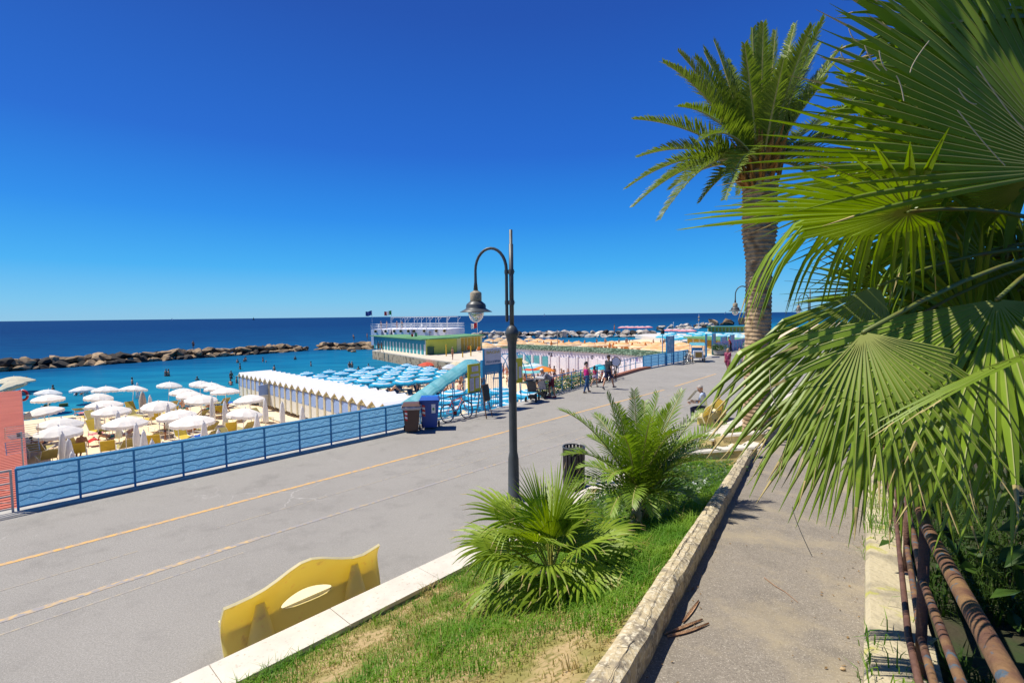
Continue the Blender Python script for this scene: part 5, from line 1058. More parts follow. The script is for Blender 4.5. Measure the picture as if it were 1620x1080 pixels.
# reader on the far bench; hips rest on the seat
bl = G(18.1, 6.75 + 0.30)
rd, RJ, rlo = person('grey haired man in pale blue shirt reading a newspaper on the bench', (bl.x, bl.y, 0.0), RZ + pi / 2 + 0.15, 1.74, SKIN, [('shirt', M('sky_blue_shirt', (0.45, 0.55, 0.78), 0.8), {**TOP_SHORT, 'arm_low': (0, .3)}, .012), ('trousers', M('navy_trousers', (0.015, 0.02, 0.06), .85), JEANS, .012), ('shoes', BLACK, SHOES, .010)], HAIRG, 'short', None, sit=-0.43 - .10, legL=(1.45, 1.5), legR=(1.42, 1.35), armL=(.35, .12, 1.15), armR=(.35, .12, 1.15), lean=0.12, head=(0.45, 0))
hp_ = Matrix.Rotation(RZ + pi / 2 + 0.15, 4, 'Z'); c = V((0.55, 0, 0.43 + .10 + .42)); b = MB(); vs = []
for i in range(9):
    for j in range(4): y = (i - 4) * 0.085; vs.append(V((0.50 + 0.05 * abs(i - 4) * 0.3 - 0.10 * j, y, 0.80 + 0.13 * j + .01 * sin(i * 2.0))))
b.add(vs, [(i * 4 + j, i * 4 + j + 1, i * 4 + j + 5, i * 4 + j + 4) for i in range(8) for j in range(3)]); np_ = b.build('newspaper', M('newsprint', (0.62, 0.62, 0.62), 0.8, 0.15, 30)); np_.location = (bl.x, bl.y, 0); np_.rotation_euler = (0, 0, RZ + pi / 2 + 0.15); tag(np_, 'open newspaper held by the man on the bench', 'newspaper')
# person bending over the pushchairs
person('person in grey top with white cap bending over the pale pushchair', G(18.9, 14.75), RZ + 2.6, 1.65, SKIN, [('top', M('grey_white_top', (0.30, 0.29, 0.33), 0.8, 0.2, 8), TOP_SHORT, .014), ('shorts', M('dark_red_shorts', (0.12, 0.01, 0.03), .8), SHORTS, .014), ('shoes', M('red_shoe', (.55, .05, .06), .7), SHOES, .01)], WHITE, 'short', None, legL=(-.1, .15), legR=(.25, .3), lean=0.85, armL=(.75, .12, .3), armR=(.7, .12, .4), head=(.4, 0))
# beachgoers: a few poses, copied with their own place, skin and swimwear
SWIM = [M('navy_swimwear', (0.012, 0.02, 0.08), .7), M('red_swimwear', (0.45, 0.02, 0.03), .7), M('black_swimwear', (0.015, 0.015, 0.02), .7), M('teal_swimwear', (0.02, 0.25, 0.25), .7), M('orange_swimwear', (0.60, 0.20, 0.02), .7), M('white_swimwear', (.65, .65, .65), .7)]
POSES = {'standing': dict(legL=(.08, .05), legR=(-.1, .05), armL=(.1, .2, .4), armR=(-.1, .18, .3)), 'walking': dict(legL=(.4, .1), legR=(-.35, .25), armL=(-.35, .15, .4), armR=(.35, .15, .5)), 'bending': dict(legL=(.15, .1), legR=(-.1, .05), lean=.7, armL=(.7, .15, .3), armR=(.6, .15, .5)), 'hands on hips': dict(legL=(.05, 0), legR=(-.05, 0), armL=(-.5, .55, 1.3), armR=(-.5, .55, 1.3)), 'sitting': dict(legL=(1.45, .7), legR=(1.4, 1.0), armL=(-.3, .2, .2), armR=(.5, .15, .8), lean=-.15), 'lying': dict(legL=(1.6, .12), legR=(1.52, .05), armL=(-.2, .3, 1.6), armR=(.3, .2, .2), lean=-1.25)}
PROTO = {}
def beach_proto(pose, sk, sw, hr):
    key = (pose, sk, sw, hr)
    if key in PROTO: return PROTO[key]
    bkey = ('base', pose)
    if bkey not in PROTO:
        B, J = skeleton(1.70, **POSES[pose]); me = body_mesh(B, J, .03); lo = J['lo']
        if pose in ('sitting', 'lying'): lo = -0.115
        fm = []
        for p in me.polygons:
            p.use_smooth = True; r, u = region(B, p.center); hd_ = (p.center - J['hb']).dot(J['hd']) / J['k']; hf_ = (p.center - J['hb']).dot(J['hf']) / J['k']
            fm.append(1 if r == 'pelvis' or (r == 'thigh_up' and u < .5) else 2 if r == 'head' and (hd_ > .13 or (hf_ < 0 and hd_ > .0)) else 0)
        me.transform(Matrix.Translation((0, 0, -lo))); PROTO[bkey] = (me, fm)
    me, fm = PROTO[bkey]; m = me.copy()
    for mt in ((SKIN, SKIN2, SKIN3)[sk], SWIM[sw], (HAIRD, HAIRB, HAIRG)[hr]): m.materials.append(mt)
    m.polygons.foreach_set('material_index', fm); PROTO[key] = m; return m
SWN = ['navy', 'red', 'black', 'teal', 'orange', 'white']
PR = random.Random(77); BATHERS = {}
def bather(pose, loc, rz, grp, where, h=1.0, sk=None, sw=None):
    sk = PR.randrange(3) if sk is None else sk; sw = PR.randrange(6) if sw is None else sw
    o = link('person', beach_proto(pose, sk, sw, PR.randrange(3))); o.location = loc; o.rotation_euler = (0, 0, rz); o.scale = (h, h, h)
    tag(o, None, 'person', grp); BATHERS.setdefault(grp, []).append((o, pose, SWN[sw], where)); return o
def label_bathers():
    for grp, L in BATHERS.items():
        seen = {}
        for o, pose, sw, where in L: seen.setdefault((pose, sw, where), []).append(o)
        for (pose, sw, where), os_ in seen.items():
            os_.sort(key=lambda o: pix(o.location)[0])
            for j, o in enumerate(os_): o['label'] = f'bather {pose} in {sw} swimwear {where}' + (f', {nth(j)} such from the left' if len(os_) > 1 else '')
# ================================================================== THE BEACH ESTABLISHMENTS
CLOTHW = M('white_parasol_cloth', (0.80, 0.79, 0.76), 0.85, 0.03, 3, trans=0.25); CLOTHC = M('cream_parasol_cloth', (0.72, 0.65, 0.48), 0.85, 0.05, 3, trans=0.25)
OLIVE = M('olive_canvas', (0.40, 0.34, 0.12), 0.85, 0.12, 3); MUST = M('mustard_canvas', (0.58, 0.43, 0.05), 0.85, 0.10, 3); CREAMC = M('cream_canvas', (0.66, 0.58, 0.36), 0.85, 0.1, 3)
STRIPB = M('parasol_blue', (0.015, 0.36, 0.60), 0.8, 0.06, 3, trans=0.2); STRIPW = M('parasol_white_band', (0.66, 0.74, 0.80), 0.8, 0.04, 3, trans=0.2)
def parasol(label, loc, dia, hgt, bands, drop=0.32, n=10, fringe=True, group=None, name='beach_parasol', tilt=0.0, pole_m=None, rise=None):
    """bands: list of (outer fraction of the radius, material index); a shallow gored dome with a scalloped valance"""
    mats = [m for m in bands['mats']]; th = thing(name, label, 'parasol', loc, R.uniform(0, 1), group); r = dia / 2; b = MB(); fr = bands['rings']
    tiltm = Matrix.Translation((0, 0, hgt)) @ Matrix.Rotation(tilt, 4, 'Y') @ Matrix.Translation((0, 0, -hgt))
    def P_(f, a, dz=0.0): sc = 1 - 0.05 * f * abs(sin(a * n / 2)) ; return tiltm @ V((r * f * sc * cos(a), r * f * sc * sin(a), hgt - drop * f ** 1.7 - 0.03 * f * f * abs(sin(a * n / 2)) + dz))
    N = n * 4; fs_ = [f for f, _ in fr]; prev = 0.0
    for f, mi in fr:
        for j in range(N):
            a0, a1 = 2 * pi * j / N, 2 * pi * (j + 1) / N
            if prev == 0: b.add([P_(0, 0), P_(f, a0), P_(f, a1)], [(0, 1, 2)], mi)
            else: b.add([P_(prev, a0), P_(f, a0), P_(f, a1), P_(prev, a1)], [(0, 1, 2, 3)], mi)
        prev = f
    if fringe:
        for j in range(N):
            a0, a1 = 2 * pi * j / N, 2 * pi * (j + 1) / N; d0 = -0.12 - 0.035 * (j % 2); d1 = -0.12 - 0.035 * ((j + 1) % 2)
            b.add([P_(1, a0), P_(1.0, a0, d0), P_(1.0, a1, d1), P_(1, a1)], [(0, 1, 2, 3)], fr[-1][1])
    b.build('canopy', mats, th, False)
    b = MB(); b.tube([(0, 0, -0.3), tiltm @ V((0, 0, hgt + 0.05))], 0.02, 6); b.ball(tiltm @ V((0, 0, hgt + 0.05)), 0.035, 6, 4); b.build('pole', pole_m or WHITE, th)
    return th
def closed_parasol(label, loc, hgt, mat, group, r=0.13, wrapped=True):
    th = thing('closed_parasol', label, 'closed parasol', loc, R.uniform(0, 3), group); b = MB(); z0 = hgt - 1.45 if wrapped else hgt - 1.5
    prof = [(0.02, z0), (r * 1.25, z0 + 0.03), (r * 1.05, z0 + 0.35), (r * 1.1, z0 + 0.8), (r * .8, z0 + 1.1), (r * .55, hgt - 0.12), (0.02, hgt)]
    b.lathe(prof, 14, wob=lambda a, z: 1 + 0.12 * sin(5 * a + z * 2)); b.build('folded_cloth', mat, th, True)
    b = MB(); b.tube([(0, 0, -0.2), (0, 0, hgt + 0.04)], 0.022, 6); b.build('pole', WHITE, th); return th
def lounger(label, loc, rz, cloth, back=0.7, group=None, kind='lounger', h=0.36, frame=None):
    th = thing(kind, label, 'sun lounger', loc, rz, group); b = MB(); fm = frame or WHITE
    for y in (-0.3, 0.3): b.tube([(0.95, y, h), (-0.55, y, h)], 0.018, 5); b.tube([(0.7, y, 0), (0.7, y, h)], 0.016, 5); b.tube([(-0.45, y, 0), (-0.45, y, h)], 0.016, 5); b.tube([(-0.35, y, h), (-0.35 - 0.75 * cos(back), y, h + 0.75 * sin(back))], 0.016, 5)
    b.build('frame', fm, th); b = MB(); b.add([(-0.35, -0.29, h + .015), (0.95, -0.29, h + .015), (0.95, 0.29, h + .015), (-0.35, 0.29, h + .015), (0.3, -0.29, h - .02), (0.3, 0.29, h - 0.02)], [(0, 4, 5, 3), (4, 1, 2, 5)]); b.build('seat', cloth, th)
    b = MB(); c, s = cos(back), sin(back); b.box(None, (0.76, 0.58, 0.025), mtx=Matrix.Translation((-0.35 - 0.38 * c, 0, h + 0.02 + 0.38 * s)) @ Matrix.Rotation(pi - (pi - back), 4, 'Y')); b.build('backrest', cloth, th); return th
def deck_chair(label, loc, rz, cloth, group, frame):
    th = thing('deck_chair', label, 'deck chair', loc, rz, group); b = MB()
    for y in (-0.27, 0.27): b.bar((0.45, y, 0.02), (-0.40, y, 0.95), 0.03, 0.03, up=V((0, 1, 0))); b.bar((-0.42, y * .9, 0.02), (0.42, y * .9, 0.45), 0.03, 0.03, up=V((0, 1, 0)))
    b.build('frame', frame, th); b = MB(); pts = [(0.42, 0.44), (0.2, 0.30), (-0.05, 0.32), (-0.25, 0.62), (-0.40, 0.95)]
    b.add([V((x, y, z)) for x, z in pts for y in (-0.25, 0.25)], [(2 * i, 2 * i + 2, 2 * i + 3, 2 * i + 1) for i in range(4)]); b.build('sling', cloth, th); return th
# ---- white parasols: where each one's tip shows
WP_ = [(71, 616), (75, 624), (78, 642), (90, 661), (92, 673), (131, 611), (165, 611), (150, 622), (164, 633), (176, 642), (197, 659), (206, 610), (264, 604), (313, 602), (328, 605), (340, 609), (356, 613), (286, 614), (298, 619), (316, 624), (250, 633), (282, 648), (305, 657), (397, 624), (379, 646)]
GW = 'white parasols on the sand'; wb = dict(mats=[CLOTHW], rings=[(0.33, 0), (0.66, 0), (1.0, 0)])
p0 = parasol('x', on_beach(*WP_[0], 2.15), 1.85, 2.15, wb, 0.30, group=GW); wp = [p0]
for q in WP_[1:]: wp.append(dup(p0, on_beach(*q, 2.15), R.uniform(0, 1)))
for o in wp: o.rotation_euler = (R.uniform(-.09, .09), R.uniform(-.14, .05), R.uniform(0, 6)); k_ = R.uniform(.92, 1.08); o.scale = (k_, k_, 1)
name_rows(wp, 'open white parasol', ['in the row near the screened railing', 'in the second row', 'in the third row', "in the row at the water's edge"], GW)
o = parasol("open cream parasol at the far end of the red roof by the water", on_beach(22, 595, 2.6), 3.3, 2.6, dict(mats=[CLOTHC], rings=[(.33, 0), (.66, 0), (1, 0)]), 0.5, fringe=True)
o = parasol("drooping cream parasol tilted under the larger cream one", on_beach(13, 603, 2.3), 2.4, 2.3, dict(mats=[CLOTHC], rings=[(.33, 0), (.66, 0), (1, 0)]), 0.7, tilt=-0.4)
CPX = [(98, 683), (108, 693), (114, 713), (186, 650), (215, 669), (227, 680), (240, 695), (265, 638), (217, 605), (237, 625), (335, 628), (355, 634), (322, 666), (345, 679), (419, 630), (446, 635), (406, 654), (478, 642), (153, 640)]
GC = 'closed white parasols'; c0 = closed_parasol('x', on_beach(*CPX[0], 2.15), 2.15, CLOTHW, GC); cp = [c0] + [dup(c0, on_beach(*q, 2.15), R.uniform(0, 3), sc=(1, 1, 1)) for q in CPX[1:]]
name_rows(cp, 'closed white parasol', ['close to the screened railing', 'in the middle of the beach'], GC)
closed_parasol('closed beige parasol standing near the water among white ones', on_beach(225, 619, 2.0), 2.0, M('beige_cloth', (.50, .44, .36), .85), None, 0.2)
# ---- loungers under them
GL = 'loungers among the white parasols'; SEAW = RZ + pi / 2; lr = random.Random(8)
protos = [lounger('x', (0, 0, -50), 0, c, bk, GL) for c, bk in ((OLIVE, .75), (MUST, .9), (CREAMC, .02), (OLIVE, .35))]
lcount = []
def lay(px, py, kind, rz, first=[set()]):
    loc = on_beach(px, py, 0.0)
    if kind not in first[0]: first[0].add(kind); o = protos[kind]; o.location = loc; o.rotation_euler = (0, 0, rz)
    else: o = dup(protos[kind], loc, rz)
    lcount.append((kind, o)); return o
for px, py, k in [(65, 722, 0), (70, 705, 2), (75, 736, 0), (118, 712, 0), (125, 726, 1), (140, 668, 1), (150, 672, 0), (155, 690, 1), (165, 702, 2), (172, 722, 1), (195, 718, 0), (212, 656, 1), (214, 664, 0), (240, 672, 1), (250, 684, 2), (290, 700, 1), (270, 650, 0), (232, 658, 0), (350, 630, 1), (345, 660, 1), (365, 690, 1), (385, 688, 0), (415, 668, 0), (330, 652, 0), (300, 640, 3), (258, 632, 0), (140, 645, 2), (55, 640, 0), (85, 638, 0), (52, 660, 2), (60, 655, 0), (115, 650, 2), (130, 655, 3), (320, 705, 0), (270, 662, 1), (350, 645, 0), (400, 640, 0), (205, 690, 2), (230, 700, 3), (185, 680, 2), (275, 690, 0), (310, 668, 0), (95, 690, 1), (110, 668, 2), (160, 655, 3), (218, 640, 0), (285, 665, 2), (325, 690, 0), (362, 706, 0), (245, 712, 1), (378, 665, 2), (100, 652, 0), (178, 662, 0), (300, 682, 1), (245, 648, 2), (335, 640, 2), (375, 632, 0), (190, 636, 0), (120, 634, 0)]:
    lay(px, py, k, SEAW + lr.choice([0.15, -0.3, 0.5, pi + .2, 0.0, 0.3]) + lr.uniform(-.25, .25))
for k, nm in enumerate(['olive lounger with raised back', 'mustard yellow lounger with steep back', 'flat cream lounger', 'olive lounger with low back']):
    name_rows([o for q, o in lcount if q == k], nm, ['near the screened railing', 'in the middle rows', 'towards the water'] if k < 2 else ['near the screened railing', 'farther from the railing'], GL)
# towels and bags
tw = random.Random(4); towels = []
for px, py, c in [(128, 660, 0), (152, 695, 0), (203, 683, 1), (196, 681, 2), (365, 643, 3), (150, 706, 2), (240, 655, 4), (380, 640, 5), (370, 662, 4), (310, 700, 3), (122, 738, 3)]:
    b = MB(); n = 7; vs = [V((0.35 * (i - 3) / 3, 0.28 * (j - 2) / 2, 0.42 + 0.03 * sin(i * 2 + j) - 0.05 * abs(j - 2))) for i in range(n) for j in range(5)]
    b.add(vs, [(i * 5 + j, i * 5 + j + 1, i * 5 + j + 6, i * 5 + j + 5) for i in range(n - 1) for j in range(4)])
    nm = ['red and white', 'navy', 'scarlet', 'royal blue', 'lime green', 'turquoise'][c]; o = b.build('beach_towel', M('towel_' + nm.replace(' ', '_'), [(.65, .25, .25), (.015, .03, .12), (.6, .03, .03), (.02, .12, .5), (.25, .55, .05), (.05, .45, .5)][c], .9)); o.location = on_beach(px, py, 0); o.rotation_euler = (0, 0, tw.uniform(0, 6)); towels.append((nm, o)); tag(o, None, 'towel', 'towels on loungers')
for nm, o in towels:
    same = sorted([q for m, q in towels if m == nm], key=lambda q: pix(q.location)[0]); o['label'] = f'{nm} towel laid among the white parasols' + (f', {nth(same.index(o))} such from the left' if len(same) > 1 else '')
# ---- white changing cabins, one beside the other
CABW = M('cabin_white', (0.74, 0.71, 0.62), 0.6, 0.05, 4); CABB = M('cabin_blue_door', (0.30, 0.42, 0.68), 0.6, 0.05, 5); CABY = M('cabin_gable_yellow', (0.56, 0.44, 0.16), 0.6, 0.08, 8); ROOFW = M('white_roof_sheet', (0.84, 0.84, 0.83), 0.5, 0.02, 4); BAND = M('cabin_gable_pattern', (0.60, 0.50, 0.24), 0.6, col2=(0.10, 0.08, 0.07), mix=(0.54, 0.56), scale=14)
GCAB = 'row of white changing cabins'
NC = 23; cw = 1.16; c_a, c_b = at_z(609, 637, -0.45), at_z(381, 589, -0.80)
cdir = (V((c_b.x, c_b.y, 0)) - V((c_a.x, c_a.y, 0))); cw = cdir.length / (NC - 1); cdir.normalize(); crz = atan2(cdir.y, cdir.x)     # local x along the row, -y.. faces the loungers (+y)
def cabin(loc):
    th = thing('beach_cabin', 'x', 'beach cabin', loc, crz, GCAB); hw, D_, hh, hg = cw / 2, 2.5, 1.78, 2.14
    b = MB(); b.prism([(-hw + .015, -D_), (hw - .015, -D_), (hw - .015, -0.02), (-hw + .015, -0.02)], 0, hh); b.extr([(-hw + .015, -0.02, hh), (hw - .015, -0.02, hh), (0, -0.02, hg - .02)], (0, -D_ + .02, 0)); b.build('walls', CABW, th)
    b = MB(); b.box((0, 0.012, 1.30), (cw - 0.34, 0.03, 0.80)); d = b.build('door', CABB, th); b = MB(); b.box((0, 0.012, 0.47), (cw - 0.34, 0.034, 0.82)); b.build('door_lower_panel', CABW, d); b = MB(); b.ball((-(cw - .34) / 2 + .08, 0.045, 0.98), 0.025, 6, 4); b.build('door_knob', BLACK, d)
    for x in (-hw + .075, hw - .075): b = MB(); b.box((x, 0.03, hh / 2), (0.11, 0.06, hh)); b.build('post', M('cabin_post_cream', (0.66, 0.58, 0.38), 0.6, 0.06, 5), th)
    b = MB(); b.extr([(-hw, 0.0, hh + .003), (hw, 0.0, hh + .003), (0, 0.0, hg)], (0, 0.07, 0)); g = b.build('gable', CABY, th)
    b = MB(); b.extr([(-hw + .12, 0.074, hh + .03), (hw - .12, 0.074, hh + .03), (0.02, 0.074, hh + .15)], (0, 0.006, 0)); b.build('gable_pattern', BAND, g)
    b = MB(); t = 0.03
    for s in (-1, 1): b.extr([(0, 0.14, hg + .002), (s * (hw + .01), 0.14, hh - .015), (s * (hw + .01), 0.14, hh + .015 + 0.0), (0, 0.14, hg + .035)][::s], (0, -D_ - 0.24, 0))
    b.build('roof', ROOFW, th); return th
cabs = []
for i in range(NC):
    p = V((c_a.x, c_a.y, 0)) + cdir * cw * i; z = (-0.45 + (-0.80 + 0.45) * i / (NC - 1)) - 2.16
    if i == 0: o = c0_ = cabin((p.x, p.y, z))
    else: o = dup(c0_, (p.x, p.y, z), crz)
    cabs.append(o)
# the one with its door swung open
oc = cabs[16]
for ch in list(oc.children):
    if ch.name.startswith('door'): ch.rotation_euler = (0, 0, 1.9); ch.location = (-(cw - .34) / 2, 0.05, 0); ch.location += Matrix.Rotation(1.9, 3, 'Z') @ V(((cw - .34) / 2, 0, 0))
for i, o in enumerate(cabs): o['label'] = 'white changing cabin with its blue door swung open' if i == 16 else 'white changing cabin with yellow gable, ' + ('nearest the brown bin' if i == 0 else f'{nth(i)} from the brown bin towards the sea')
# sandy boardwalk before the cabins
mb = MB(); a = V((c_a.x, c_a.y, 0)); pn = V((-cdir.y, cdir.x, 0))
q = [a + cdir * (-2) + pn * .1, a + cdir * 26 + pn * .1, a + cdir * 26 + pn * 1.4, a + cdir * (-2) + pn * 1.4]; mb.add([(v.x, v.y, beach_z(*TW(v)) + 0.09) for v in q], [(0, 1, 2, 3)]); struct(mb.build('boardwalk_path', M('boardwalk', (0.66, 0.58, 0.44), .9, .1, 5)))
# ---- kiosk with red corrugated roof at the edge
ROOFR = M('red_sheet_roof', (0.50, 0.125, 0.065), 0.6, 0.08, 1.5, 0.1, col3=(0.40, 0.09, 0.045), scale3=.6, mix3=(.5, .7))
kk = thing('kiosk', 'long beach kiosk with red corrugated roof beside the bare railing', 'kiosk', G(0, 15, 0)); KO = V(kk.location)
kc = [at_z(33, 617, -0.3), at_z(48, 823, -0.3)]; (t1, w1), (t0, w0) = TW(kc[0]), TW(kc[1]); w0 = max(w0, 15.02)
b = MB(); rows = int((w1 - w0) / 0.24)
for i in range(rows):
    wa = w0 + (w1 - w0) * i / rows; wb_ = w0 + (w1 - w0) * (i + 1) / rows; te = lambda w: t0 + (t1 - t0) * (w - w0) / (w1 - w0)
    A0, A1 = G(te(wa), wa, -0.30) - KO, G(te(wb_), wb_, -0.30) - KO; L0, L1 = G(te(wa) - 7, wa, -0.30) - KO, G(te(wb_) - 7, wb_, -0.30) - KO; u = V((0, 0, 0.045)); f = .22
    b.add([A0, A0.lerp(A1, f) - u, A0.lerp(A1, f + .08) , A1, L0, L0.lerp(L1, f) - u, L0.lerp(L1, f + .08), L1], [(0, 1, 5, 4), (1, 2, 6, 5), (2, 3, 7, 6)])
b.build('roof', ROOFR, kk)
b = MB(); q = [G(t0 - .25, w0 + .2) - KO, G(t1 - .25, w1 - .3) - KO, G(t1 - 6.5, w1 - .3) - KO, G(t0 - 6.5, w0 + .2) - KO]; b.prism([(v.x, v.y) for v in q][::-1], -3.4, -0.36); b.build('walls', M('kiosk_wall', (.40, .33, .2), .8), kk)
b = MB(); b.bar(G(t0, w0, -.36) - KO, G(t1, w1, -.36) - KO, .06, .10); b.build('fascia', M('fascia_red', (.32, .08, .06), .6), kk)
lb = at_d(36, 625, 30.5); th = thing('life_ring', 'red life ring hanging at the far corner of the red roof', 'life ring', lb); b = MB(); b.tube([(0.30 * cos(2 * pi * k / 20), 0, 0.30 * sin(2 * pi * k / 20)) for k in range(21)], 0.07, 8, cap=False); b.build('ring', RED, th, True)
for a in range(4): b = MB(); b.tube([(0.30 * cos(a * pi / 2 + d), 0, 0.30 * sin(a * pi / 2 + d)) for d in (-.12, 0, .12)], 0.073, 8, cap=False); b.build('white_band', WHITE, th)
an = at_d(38, 755, 12.2); th = thing('tv_antenna', 'television antenna on a mast before the red roof', 'antenna', (an.x, an.y, an.z - .3)); top = at_d(31, 690, 12.2) - V(th.location)
b = MB(); b.tube([(0, 0, -.2), (0, 0, top.z + .12)], 0.018, 8); b.build('mast', CHROME, th); ax = V((-.75, .6, 0)).normalized(); sx_ = V((.6, .75, 0)); b = MB(); b.tube([top - ax * .35, top + ax * .45], .012, 6); b.box(top + V((0, 0, .02)), (.07, .07, .12)); b.build('boom', LAMPM, th)
for k in range(7): b = MB(); c_ = top - ax * .3 + ax * .11 * k; b.tube([c_ - sx_ * .2, c_ + sx_ * .2], .006, 5); b.build('element', CHROME, th)
for s in (-1, 1):
    b = MB()
    for k in range(6): z = s * (.05 + .055 * k); x = -.35 - .02 * k; b.tube([top + ax * x - sx_ * .32 + V((0, 0, z)), top + ax * x + sx_ * .32 + V((0, 0, z))], .006, 5)
    for y in (-.3, .3): b.tube([top + ax * -.35 + sx_ * y + V((0, 0, s * .05)), top + ax * -.46 + sx_ * y + V((0, 0, s * .33))], .008, 5)
    b.build('reflector', CHROME, th)
# ---- blue striped parasols
BPX = [(150, 160), (355, 145), (540, 128), (715, 113), (880, 103), (1060, 85), (265, 180), (460, 158), (655, 142), (830, 130), (985, 110), (1130, 103), (80, 200), (600, 170), (950, 140), (1120, 118), (1265, 112), (400, 198), (525, 210), (720, 185), (925, 162), (1095, 145), (1250, 130), (1400, 140), (340, 240), (480, 250), (675, 218), (880, 195), (1065, 178), (1245, 162), (1395, 180), (615, 272), (820, 245), (1030, 218), (1220, 205), (230, 215), (770, 150), (450, 225), (60, 190)]
GB = 'blue and white striped parasols'; bb_ = dict(mats=[STRIPB, STRIPW], rings=[(0.22, 0), (0.36, 1), (0.60, 0), (0.78, 1), (1.0, 0)])
b0 = None; bl_ = []
locs = [on_beach(460 + x / 5.786, 560 + y / 5.786, 2.05) for x, y in BPX]
for t in (16.6, 18.7, 20.8, 22.9):            # the rows right under the promenade wall
    for w in (17.6, 19.8, 22.1, 24.4):
        if not (t < 17.4 and w < 19): p = G(t + R.uniform(-.25, .25), w + R.uniform(-.2, .2)); locs.append(V((p.x, p.y, beach_z(*TW(p)))))
for p in locs:
    if b0 is None: b0 = parasol('x', p, 1.9, 2.05, bb_, 0.30, 8, True, GB); o = b0
    else: o = dup(b0, p, R.uniform(0, 1))
    o.rotation_euler = (R.uniform(-.05, .05), R.uniform(-.05, .05), R.uniform(0, 1)); bl_.append(o)
name_rows(bl_, 'blue and white striped parasol', ['in the row under the promenade', 'in the second row', 'in the third row', 'in the fourth row', 'in the row by the water'], GB)
DKB = M('dark_blue_sling', (0.012, 0.06, 0.13), 0.8, 0.1, 5); SUNB = M('sunbed_blue', (0.05, 0.32, 0.55), 0.8, 0.1, 4)
GD = 'dark blue deck chairs'; d0 = None; dk = []; dr = random.Random(19)
for px, py in [(600, 622), (615, 628), (630, 626), (640, 634), (652, 628), (660, 636), (672, 630), (645, 642), (656, 646), (668, 642), (622, 637), (680, 624), (690, 618), (605, 632), (684, 636), (694, 628), (700, 620), (588, 628), (634, 618), (662, 620)]:
    p = on_beach(px, py + 6, 0.0); rz = SEAW + pi + dr.uniform(-.4, .4)
    if d0 is None: d0 = deck_chair('x', p, rz, DKB, GD, DKB); o = d0
    else: o = dup(d0, p, rz)
    dk.append(o)
name_rows(dk, 'dark blue deck chair behind the cabins', ['in the near row', 'in the middle row', 'beneath the parasols'], GD)
GS = 'light blue sunbeds'; s0 = None; sb = []
for t in (16.2, 17.0, 18.2, 19.6, 21.0, 22.6):
    for w in (16.9, 19.2, 21.4, 23.6):
        if t < 16 and w < 18.5: continue
        p = G(t + dr.uniform(-.2, .2), w + dr.uniform(-.3, .3)); p.z = beach_z(*TW(p)); rz = SEAW + dr.uniform(-.2, .2)
        if s0 is None: s0 = lounger('x', p, rz, SUNB, 0.55, GS, 'sunbed', 0.32); o = s0
        else: o = dup(s0, p, rz)
        sb.append(o)
name_rows(sb, 'light blue sunbed under the promenade', ['in the row by the wall', 'in the second row', 'in the third row', 'in the row farther out'], GS)
# ---- odd parasols of the free beach beyond the gate
def multi(cols): return dict(mats=[M('parasol_' + n, c, .8, .05, 3, trans=.2) for n, c in cols], rings=[(.35, 0), (.7, len(cols) - 1), (1, 0)])
for lab, px, py, dia, cols in [('plain coral red parasol at the end of the striped ones by the jetty', 675, 572.5, 2.4, [('coral', (.70, .10, .05))]), ('yellow parasol beside the white one near the jetty', 742, 569, 2.3, [('yellow', (.72, .58, .05))]), ('cream parasol between the yellow and the grey white ones', 722, 572, 2.2, [('cream', (.72, .62, .42))]), ('grey white parasol near the foot of the jetty', 712, 575.5, 2.0, [('grey_white', (.55, .60, .66))]), ('white parasol above the teal one behind the lamp post', 822, 568, 2.2, [('offwhite', (.74, .70, .58))]), ('pale teal parasol behind the lamp post', 827, 575, 2.4, [('teal', (.12, .50, .52)), ('pale', (.70, .78, .76))]), ('white and sky blue parasol beside the pale teal one', 845, 574, 2.3, [('sky', (.35, .62, .80)), ('pale', (.7, .78, .76))]), ('parasol with turquoise, red and green panels in front of the orange one', 840, 581, 2.2, [('turq', (.20, .58, .60)), ('redp', (.62, .10, .05))]), ('plain orange parasol on the free beach', 858, 579, 2.4, [('orange', (.75, .25, .03))]), ('blue parasol beside the lamp post behind the gate', 777, 571, 1.6, [('royal', (.02, .08, .5))]), ('turquoise parasol leaning beside the man in the grey shirt', 949, 576, 2.0, [('turq2', (.03, .40, .52))])]:
    parasol(lab, on_beach(px, py, 2.0), dia, 2.0, multi(cols), 0.42, 8, False)
# ---- the lilac bathing house with its green tiled roof
LIL = M('lilac_wall', (0.80, 0.74, 0.82), 0.8, 0.05, 2); LDOOR = M('white_door', (0.84, 0.80, 0.84), 0.6, 0.04, 4); TILE = M('green_roof_tile', (0.15, 0.25, 0.14), 0.75, 0.2, 3, 0.3, col2=(0.24, 0.30, 0.19), mix=(.45, .6)); TEALD = M('teal_door', (0.12, 0.42, 0.46), .5, .1, 4)
rk0 = random.Random(55); lh = thing('bathing_house', 'long lilac bathing house with white doors and green tiled roof', 'building', G(44.6, 20, 0)); LO_ = V(lh.location)
W0, W1, zf, zr = 20.2, 43, -2.7, -0.05; lt = lambda w: lerp([(19, 41.8), (24, 43.6), (29, 44.7), (43, 44.6)], w)
LP = lambda w, dt, z: G(lt(w) + dt, w, z) - LO_
ws = [W0 + (W1 - W0) * i / 12 for i in range(13)]
b = MB(); b.prism([(v.x, v.y) for v in [LP(w, 0, 0) for w in ws] + [LP(W1, 3.1, 0), LP(W0, 3.2, 0)]][::-1], zf - .5, zr); b.build('walls', LIL, lh)
b = MB(); vs = []
for i in range(13):
    for j in range(7): dt = -0.12 + 3.37 * j / 6; vs.append(LP(ws[i], dt, zr + 0.02 + 0.30 * j / 6))
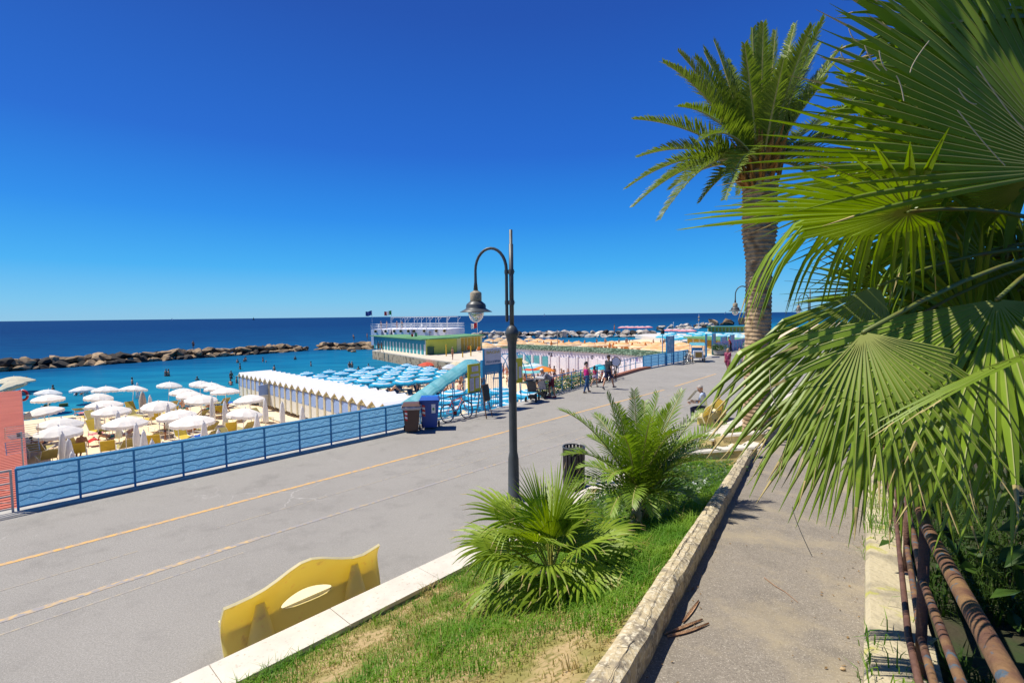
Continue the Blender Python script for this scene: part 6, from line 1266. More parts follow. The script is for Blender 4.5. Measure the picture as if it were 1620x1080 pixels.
b.add(vs, [(i * 7 + j, i * 7 + j + 1, i * 7 + j + 8, i * 7 + j + 7) for i in range(12) for j in range(6)])
for i in range(76):
    for j in range(5): w = W0 + (W1 - W0) * (i + .25 + .5 * (j % 2)) / 76; b.box(LP(w, .05 + .66 * j, zr + .06 + .055 * j), (.26, .17, .09), RZ, 1 if rk0.random() < .5 else 2)
b.build('roof', [TILE, M('dark_roof_tile', (.03, .075, .045), .8), M('pale_roof_tile', (.30, .38, .27), .8)], lh)
for i in range(56):                       # dark gaps under the wave of tiles
    w = W0 + (W1 - W0) * (i + .5) / 56; b = MB() if i == 0 else b
    p = LP(w, -0.15, zr + .02); b.box(p, (0.20, 0.20, 0.10), RZ)
b.build('eaves_tiles', M('eave_tile', (.30, .34, .28), .8, .2, 9), lh)
for i in range(17):
    w = W1 - 0.9 - i * 1.27; b = MB(); p = LP(w, -0.03, zf + 1.0); b.box(p, (0.05, 0.80, 1.9), RZ); tl = i in (2, 3, 4, 5); b.build('door', TEALD if tl else LDOOR, lh)
    b = MB(); p = LP(w - .63, -0.06, zf + 1.05); b.box(p, (0.12, 0.20, 2.1), RZ); b.build('pilaster', LDOOR, lh)
for i, txt in enumerate(['1', '2', '', '5', '', '7', '8']):
    p = LP(W1 - 2.2 - i * 2.9, -0.05, zr - 0.50)
    if txt: me = text_mesh(txt, .45); me.materials.clear(); me.materials.append(M('violet_number', (.22, .14, .5), .6)); o = link('wall_number', me, lh); o.location = p; o.rotation_euler = (pi / 2, 0, RZ - pi / 2)
    else: b = MB(); [b.box(p + V((0, 0, dz)) + WD * dw, (.04, .16, .16), RZ) for dz in (-.12, .12) for dw in (-.16, .16)]; b.build('vent_holes', M('vent_dark', (.06, .05, .06), .8), lh)
b = MB(); b.box(LP(W0 + 1.2, -0.06, -1.15), (0.05, 1.3, 1.4), RZ); b.build('blue_shutter', BLUE, lh)
bs = thing('round_sign', 'round pale sign in a brown ring standing behind the bicycles', 'sign', at_d(974.5, 581, 30)); b = MB(); b.tube([(0.27 * cos(2 * pi * k / 28), 0, .34 + .29 * sin(2 * pi * k / 28)) for k in range(29)], .025, 6, cap=False); b.build('ring', SAND_, bs)
b = MB(); b.tube([(0, -.01, .34), (0, .01, .34)], .25, 24); b.build('disc', LDOOR, bs); b = MB(); b.tube([(0, 0, -.2), (0, 0, -2.8)], .03, 6); b.build('pole', SAND_, bs)
fpz = thing('tall_pole', 'thin bare flag pole rising in front of the lilac bathing house', 'pole', on_beach(882.5, 594, 0)); b = MB(); b.tube([(0, 0, 0), (0, 0, 5.3)], [.05, .03], 6); b.build('pole', M('grey_pole', (.4, .36, .33), .6), fpz)
# ---- jetty with cabins, yellow huts and the white sun terrace
JM = M('jetty_stone', (0.42, 0.33, 0.22), .9, .2, 1.5, .4, col2=(.12, .09, .06), mix=(.5, .65)); JD = M('jetty_deck', (0.66, 0.58, 0.46), .9, .1, 2)
J0, J1, J2 = at_z(590, 553.5, -1.9), at_z(676, 561.5, -1.9), at_z(764, 566, -1.9)
jt = thing('jetty', 'low stone jetty carrying striped cabins and a white sun terrace', 'jetty', (J0.x, J0.y, 0)); JO = V(jt.location)
bk = V((0.55, 0.83, 0)); 
def jy(p, k): return V((p.x, p.y, 0)) + bk * k
fr_ = [at_z(589, 554, -1.9), at_z(676, 567.5, -1.9), at_z(735, 575, -1.9)]
ed = [V((v.x, v.y, 0)) for v in fr_] + [jy(fr_[2], 42), jy(fr_[1], 40), jy(fr_[0], 22)]
b = MB(); b.prism([(v.x - JO.x, v.y - JO.y) for v in ed], -5, -2.06); b.build('foundation', JM, jt)
b = MB(); b.prism([(v.x - JO.x, v.y - JO.y) for v in ed], -2.055, -1.9); b.build('deck', JD, jt)
WALKW = M('terrace_white', (0.74, 0.74, 0.80), .7, .04, 2); TEALC = M('teal_cabin', (0.02, 0.30, 0.34), .6, .08, 4); LIME = M('lime_wall', (0.58, 0.62, 0.10), .75, .06, 2); OCH = M('ochre_door', (0.58, 0.36, 0.03), .65, .08, 4); GROOF = M('green_flat_roof', (0.12, 0.30, 0.13), .8, .1, 2)
A_, B_, C_, E_ = at_z(592, 551, -1.9), at_z(673, 561.5, -1.9), at_z(722, 557, -1.9), at_z(763, 552, -1.9)
def wallrun(th, a, b_, z0, z1, depth, mat, nm='walls', dv=None):
    a, b_ = V((a.x, a.y, 0)), V((b_.x, b_.y, 0)); o = V(th.location); d = (b_ - a).normalized(); n_ = V((-d.y, d.x, 0)); m = MB(); q = [a, b_, b_ + (dv or n_) * depth, a + (dv or n_) * depth]; m.prism([(v.x - o.x, v.y - o.y) for v in q], z0, z1); m.build(nm, mat, th); return d, n_
sc_ = thing('cabin_block', 'row of white and teal striped cabins under a green roof on the jetty', 'building', (A_.x, A_.y, 0)); so = V(sc_.location)
d, n_ = wallrun(sc_, A_, B_, -1.9, 0.42, 4.5, WHITE, dv=V((C_.x - B_.x, C_.y - B_.y, 0)).normalized()); L = (V((B_.x, B_.y, 0)) - V((A_.x, A_.y, 0))).length
for i in range(16):
    x0 = L * i / 16; b = MB(); p = d * (x0 + L / 48) - n_ * .04; b.box(V((p.x, p.y, -0.80)), (L / 30, .06, 2.1), atan2(d.y, d.x)); b.build('teal_stripe', TEALC, sc_)
b = MB(); p = d * (L / 2) - n_ * .055; b.box(V((p.x, p.y, 0.02)), (L - .1, .05, .62), atan2(d.y, d.x)); b.build('teal_header', M('teal_header_band', (.03, .28, .40), .6, .1, .9), sc_)
b = MB(); q = [A_ - d * .3 - n_ * .7, B_ + d * .2 - n_ * .7, B_ + d * .2 + n_ * 6, A_ - d * .3 + n_ * 6]; b.prism([(v.x - so.x, v.y - so.y) for v in q], .42, .55); b.build('roof', GROOF, sc_)
yh = thing('yellow_hut', 'lime yellow hut with ochre door between striped cabins and ochre cabins', 'building', (B_.x, B_.y, 0)); yo = V(yh.location); AD = V((A_.x - B_.x, A_.y - B_.y, 0)).normalized(); B2 = B_ + V((.64, .77, 0)) * .15 - AD * .14; C2 = C_ - AD * .14; d2, n2 = wallrun(yh, B2, C2, -1.9, 0.40, 7, LIME, dv=AD); L2 = (V((C_.x, C_.y, 0)) - V((B_.x, B_.y, 0))).length; ang = atan2(d2.y, d2.x)
b = MB(); p = d2 * (L2 * .36) - n2 * .04; b.box(V((p.x, p.y, -.85)), (L2 * .16, .06, 2.05), ang); b.build('door', OCH, yh); b = MB(); p = d2 * (L2 * .72) - n2 * .06; b.box(V((p.x, p.y, -.75)), (L2 * .42, .08, 2.1), ang); b.build('wall_panel', M('bright_lime', (.62, .68, .12), .7), yh)
b = MB(); q = [B_ + d2 * .3 - AD * .8, C_ - AD * .8, C_ + AD * 7.5, B_ + d2 * .3 + AD * 7.5]; b.prism([(v.x - yo.x, v.y - yo.y) for v in q], .46, .62); b.build('roof', GROOF, yh)
oh = thing('ochre_cabins', 'block of ochre doored cabins at the landward end of the jetty', 'building', (C_.x, C_.y, 0)); oo = V(oh.location); d3, n3 = wallrun(oh, C_ + V((.1, .1, 0)), E_, -1.9, 0.5, 5, M('pale_yellow_wall', (.74, .70, .34), .7), dv=AD); L3 = (V((E_.x, E_.y, 0)) - V((C_.x, C_.y, 0))).length; ang = atan2(d3.y, d3.x)
for i in range(6): b = MB(); p = d3 * (L3 * (.22 + .13 * i)) - n3 * .05; b.box(V((p.x, p.y, -.8)), (L3 * .10, .06, 2.2), ang); b.build('door', OCH, oh)
b = MB(); q = [C_ + d3 * .05 - AD * .8, E_ - AD * .8, E_ + AD * 6, C_ + d3 * .05 + AD * 6]; b.prism([(v.x - oo.x, v.y - oo.y) for v in q], .505, .66); b.build('roof', GROOF, oh)
# white terrace shaped like a ship
tz0, tz1 = -1.9, 2.05; zt_ = lambda px, py: at_d(px, py, 104)
tp = [(587, 104), (603, 103), (604, 104.6), (615, 103), (620, 105.5), (623, 102.5), (650, 101), (652, 102.5), (707, 99.5)]
tv = thing('sun_terrace', 'white ship shaped sun terrace with railings and bare awning frame on the jetty', 'building', (at_d(587, 520, 104).x, 104, 0)); to = V(tv.location)
poly = [V((at_d(px, 530, dep).x, dep, 0)) - to for px, dep in tp]; back = [poly[-1] + V((2.5, 11, 0)), poly[0] + V((1.5, 12, 0))]; full = poly + back
zt1 = at_d(640, 520.5, 103).z; b = MB(); b.prism([(v.x, v.y) for v in full], -1.9, zt1); b.build('walls', WALKW, tv)
zr1 = at_d(640, 512.5, 103).z; ra = [poly[0], poly[3], poly[6], poly[8], back[0], back[1], poly[0]]
for f in (.35, .68, 1.0): b = MB(); b.tube([v + V((0, 0, zt1 + (zr1 - zt1) * f)) for v in ra], .035, 5); b.build('railing_bar', WHITE, tv)
za = at_d(660, 501.5, 103).z
for u in (.27, .40, .50, .62, .74, .86, 1.0):
    v = poly[0].lerp(poly[8], u)
    for off in (V((0, 0.2, 0)), V((1.5, 7, 0))): b = MB(); b.tube([v + off + V((0, 0, zt1)), v + off + V((0, 0, za))], .05, 6); b.tube([v + off + V((0, 0, za - .9)), v + off + V((.6, 0, za - .1))], .03, 5); b.build('awning_post', WHITE, tv)
b = MB()
for off in (V((0, .2, 0)), V((1.5, 7, 0))): b.tube([poly[0].lerp(poly[8], .27) + off + V((0, 0, za)), poly[8] + off + V((0, 0, za))], .06, 5)
for u in (.27, .4, .5, .62, .74, .86, 1): v = poly[0].lerp(poly[8], u); b.tube([v + V((0, .2, za)), v + V((1.5, 7, za))], .04, 5)
b.build('awning_frame', WHITE, tv)
for i, (px, dep) in enumerate([(594, 103.5), (610, 103.7), (623.5, 102.6), (634, 101.8), (646, 101.3), (655, 102.4), (671, 101.6), (690, 100.6), (703, 99.8)]):
    p = at_d(px, 524 + (px - 590) * -.008, dep - .35) - to; b = MB(); b.tube([p - V((0, .1, 0)), p + V((0, .4, 0))], .22, 12); b.build('porthole', M('porthole_dark', (.03, .02, .015), .4), tv); b = MB(); b.tube([p + V((.24 * cos(2 * pi * k / 14), -.1, .24 * sin(2 * pi * k / 14))) for k in range(15)], .05, 5, cap=False); b.build('porthole_ring', M('brass_ring', (.5, .36, .08), .4), tv)
p = at_d(680, 529, 101.3 - .6) - to; b = MB(); b.tube([p + V((0, 0, .75)), p + V((0, 0, -.55))], .05, 6); b.tube([p + V((-.3, 0, .5)), p + V((.3, 0, .5))], .04, 6); b.tube([p + V((.5 * sin(a), 0, -.1 - .45 * cos(a))) for a in [-1.3 + .26 * k for k in range(11)]], .05, 6); b.build('anchor', M('anchor_brown', (.22, .12, .06), .6), tv)
for i, (px, py) in enumerate([(600, 516), (632, 516), (650, 517), (665, 517), (680, 517), (698, 515.5), (640, 517), (673, 516.5)]):
    q = at_d(px, py, 104.5); o = thing('terrace_chair', f'white chair on the sun terrace, {nth(sorted([600, 632, 650, 665, 680, 698, 640, 673]).index(px))} from the left', 'chair', (q.x, q.y + .5, zt1 + .0), R.uniform(0, 6), 'white chairs on the terrace'); b = MB(); b.box((0, 0, .42), (.5, .5, .06)); b.build('seat', WHITE, o); b = MB(); b.box((-.25, 0, .75), (.05, .5, .6)); b.build('backrest', WHITE, o)
    for x in (-.2, .2):
        for y in (-.2, .2): b = MB(); b.box((x, y, .2), (.04, .04, .4)); b.build('leg', WHITE, o)
def flag(label, px0, py0, py1, dep, cols, size=(1.3, .8), lft=True):
    p0, p1 = at_d(px0, py0, dep), at_d(px0, py1, dep); th = thing('flag', label, 'flag', p0, 0, 'flags'); h = p1.z - p0.z; b = MB(); b.tube([(0, 0, 0), (0, 0, h)], .05, 6); b.build('flagpole', WHITE, th); b = MB(); n = 9; s = -1 if lft else 1
    vs = [V((s * size[0] * i / n, .15 * sin(i * 1.1), h - .05 - size[1] * (j) - .05 * i * .5 + .06 * sin(i * .9))) for i in range(n + 1) for j in (0, 1)]
    b.add(vs, [(2 * i, 2 * i + 1, 2 * i + 3, 2 * i + 2) for i in range(n)]); k = len(cols); b.m = [min(k - 1, i * k // n) for i in range(n)]; b.build('flag_cloth', cols, th)
FG, FR_ = M('flag_green', (.02, .30, .08), .8), M('flag_red', (.6, .03, .04), .8); FN = M('flag_navy', (.04, .08, .30), .8)
flag('dark blue flag flying above the left end of the sun terrace', 589, 520, 491, 104, [FN], (1.3, 0.95)); flag('green white and red flag flying above the terrace awning frame', 620, 520, 491, 104, [FG, WHITE, FR_], (1.5, 0.85)); flag('drooping green white and red flag in front of the striped cabins', 660.5, 555, 526, 84, [FG, WHITE, FR_], (1.0, 1.1)); flag('small red and white flag on a pole right of the lamp globe', 755.5, 548, 510, 95, [FR_, WHITE], (1.2, 1.0))
JB = thing('litter_bin', 'dark green bin in front of the lime yellow hut', 'bin', at_z(681, 561, -1.9)); b = MB(); b.box((0, 0, .55), (1.0, .8, 1.1)); b.build('body', M('dark_green_bin', (.03, .09, .05), .6), JB); b = MB(); b.prism([(-.55, -.45), (.55, -.45), (.55, .45), (-.55, .45)], 1.1, 1.22); b.build('lid', M('dark_green_lid', (.04, .12, .06), .5), JB)
posts = [(706, 563, 548), (725, 572, 552), (732, 565, 560), (745, 563, 550), (741, 571, 553)]
for i, (px, y0, y1) in enumerate(posts):
    q = at_z(px, y0, -1.9) if y0 < 570 else on_beach(px, y0 + 5, 0); o = thing('yellow_post', f'yellow post at the landward end of the jetty, {nth(sorted(p[0] for p in posts).index(px))} from the left', 'post', q, 0, 'yellow posts on the jetty'); b = MB(); b.tube([(0, 0, -.5), (0, 0, (y0 - y1) / F * q.y + .3)], .09, 8); b.build('post', M('yellow_post_paint', (.68, .42, .02), .5), o)
def deckseat(lab, px, py): q = at_z(px, py, -1.9); deck_chair(lab, q, 2.0, ORANGE, 'orange deck chairs on the jetty', WHITE)
deckseat('orange deck chair before the ochre cabins', 741, 556); deckseat('orange deck chair at the very end of the jetty beside the ochre cabins', 757, 557); deckseat('orange deck chair against the ochre doors', 735, 555)
# ================================================================== ROCKS, FAR BEACHES, SEA
ROCKM = [M('sunlit_rock', (0.33, 0.235, 0.135), .9, .15, 1.2, .6, col2=(.13, .09, .055), mix=(.45, .65), rnd=.35), M('grey_rock', (0.52, 0.47, 0.40), .9, .15, 1.2, .6, col2=(.20, .17, .15), mix=(.45, .65), rnd=.35), M('shaded_rock', (0.035, 0.03, 0.026), .9, .1, 1.5, .5, rnd=.3)]  # last, dark copy carries the shaded gaps of the piles in its colour
rk = random.Random(101); RM = []
for i in range(7):
    bm = bmesh.new(); bmesh.ops.create_icosphere(bm, subdivisions=2, radius=1.0)
    pl = [V((rk.gauss(0, 1), rk.gauss(0, 1), rk.gauss(0, 1))).normalized() for _ in range(9)]; ds = [rk.uniform(.42, .82) for _ in pl]
    for v in bm.verts:
        for n_, d in zip(pl, ds):
            k = v.co.dot(n_) - d
            if k > 0: v.co -= n_ * k
        v.co *= 1 + .06 * mnoise.noise(v.co * 2.5)
    me = bpy.data.meshes.new('rock'); bm.to_mesh(me); bm.free(); RM.append(me)
RMM = {}
def rock(p, s, mi, grp, lab, flat=.58):
    k = rk.randrange(7)
    if (k, mi) not in RMM: m = RM[k].copy(); m.materials.append(ROCKM[mi]); RMM[k, mi] = m
    o = link('rock', RMM[k, mi]); o.location = p; o.scale = (s * rk.uniform(.8, 1.35), s * rk.uniform(.75, 1.1), s * flat * rk.uniform(.7, 1.15)); o.rotation_euler = (rk.uniform(-.3, .3), rk.uniform(-.3, .3), rk.uniform(0, 6.3)); tag(o, lab, 'rock', grp)
def breakwater(a, b, n, size, height, mis, grp, lab, wid, dk_=.26):
    a, b = V((a.x, a.y, 0)), V((b.x, b.y, 0)); d = (b - a).normalized(); nr = V((-d.y, d.x, 0))
    if nr.y < 0: nr = -nr
    for i in range(n):
        u = (i + rk.uniform(-.4, .4)) / n; row = i % 3; end = min(1, min(u, 1 - u) * 14 + .25)
        off = (0.0, .45, 1.0)[row] * wid; z = SEA + (0.10, .60, .42)[row] * height * end
        mi = mis[1] if (rk.random() < dk_ or (row == 2 and rk.random() < dk_ * 2.4)) else mis[0]
        p = a.lerp(b, max(0, min(1, u))) + nr * (off + rk.uniform(-.4, .4)); p.z = z; rock(p, size * rk.uniform(.7, 1.3), mi, grp, lab)
breakwater(at_z(-60, 592, SEA), at_z(486, 554.5, SEA), 146, 1.2, 1.85, (0, 2), 'rocks of the long breakwater', 'brown boulder piled in the long breakwater beyond the white parasols', 3.2)
breakwater(at_z(502, 553, SEA), at_z(588, 552.5, SEA), 36, 1.25, 1.8, (0, 2), 'rocks of the short breakwater', 'brown boulder in the short breakwater left of the jetty', 3.0)
breakwater(at_z(735, 535, SEA), at_z(1045, 533, SEA), 88, 1.5, 2.4, (1, 2), 'pale rocks of the middle breakwater', 'pale boulder in the breakwater beyond the orange parasols', 5, .1)
breakwater(at_z(1046, 524, SEA), at_z(1135, 517, SEA), 20, 2.0, 2.6, (1, 2), 'rocks of the far breakwater', 'boulder in the far breakwater behind the light blue parasols', 4, .12)
breakwater(at_z(1120, 515, SEA), at_z(1196, 513, SEA), 9, 3.4, 3.4, (0, 2), 'rocks of the farthest breakwater', 'boulder in the farthest breakwater beside the palm trunk', 5, .12)
for lab, px, py, s in [('slanting boulder lying at the foot of the jetty beside the red parasol', 668, 566, 1.9), ('rounded boulder in the shallow water by the jetty', 683, 568, 1.2), ('low flat rock in the water before the striped cabins', 647, 567, .9), ('small rock awash left of the jetty', 552, 556, .8), ('small dark rock breaking the water left of the jetty', 560, 557, .6)]:
    p = at_z(px, py, SEA); rock(p + V((0, 0, .2)), s, 0, None, lab, .7)
# concrete platform at the end of the middle breakwater
mb = MB(); q = [at_z(1005, 530, -2.4), at_z(1092, 541, -2.4), at_z(1100, 528, -2.4), at_z(1035, 526, -2.4)]; mb.prism([(v.x, v.y) for v in q], -4, -2.4); tag(mb.build('bathing_platform', M('pale_platform', (.66, .63, .58), .85)), 'pale concrete bathing platform behind the pale breakwater', 'platform')
# ---- orange parasols
PEACH = M('peach_cloth', (0.74, 0.46, 0.22), .85, .05, 3, trans=.25); PEACH2 = M('pale_peach_cloth', (0.76, 0.60, 0.40), .85, .05, 3, trans=.25); ORC = M('folded_orange_cloth', (.62, .22, .05), .85, .15, 5)
OP = [(798.6, 537.5), (797, 541), (825, 538), (825, 541.8), (843, 538.5), (888, 541.5), (900, 540.5), (913, 539.5), (968, 539), (1003, 539), (1022, 539.5), (1041, 540.5), (1029, 547), (1046, 546), (1079, 541), (1074.5, 546.5), (1083, 545), (1101, 541.5), (1104.5, 545.5), (784, 536.5), (767, 541), (798, 538), (745, 530.6), (757, 530), (773, 543), (812, 540), (855, 541), (1060, 543), (1092, 548), (1066, 548), (933, 541), (950, 540.5), (985, 541), (805, 534), (818, 534.5), (838, 534), (852, 535), (868, 536), (880, 536.5), (790, 534), (775, 535.5), (1010, 543), (1035, 543.5), (1052, 549), (1088, 543)]
GO = 'peach parasols on the far beach'; o0 = None; ol = []
for px, py in OP:
    p = on_beach(px, py, 2.3)
    if o0 is None: o0 = parasol('x', p, 3.1, 2.3, dict(mats=[PEACH, PEACH2], rings=[(.3, 1), (.75, 0), (1, 1)]), .55, 8, True, GO); o = o0
    else: o = dup(o0, p, R.uniform(0, 1))
    ol.append(o)
name_rows(ol, 'open peach parasol beyond the lilac house', ['in the near row', 'in the middle row', 'in the far row'], GO)
GO2 = 'folded orange parasols'; o0 = None; ol = []
for px in (934.5, 940.5, 946.5, 951.5, 957.5, 964.5, 970.5, 975, 984, 989, 993, 1000, 1009, 1012, 1021, 1031, 860, 872, 884, 891, 780, 806, 836, 850, 900, 916, 925):
    p = on_beach(px, 540.5 + (px % 3) * .6 - (3 if px < 930 else 0), 2.2)
    if o0 is None: o0 = closed_parasol('x', p, 2.2, ORC, GO2, .2); o = o0
    else: o = dup(o0, p, R.uniform(0, 3))
    ol.append(o)
name_rows(ol, 'folded orange parasol beyond the lilac house', ['in the near row', 'in the far row'], GO2)
# ---- light blue parasols far away
GLB = 'far light blue parasols'; o0 = None; ol = []; fr2 = random.Random(6)
for i in range(46):
    px = fr2.uniform(1048, 1198); py = fr2.uniform(523.5, 532.5) + (2.5 if px > 1130 else 0)
    p = on_beach(px, py, 2.2)
    if o0 is None: o0 = parasol('x', p, 3.2, 2.2, dict(mats=[M('far_sky_blue', (.05, .42, .60), .8, .05, 3, trans=.2), STRIPW], rings=[(.35, 0), (.6, 1), (1, 0)]), .5, 8, True, GLB); o = o0
    else: o = dup(o0, p, 0)
    ol.append(o)
name_rows(ol, 'far light blue parasol beyond the yellow huts', ['in the nearest row', 'in the second row', 'in the third row', 'in the last row'], GLB)
GRP = 'far pink and red parasols'; o0 = None; ol = []
for px, py in [(985, 523.5), (992, 523), (1000, 523.5), (1008, 523.3), (1016, 523.5), (1025, 523), (1082, 531), (1070, 530), (1092, 531), (1058, 530)]:
    p = at_z(px, py + 2.5, -2.4)
    if o0 is None: o0 = parasol('x', p, 3.4, 2.2, dict(mats=[M('pink_red_cloth', (.62, .22, .24), .8, .05, 3), STRIPW], rings=[(.35, 0), (.6, 1), (1, 0)]), .5, 8, True, GRP); o = o0
    else: o = dup(o0, p, 0)
    ol.append(o)
name_rows(ol, 'small pinkish parasol near the bathing platform', ['nearer', 'farther out'], GRP)
# ---- far yellow huts
def hut(label, x0, x1, yb, yt, dep0, dep1, doors, z0=None, roof=GROOF):
    a, b_ = at_d(x0, yb, dep0), at_d(x1, yb, dep1); z0 = a.z if z0 is None else z0; zt = at_d(x0, yt, dep0).z; th = thing('beach_hut', label, 'building', (a.x, a.y, 0), 0); o = V(th.location); d, n_ = wallrun(th, a, b_, z0 - 1.0, zt, 4, M('hut_cream', (.70, .60, .36), .7)); L = (V((b_.x, b_.y, 0)) - V((a.x, a.y, 0))).length
    for i in range(doors): m = MB(); p = d * (L * (i + .5) / doors) - n_ * .05; m.box(V((p.x, p.y, (z0 + zt) / 2 - .1)), (L / doors * .66, .06, (zt - z0) * .92), atan2(d.y, d.x)); m.build('door', OCH, th)
    m = MB(); q = [a - d * .3 - n_ * .6, b_ + d * .3 - n_ * .6, b_ + d * .3 + n_ * 4.5, a - d * .3 + n_ * 4.5]; m.prism([(v.x - o.x, v.y - o.y) for v in q], zt + .003, zt + .25); m.build('roof', roof, th)
hut('small yellow hut with green roof behind the peach parasols', 1087, 1117, 548, 534.5, 88, 84, 3)
hut('long row of ochre cabins far off beside the palm trunk', 1120, 1188, 524, 517.5, 190, 185, 12)
hut('ochre hut behind the second entrance by the lilac fence', 1118, 1166, 549, 537, 76, 70, 5)
# ---- second entrance: tall blue framed panels
PANEL = M('grey_blue_panel', (.30, .38, .48), .4, .1, 2, trans=.3)
def tall_panel(label, px, yb, yt, dep, wd_, rot, mat=PANEL):
    q = at_d(px, yb, dep); th = thing('glass_screen', label, 'screen', (q.x, q.y, 0), RZ + rot, 'tall blue framed panels'); h = at_d(px, yt, dep).z
    for x in (-wd_ / 2, wd_ / 2): b = MB(); b.box((x, 0, h / 2), (.09, .09, h)); b.build('post', BLUE if dep < 60 else LBLUE, th)
    b = MB(); b.box((0, 0, (h + .9) / 2), (wd_ - .1, .04, h - .95)); b.build('pane', mat, th); return th
tall_panel('blue sign panel with pale drawings on two posts before the peach parasols', 1060, 574, 531, 39, 1.25, 0.0, M('blue_sign_art', (.10, .28, .42), .5, .2, 4, col2=(.30, .42, .52), mix=(.48, .56)))
tall_panel('tall grey panel left of the second entrance', 1117, 565, 528, 45, 1.2, .3); tall_panel('tall narrow panel at the second entrance', 1129, 560, 527, 48, 1.0, .1); tall_panel('glass screen beyond the second entrance', 1145, 556, 532, 52, 1.6, 0); tall_panel('far glass screen nearest the lilac fence', 1158, 554, 529, 55, 1.2, 0)
th = thing('floodlight_pole', 'black floodlight on a slim blue pole beside the blue sign panel', 'floodlight', at_z(1048, 577, 0)); b = MB(); b.tube([(0, 0, 0), (0, 0, 2.35)], .035, 8); b.build('pole', BLUE, th); b = MB(); b.box((0, 0, 2.55), (.22, .2, .32), .4); b.build('floodlight', BLACK, th)
th = thing('planter', 'round stone planter with a dark bush beside the second entrance', 'planter', at_z(1139, 562, 0)); b = MB(); b.lathe([(.35, 0), (.55, .15), (.62, .5), (.66, .52), (.6, .46), (.02, .46)], 18); b.build('pot', CONC, th); b = MB(); rg = random.Random(9)
for i in range(500): p = V((rg.gauss(0, .33), rg.gauss(0, .33), .7 + rg.gauss(0, .17))); r = .07; m = Euler((rg.uniform(-1, 1), rg.uniform(-1, 1), rg.uniform(0, 6))).to_matrix(); b.add([p + m @ V(q) for q in ((-r, 0, 0), (0, -r * .5, 0), (r, 0, 0), (0, r * .5, 0))], [(0, 1, 2, 3)])
b.build('bush', GTREE, th)
th = thing('green_bin', 'dark green bin standing left of the stone planter', 'bin', at_z(1131, 561.5, 0)); b = MB(); b.lathe([(.24, 0), (.27, .95), (.2, 1.02), (.05, 1.06)], 16); b.build('body', M('dark_green_bin2', (.02, .08, .05), .6), th)
b = MB(); b.lathe([(.29, .86), (.29, .93)], 16); b.build('rim', LAMPM, th)
# pedal cart
pc = thing('pedal_cart', 'white pedal cart with a yellow brown front panel parked by the fence', 'pedal cart', at_z(1103, 571.5, 0), RZ + pi + .5)
for x, y in ((-.7, -.5), (-.7, .5), (.8, -.45), (.8, .45)): b = MB(); b.tube([(x + .3 * cos(2 * pi * k / 18), y, .3 + .3 * sin(2 * pi * k / 18)) for k in range(19)], .03, 6, cap=False); w_ = b.build('wheel', BLACK, pc); b = MB(); [b.tube([(x, y, .3), (x + .28 * cos(k * pi / 4), y, .3 + .28 * sin(k * pi / 4))], .006, 4) for k in range(8)]; b.build('spokes', CHROME, w_)
b = MB(); b.prism([(-.9, -.42), (.95, -.42), (.95, .42), (-.9, .42)], .32, .42); b.prism([(.55, -.4), (.95, -.38), (.95, .38), (.55, .4)], .42, .95); b.build('body', WHITE, pc)
b = MB(); b.box((.975, 0, .62), (.05, .5, .42)); b.build('front_panel', M('cart_panel', (.35, .22, .05), .5), pc); b = MB(); b.box((0, 0, .62), (.45, .8, .08)); b.box((-.24, 0, .88), (.08, .8, .5)); b.build('seat', BLUE, pc)
b = MB(); b.tube([(.45, -.1, .5), (.3, 0, .95)], .02, 6); b.tube([(.3 + .0, .16 * cos(2 * pi * k / 14), .97 + .16 * sin(2 * pi * k / 14)) for k in range(15)], .015, 5); b.build('steering_wheel', BLACK, pc)
b = MB(); vs = [V((-.9 + 1.5 * i / 8, -.55 + 1.1 * j, 1.35 + .22 * sin(pi * i / 8))) for i in range(9) for j in (0, 1)]; b.add(vs, [(2 * i, 2 * i + 2, 2 * i + 3, 2 * i + 1) for i in range(8)]); b.build('canopy', CANV, pc, True)
b = MB()
for x in (-.85, .5):
    for y in (-.5, .5): b.tube([(x, y, .4), (x, y, 1.38)], .018, 5)
b.build('canopy_frame', BLUE, pc)
# scooters and bright bundles beyond the planter
person('person in red top standing beyond the planter', at_z(1156, 557, 0), RZ + 2, 1.6, SKIN, [('top', M('bright_red_top', (.6, .04, .05), .7), TOP_SHORT, .012), ('trousers', M('black_trousers', (.02, .02, .025), .8), JEANS, .012)], HAIRD, 'short', None, voxel=.03, legL=(.2, .3), legR=(-.1, .1), lean=.35)
# lilac fence
LIF = M('lilac_fence_board', (.42, .36, .55), .7, .08, 4); a = 49.0; lf = thing('lilac_fence', 'lilac boarded fence behind the green bicycle', 'fence', G(49, lerp(EDGE, 49), 0)); fo = V(lf.location)
for i in range(13):
    t = 49 + i; p = G(t, lerp(EDGE, t) + .1) - fo; q = G(t + 1, lerp(EDGE, t + 1) + .1) - fo; b = MB(); b.bar(p + (q - p) * .02 + V((0, 0, .55)), q - (q - p) * .02 + V((0, 0, .55)), .03, 1.1); b.build('board', LIF, lf)
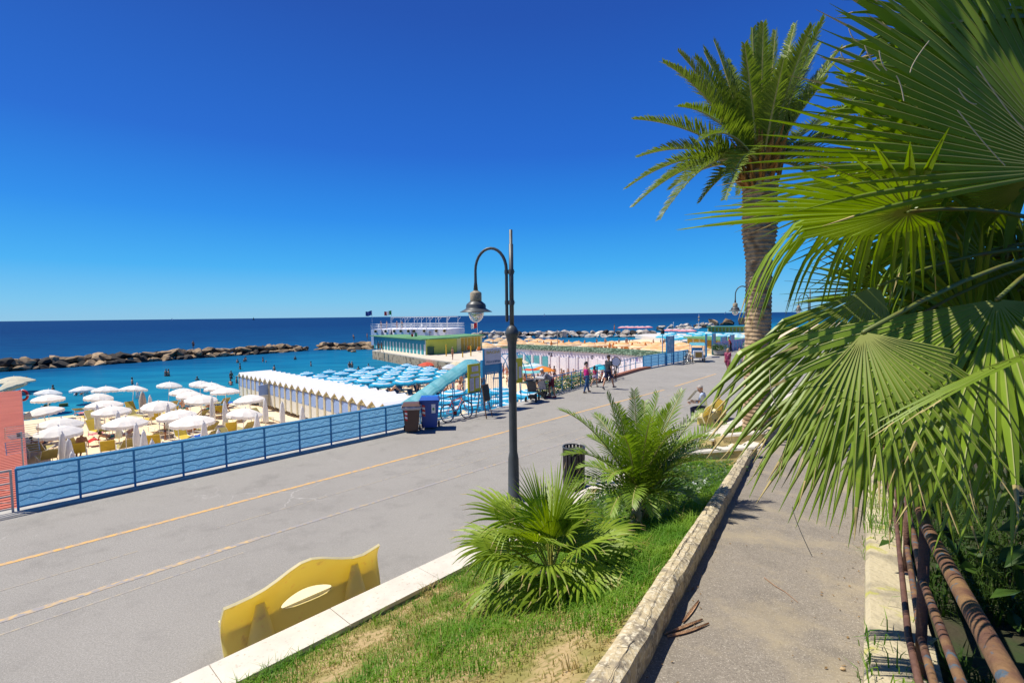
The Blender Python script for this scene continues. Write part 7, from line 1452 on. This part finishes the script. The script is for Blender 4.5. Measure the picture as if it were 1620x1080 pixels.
# ---- sails on the horizon and distant pole
for lab, px, py, dp, mt in [('tiny white sail on the horizon above the long breakwater', 272, 505.5, 2300, WHITE), ('tiny dark mast on the horizon left of the terrace', 401, 503, 2100, BLACK), ('tiny white sail on the horizon right of the lamp', 861, 499, 2500, WHITE), ('tiny pale sail on the horizon near the palm trunk', 1148, 496, 2600, WHITE)]:
    p = at_z(px, 540, SEA); q = at_d(px, py, dp); th = thing('sailing_boat', lab, 'boat', (q.x, dp, SEA), 0, 'boats far out at sea'); s = dp / 787 * 4.2; b = MB(); b.extr([(-.25 * s, 0, .2 * s), (.05 * s, 0, .22 * s), (.04 * s, 0, 1.15 * s)], (0, .02 * s, 0)); b.extr([(.07 * s, 0, .22 * s), (.28 * s, 0, .2 * s), (.07 * s, 0, .95 * s)], (0, .02 * s, 0)); b.build('sail', mt, th); b = MB(); b.prism([(-.35 * s, -.08 * s), (.25 * s, -.09 * s), (.42 * s, 0), (.25 * s, .09 * s), (-.35 * s, .08 * s)], 0, .15 * s); b.build('hull', mt, th); b = MB(); b.tube([(.05 * s, .02 * s, .1 * s), (.05 * s, .02 * s, 1.2 * s)], .015 * s, 5); b.build('mast', CHROME, th)
th = thing('signal_mast', 'tall thin signal mast with small lights rising over the light blue parasols', 'mast', on_beach(1105.5, 523, 0)); q = at_d(1105.5, 497, V(th.location).y); b = MB(); hM = q.z - th.location.z; b.tube([(0, 0, 0), (0, 0, hM)], [.22, .08], 6); b.build('mast', WHITE, th)
for f in (.62, .8): b = MB(); b.ball((0, 0, hM * f), .45, 8, 5); b.build('signal_lamp', M('signal_orange', (.5, .35, .2), .6), th)
th = thing('signal_mast', 'shorter thin white mast left of the tall one', 'mast', on_beach(1065.5, 521, 0)); q = at_d(1065.5, 510.5, V(th.location).y); b = MB(); b.tube([(0, 0, 0), (0, 0, q.z - th.location.z)], .16, 6); b.build('mast', WHITE, th)
b = MB(); b.ball((0, 0, q.z - th.location.z), .3, 8, 5); b.build('signal_lamp', WHITE, th)
# ---- bathers
def sea_at(px, py, depth): p = at_z(px, py, SEA); p.z = SEA - depth; return p
GSW = 'bathers in the shallow sea'
for px, py, dpt, pose in [(263, 595, .75, 'standing'), (267, 595, .75, 'standing'), (366, 599, .7, 'standing'), (380, 584, .8, 'standing'), (387, 572, 1.0, 'standing'), (376, 574, 1.0, 'standing'), (389, 571, .9, 'hands on hips'), (416, 572, .9, 'hands on hips'), (434, 586, .9, 'standing'), (467, 569, 1.0, 'standing'), (492, 579, .95, 'standing'), (553, 581, .8, 'walking'), (557, 581, .8, 'standing'), (583, 579, 1.3, 'standing'), (567, 584, 1.25, 'standing'), (312, 601, 1.25, 'standing'), (84, 616, 1.2, 'standing'), (421, 573, 1.4, 'standing')]:
    bather(pose, sea_at(px, py, dpt), PR.uniform(0, 6), GSW, 'in the sea before the breakwater', sk=PR.choice([0, 1, 1]))
GPB = 'bathers among the white parasols'
for px, py, pose, h in [(262, 696, 'standing', .62), (375, 618, 'standing', 1), (366, 622, 'bending', 1), (381, 622, 'walking', 1), (120, 640, 'bending', 1.1), (129, 638, 'bending', 1), (43, 618, 'standing', 1), (330, 656, 'sitting', 1), (198, 700, 'lying', 1), (175, 703, 'lying', 1), (130, 722, 'sitting', 1), (70, 712, 'lying', 1), (210, 620, 'standing', 1), (308, 690, 'sitting', .9), (350, 660, 'lying', 1), (290, 655, 'sitting', 1)]:
    p = on_beach(px, py, 0)
    if pose in ('sitting', 'lying'): p.z += .36
    bather(pose, p, PR.uniform(0, 6), GPB, 'among the white parasols', h, sk=PR.choice([0, 1, 0]))
GBB = 'bathers under the blue parasols'
for i in range(44):
    px = PR.uniform(585, 735); py = PR.uniform(592, 640); p = on_beach(px, py, 0); pose = PR.choice(['sitting', 'sitting', 'lying', 'standing', 'walking', 'bending'])
    if pose in ('sitting', 'lying'): p.z += .3
    bather(pose, p, PR.uniform(0, 6), GBB, 'among the blue striped parasols')
GFB = 'bathers on the free beach'
for i in range(60):
    px = PR.uniform(795, 985); py = PR.uniform(590, 612) - max(0, (px - 900) * .08); p = on_beach(px, py, 0); pose = PR.choice(['sitting', 'lying', 'lying', 'standing', 'walking', 'sitting'])
    if pose in ('sitting', 'lying'): p.z += .15
    bather(pose, p, PR.uniform(0, 6), GFB, 'before the lilac house')
GJB = 'bathers on the jetty'
for px, py, pose in [(599, 557, 'standing'), (604, 558, 'walking'), (716, 569, 'standing'), (591, 536, 'standing'), (560, 538, 'bending'), (581, 537, 'standing'), (306, 553, 'standing')]:
    if px == 306: p = at_d(306, 552.5, 97)
    elif px in (560, 581): p = at_d(px, py + 1, 119)
    else: p = at_z(px, py, -1.9) if px > 595 else at_d(591, 538, 104)
    bather(pose, p, PR.uniform(0, 6), GJB, 'on the jetty or its rocks', sk=1)
for px in (603, 612, 636, 628): q = at_d(px, 519, 105.5); q.z = zt1; bather(PR.choice(['standing', 'hands on hips']), q, PR.uniform(0, 6), 'people on the sun terrace', 'on the sun terrace')
GOB = 'bathers under the peach parasols'
for i in range(40):
    px = PR.uniform(780, 1060); py = PR.uniform(546, 551) if px < 960 else PR.uniform(547, 553); p = on_beach(px, py, 0)
    bather(PR.choice(['standing', 'walking', 'sitting', 'hands on hips']), p, PR.uniform(0, 6), GOB, 'under the peach parasols', sk=1, sw=PR.choice([1, 4, 2]))
q = at_d(972, 528, 150); q.z = SEA + 1.6; bather('standing', q, 0, GOB, 'alone on the pale breakwater', 1.6, 1, 1)
label_bathers()
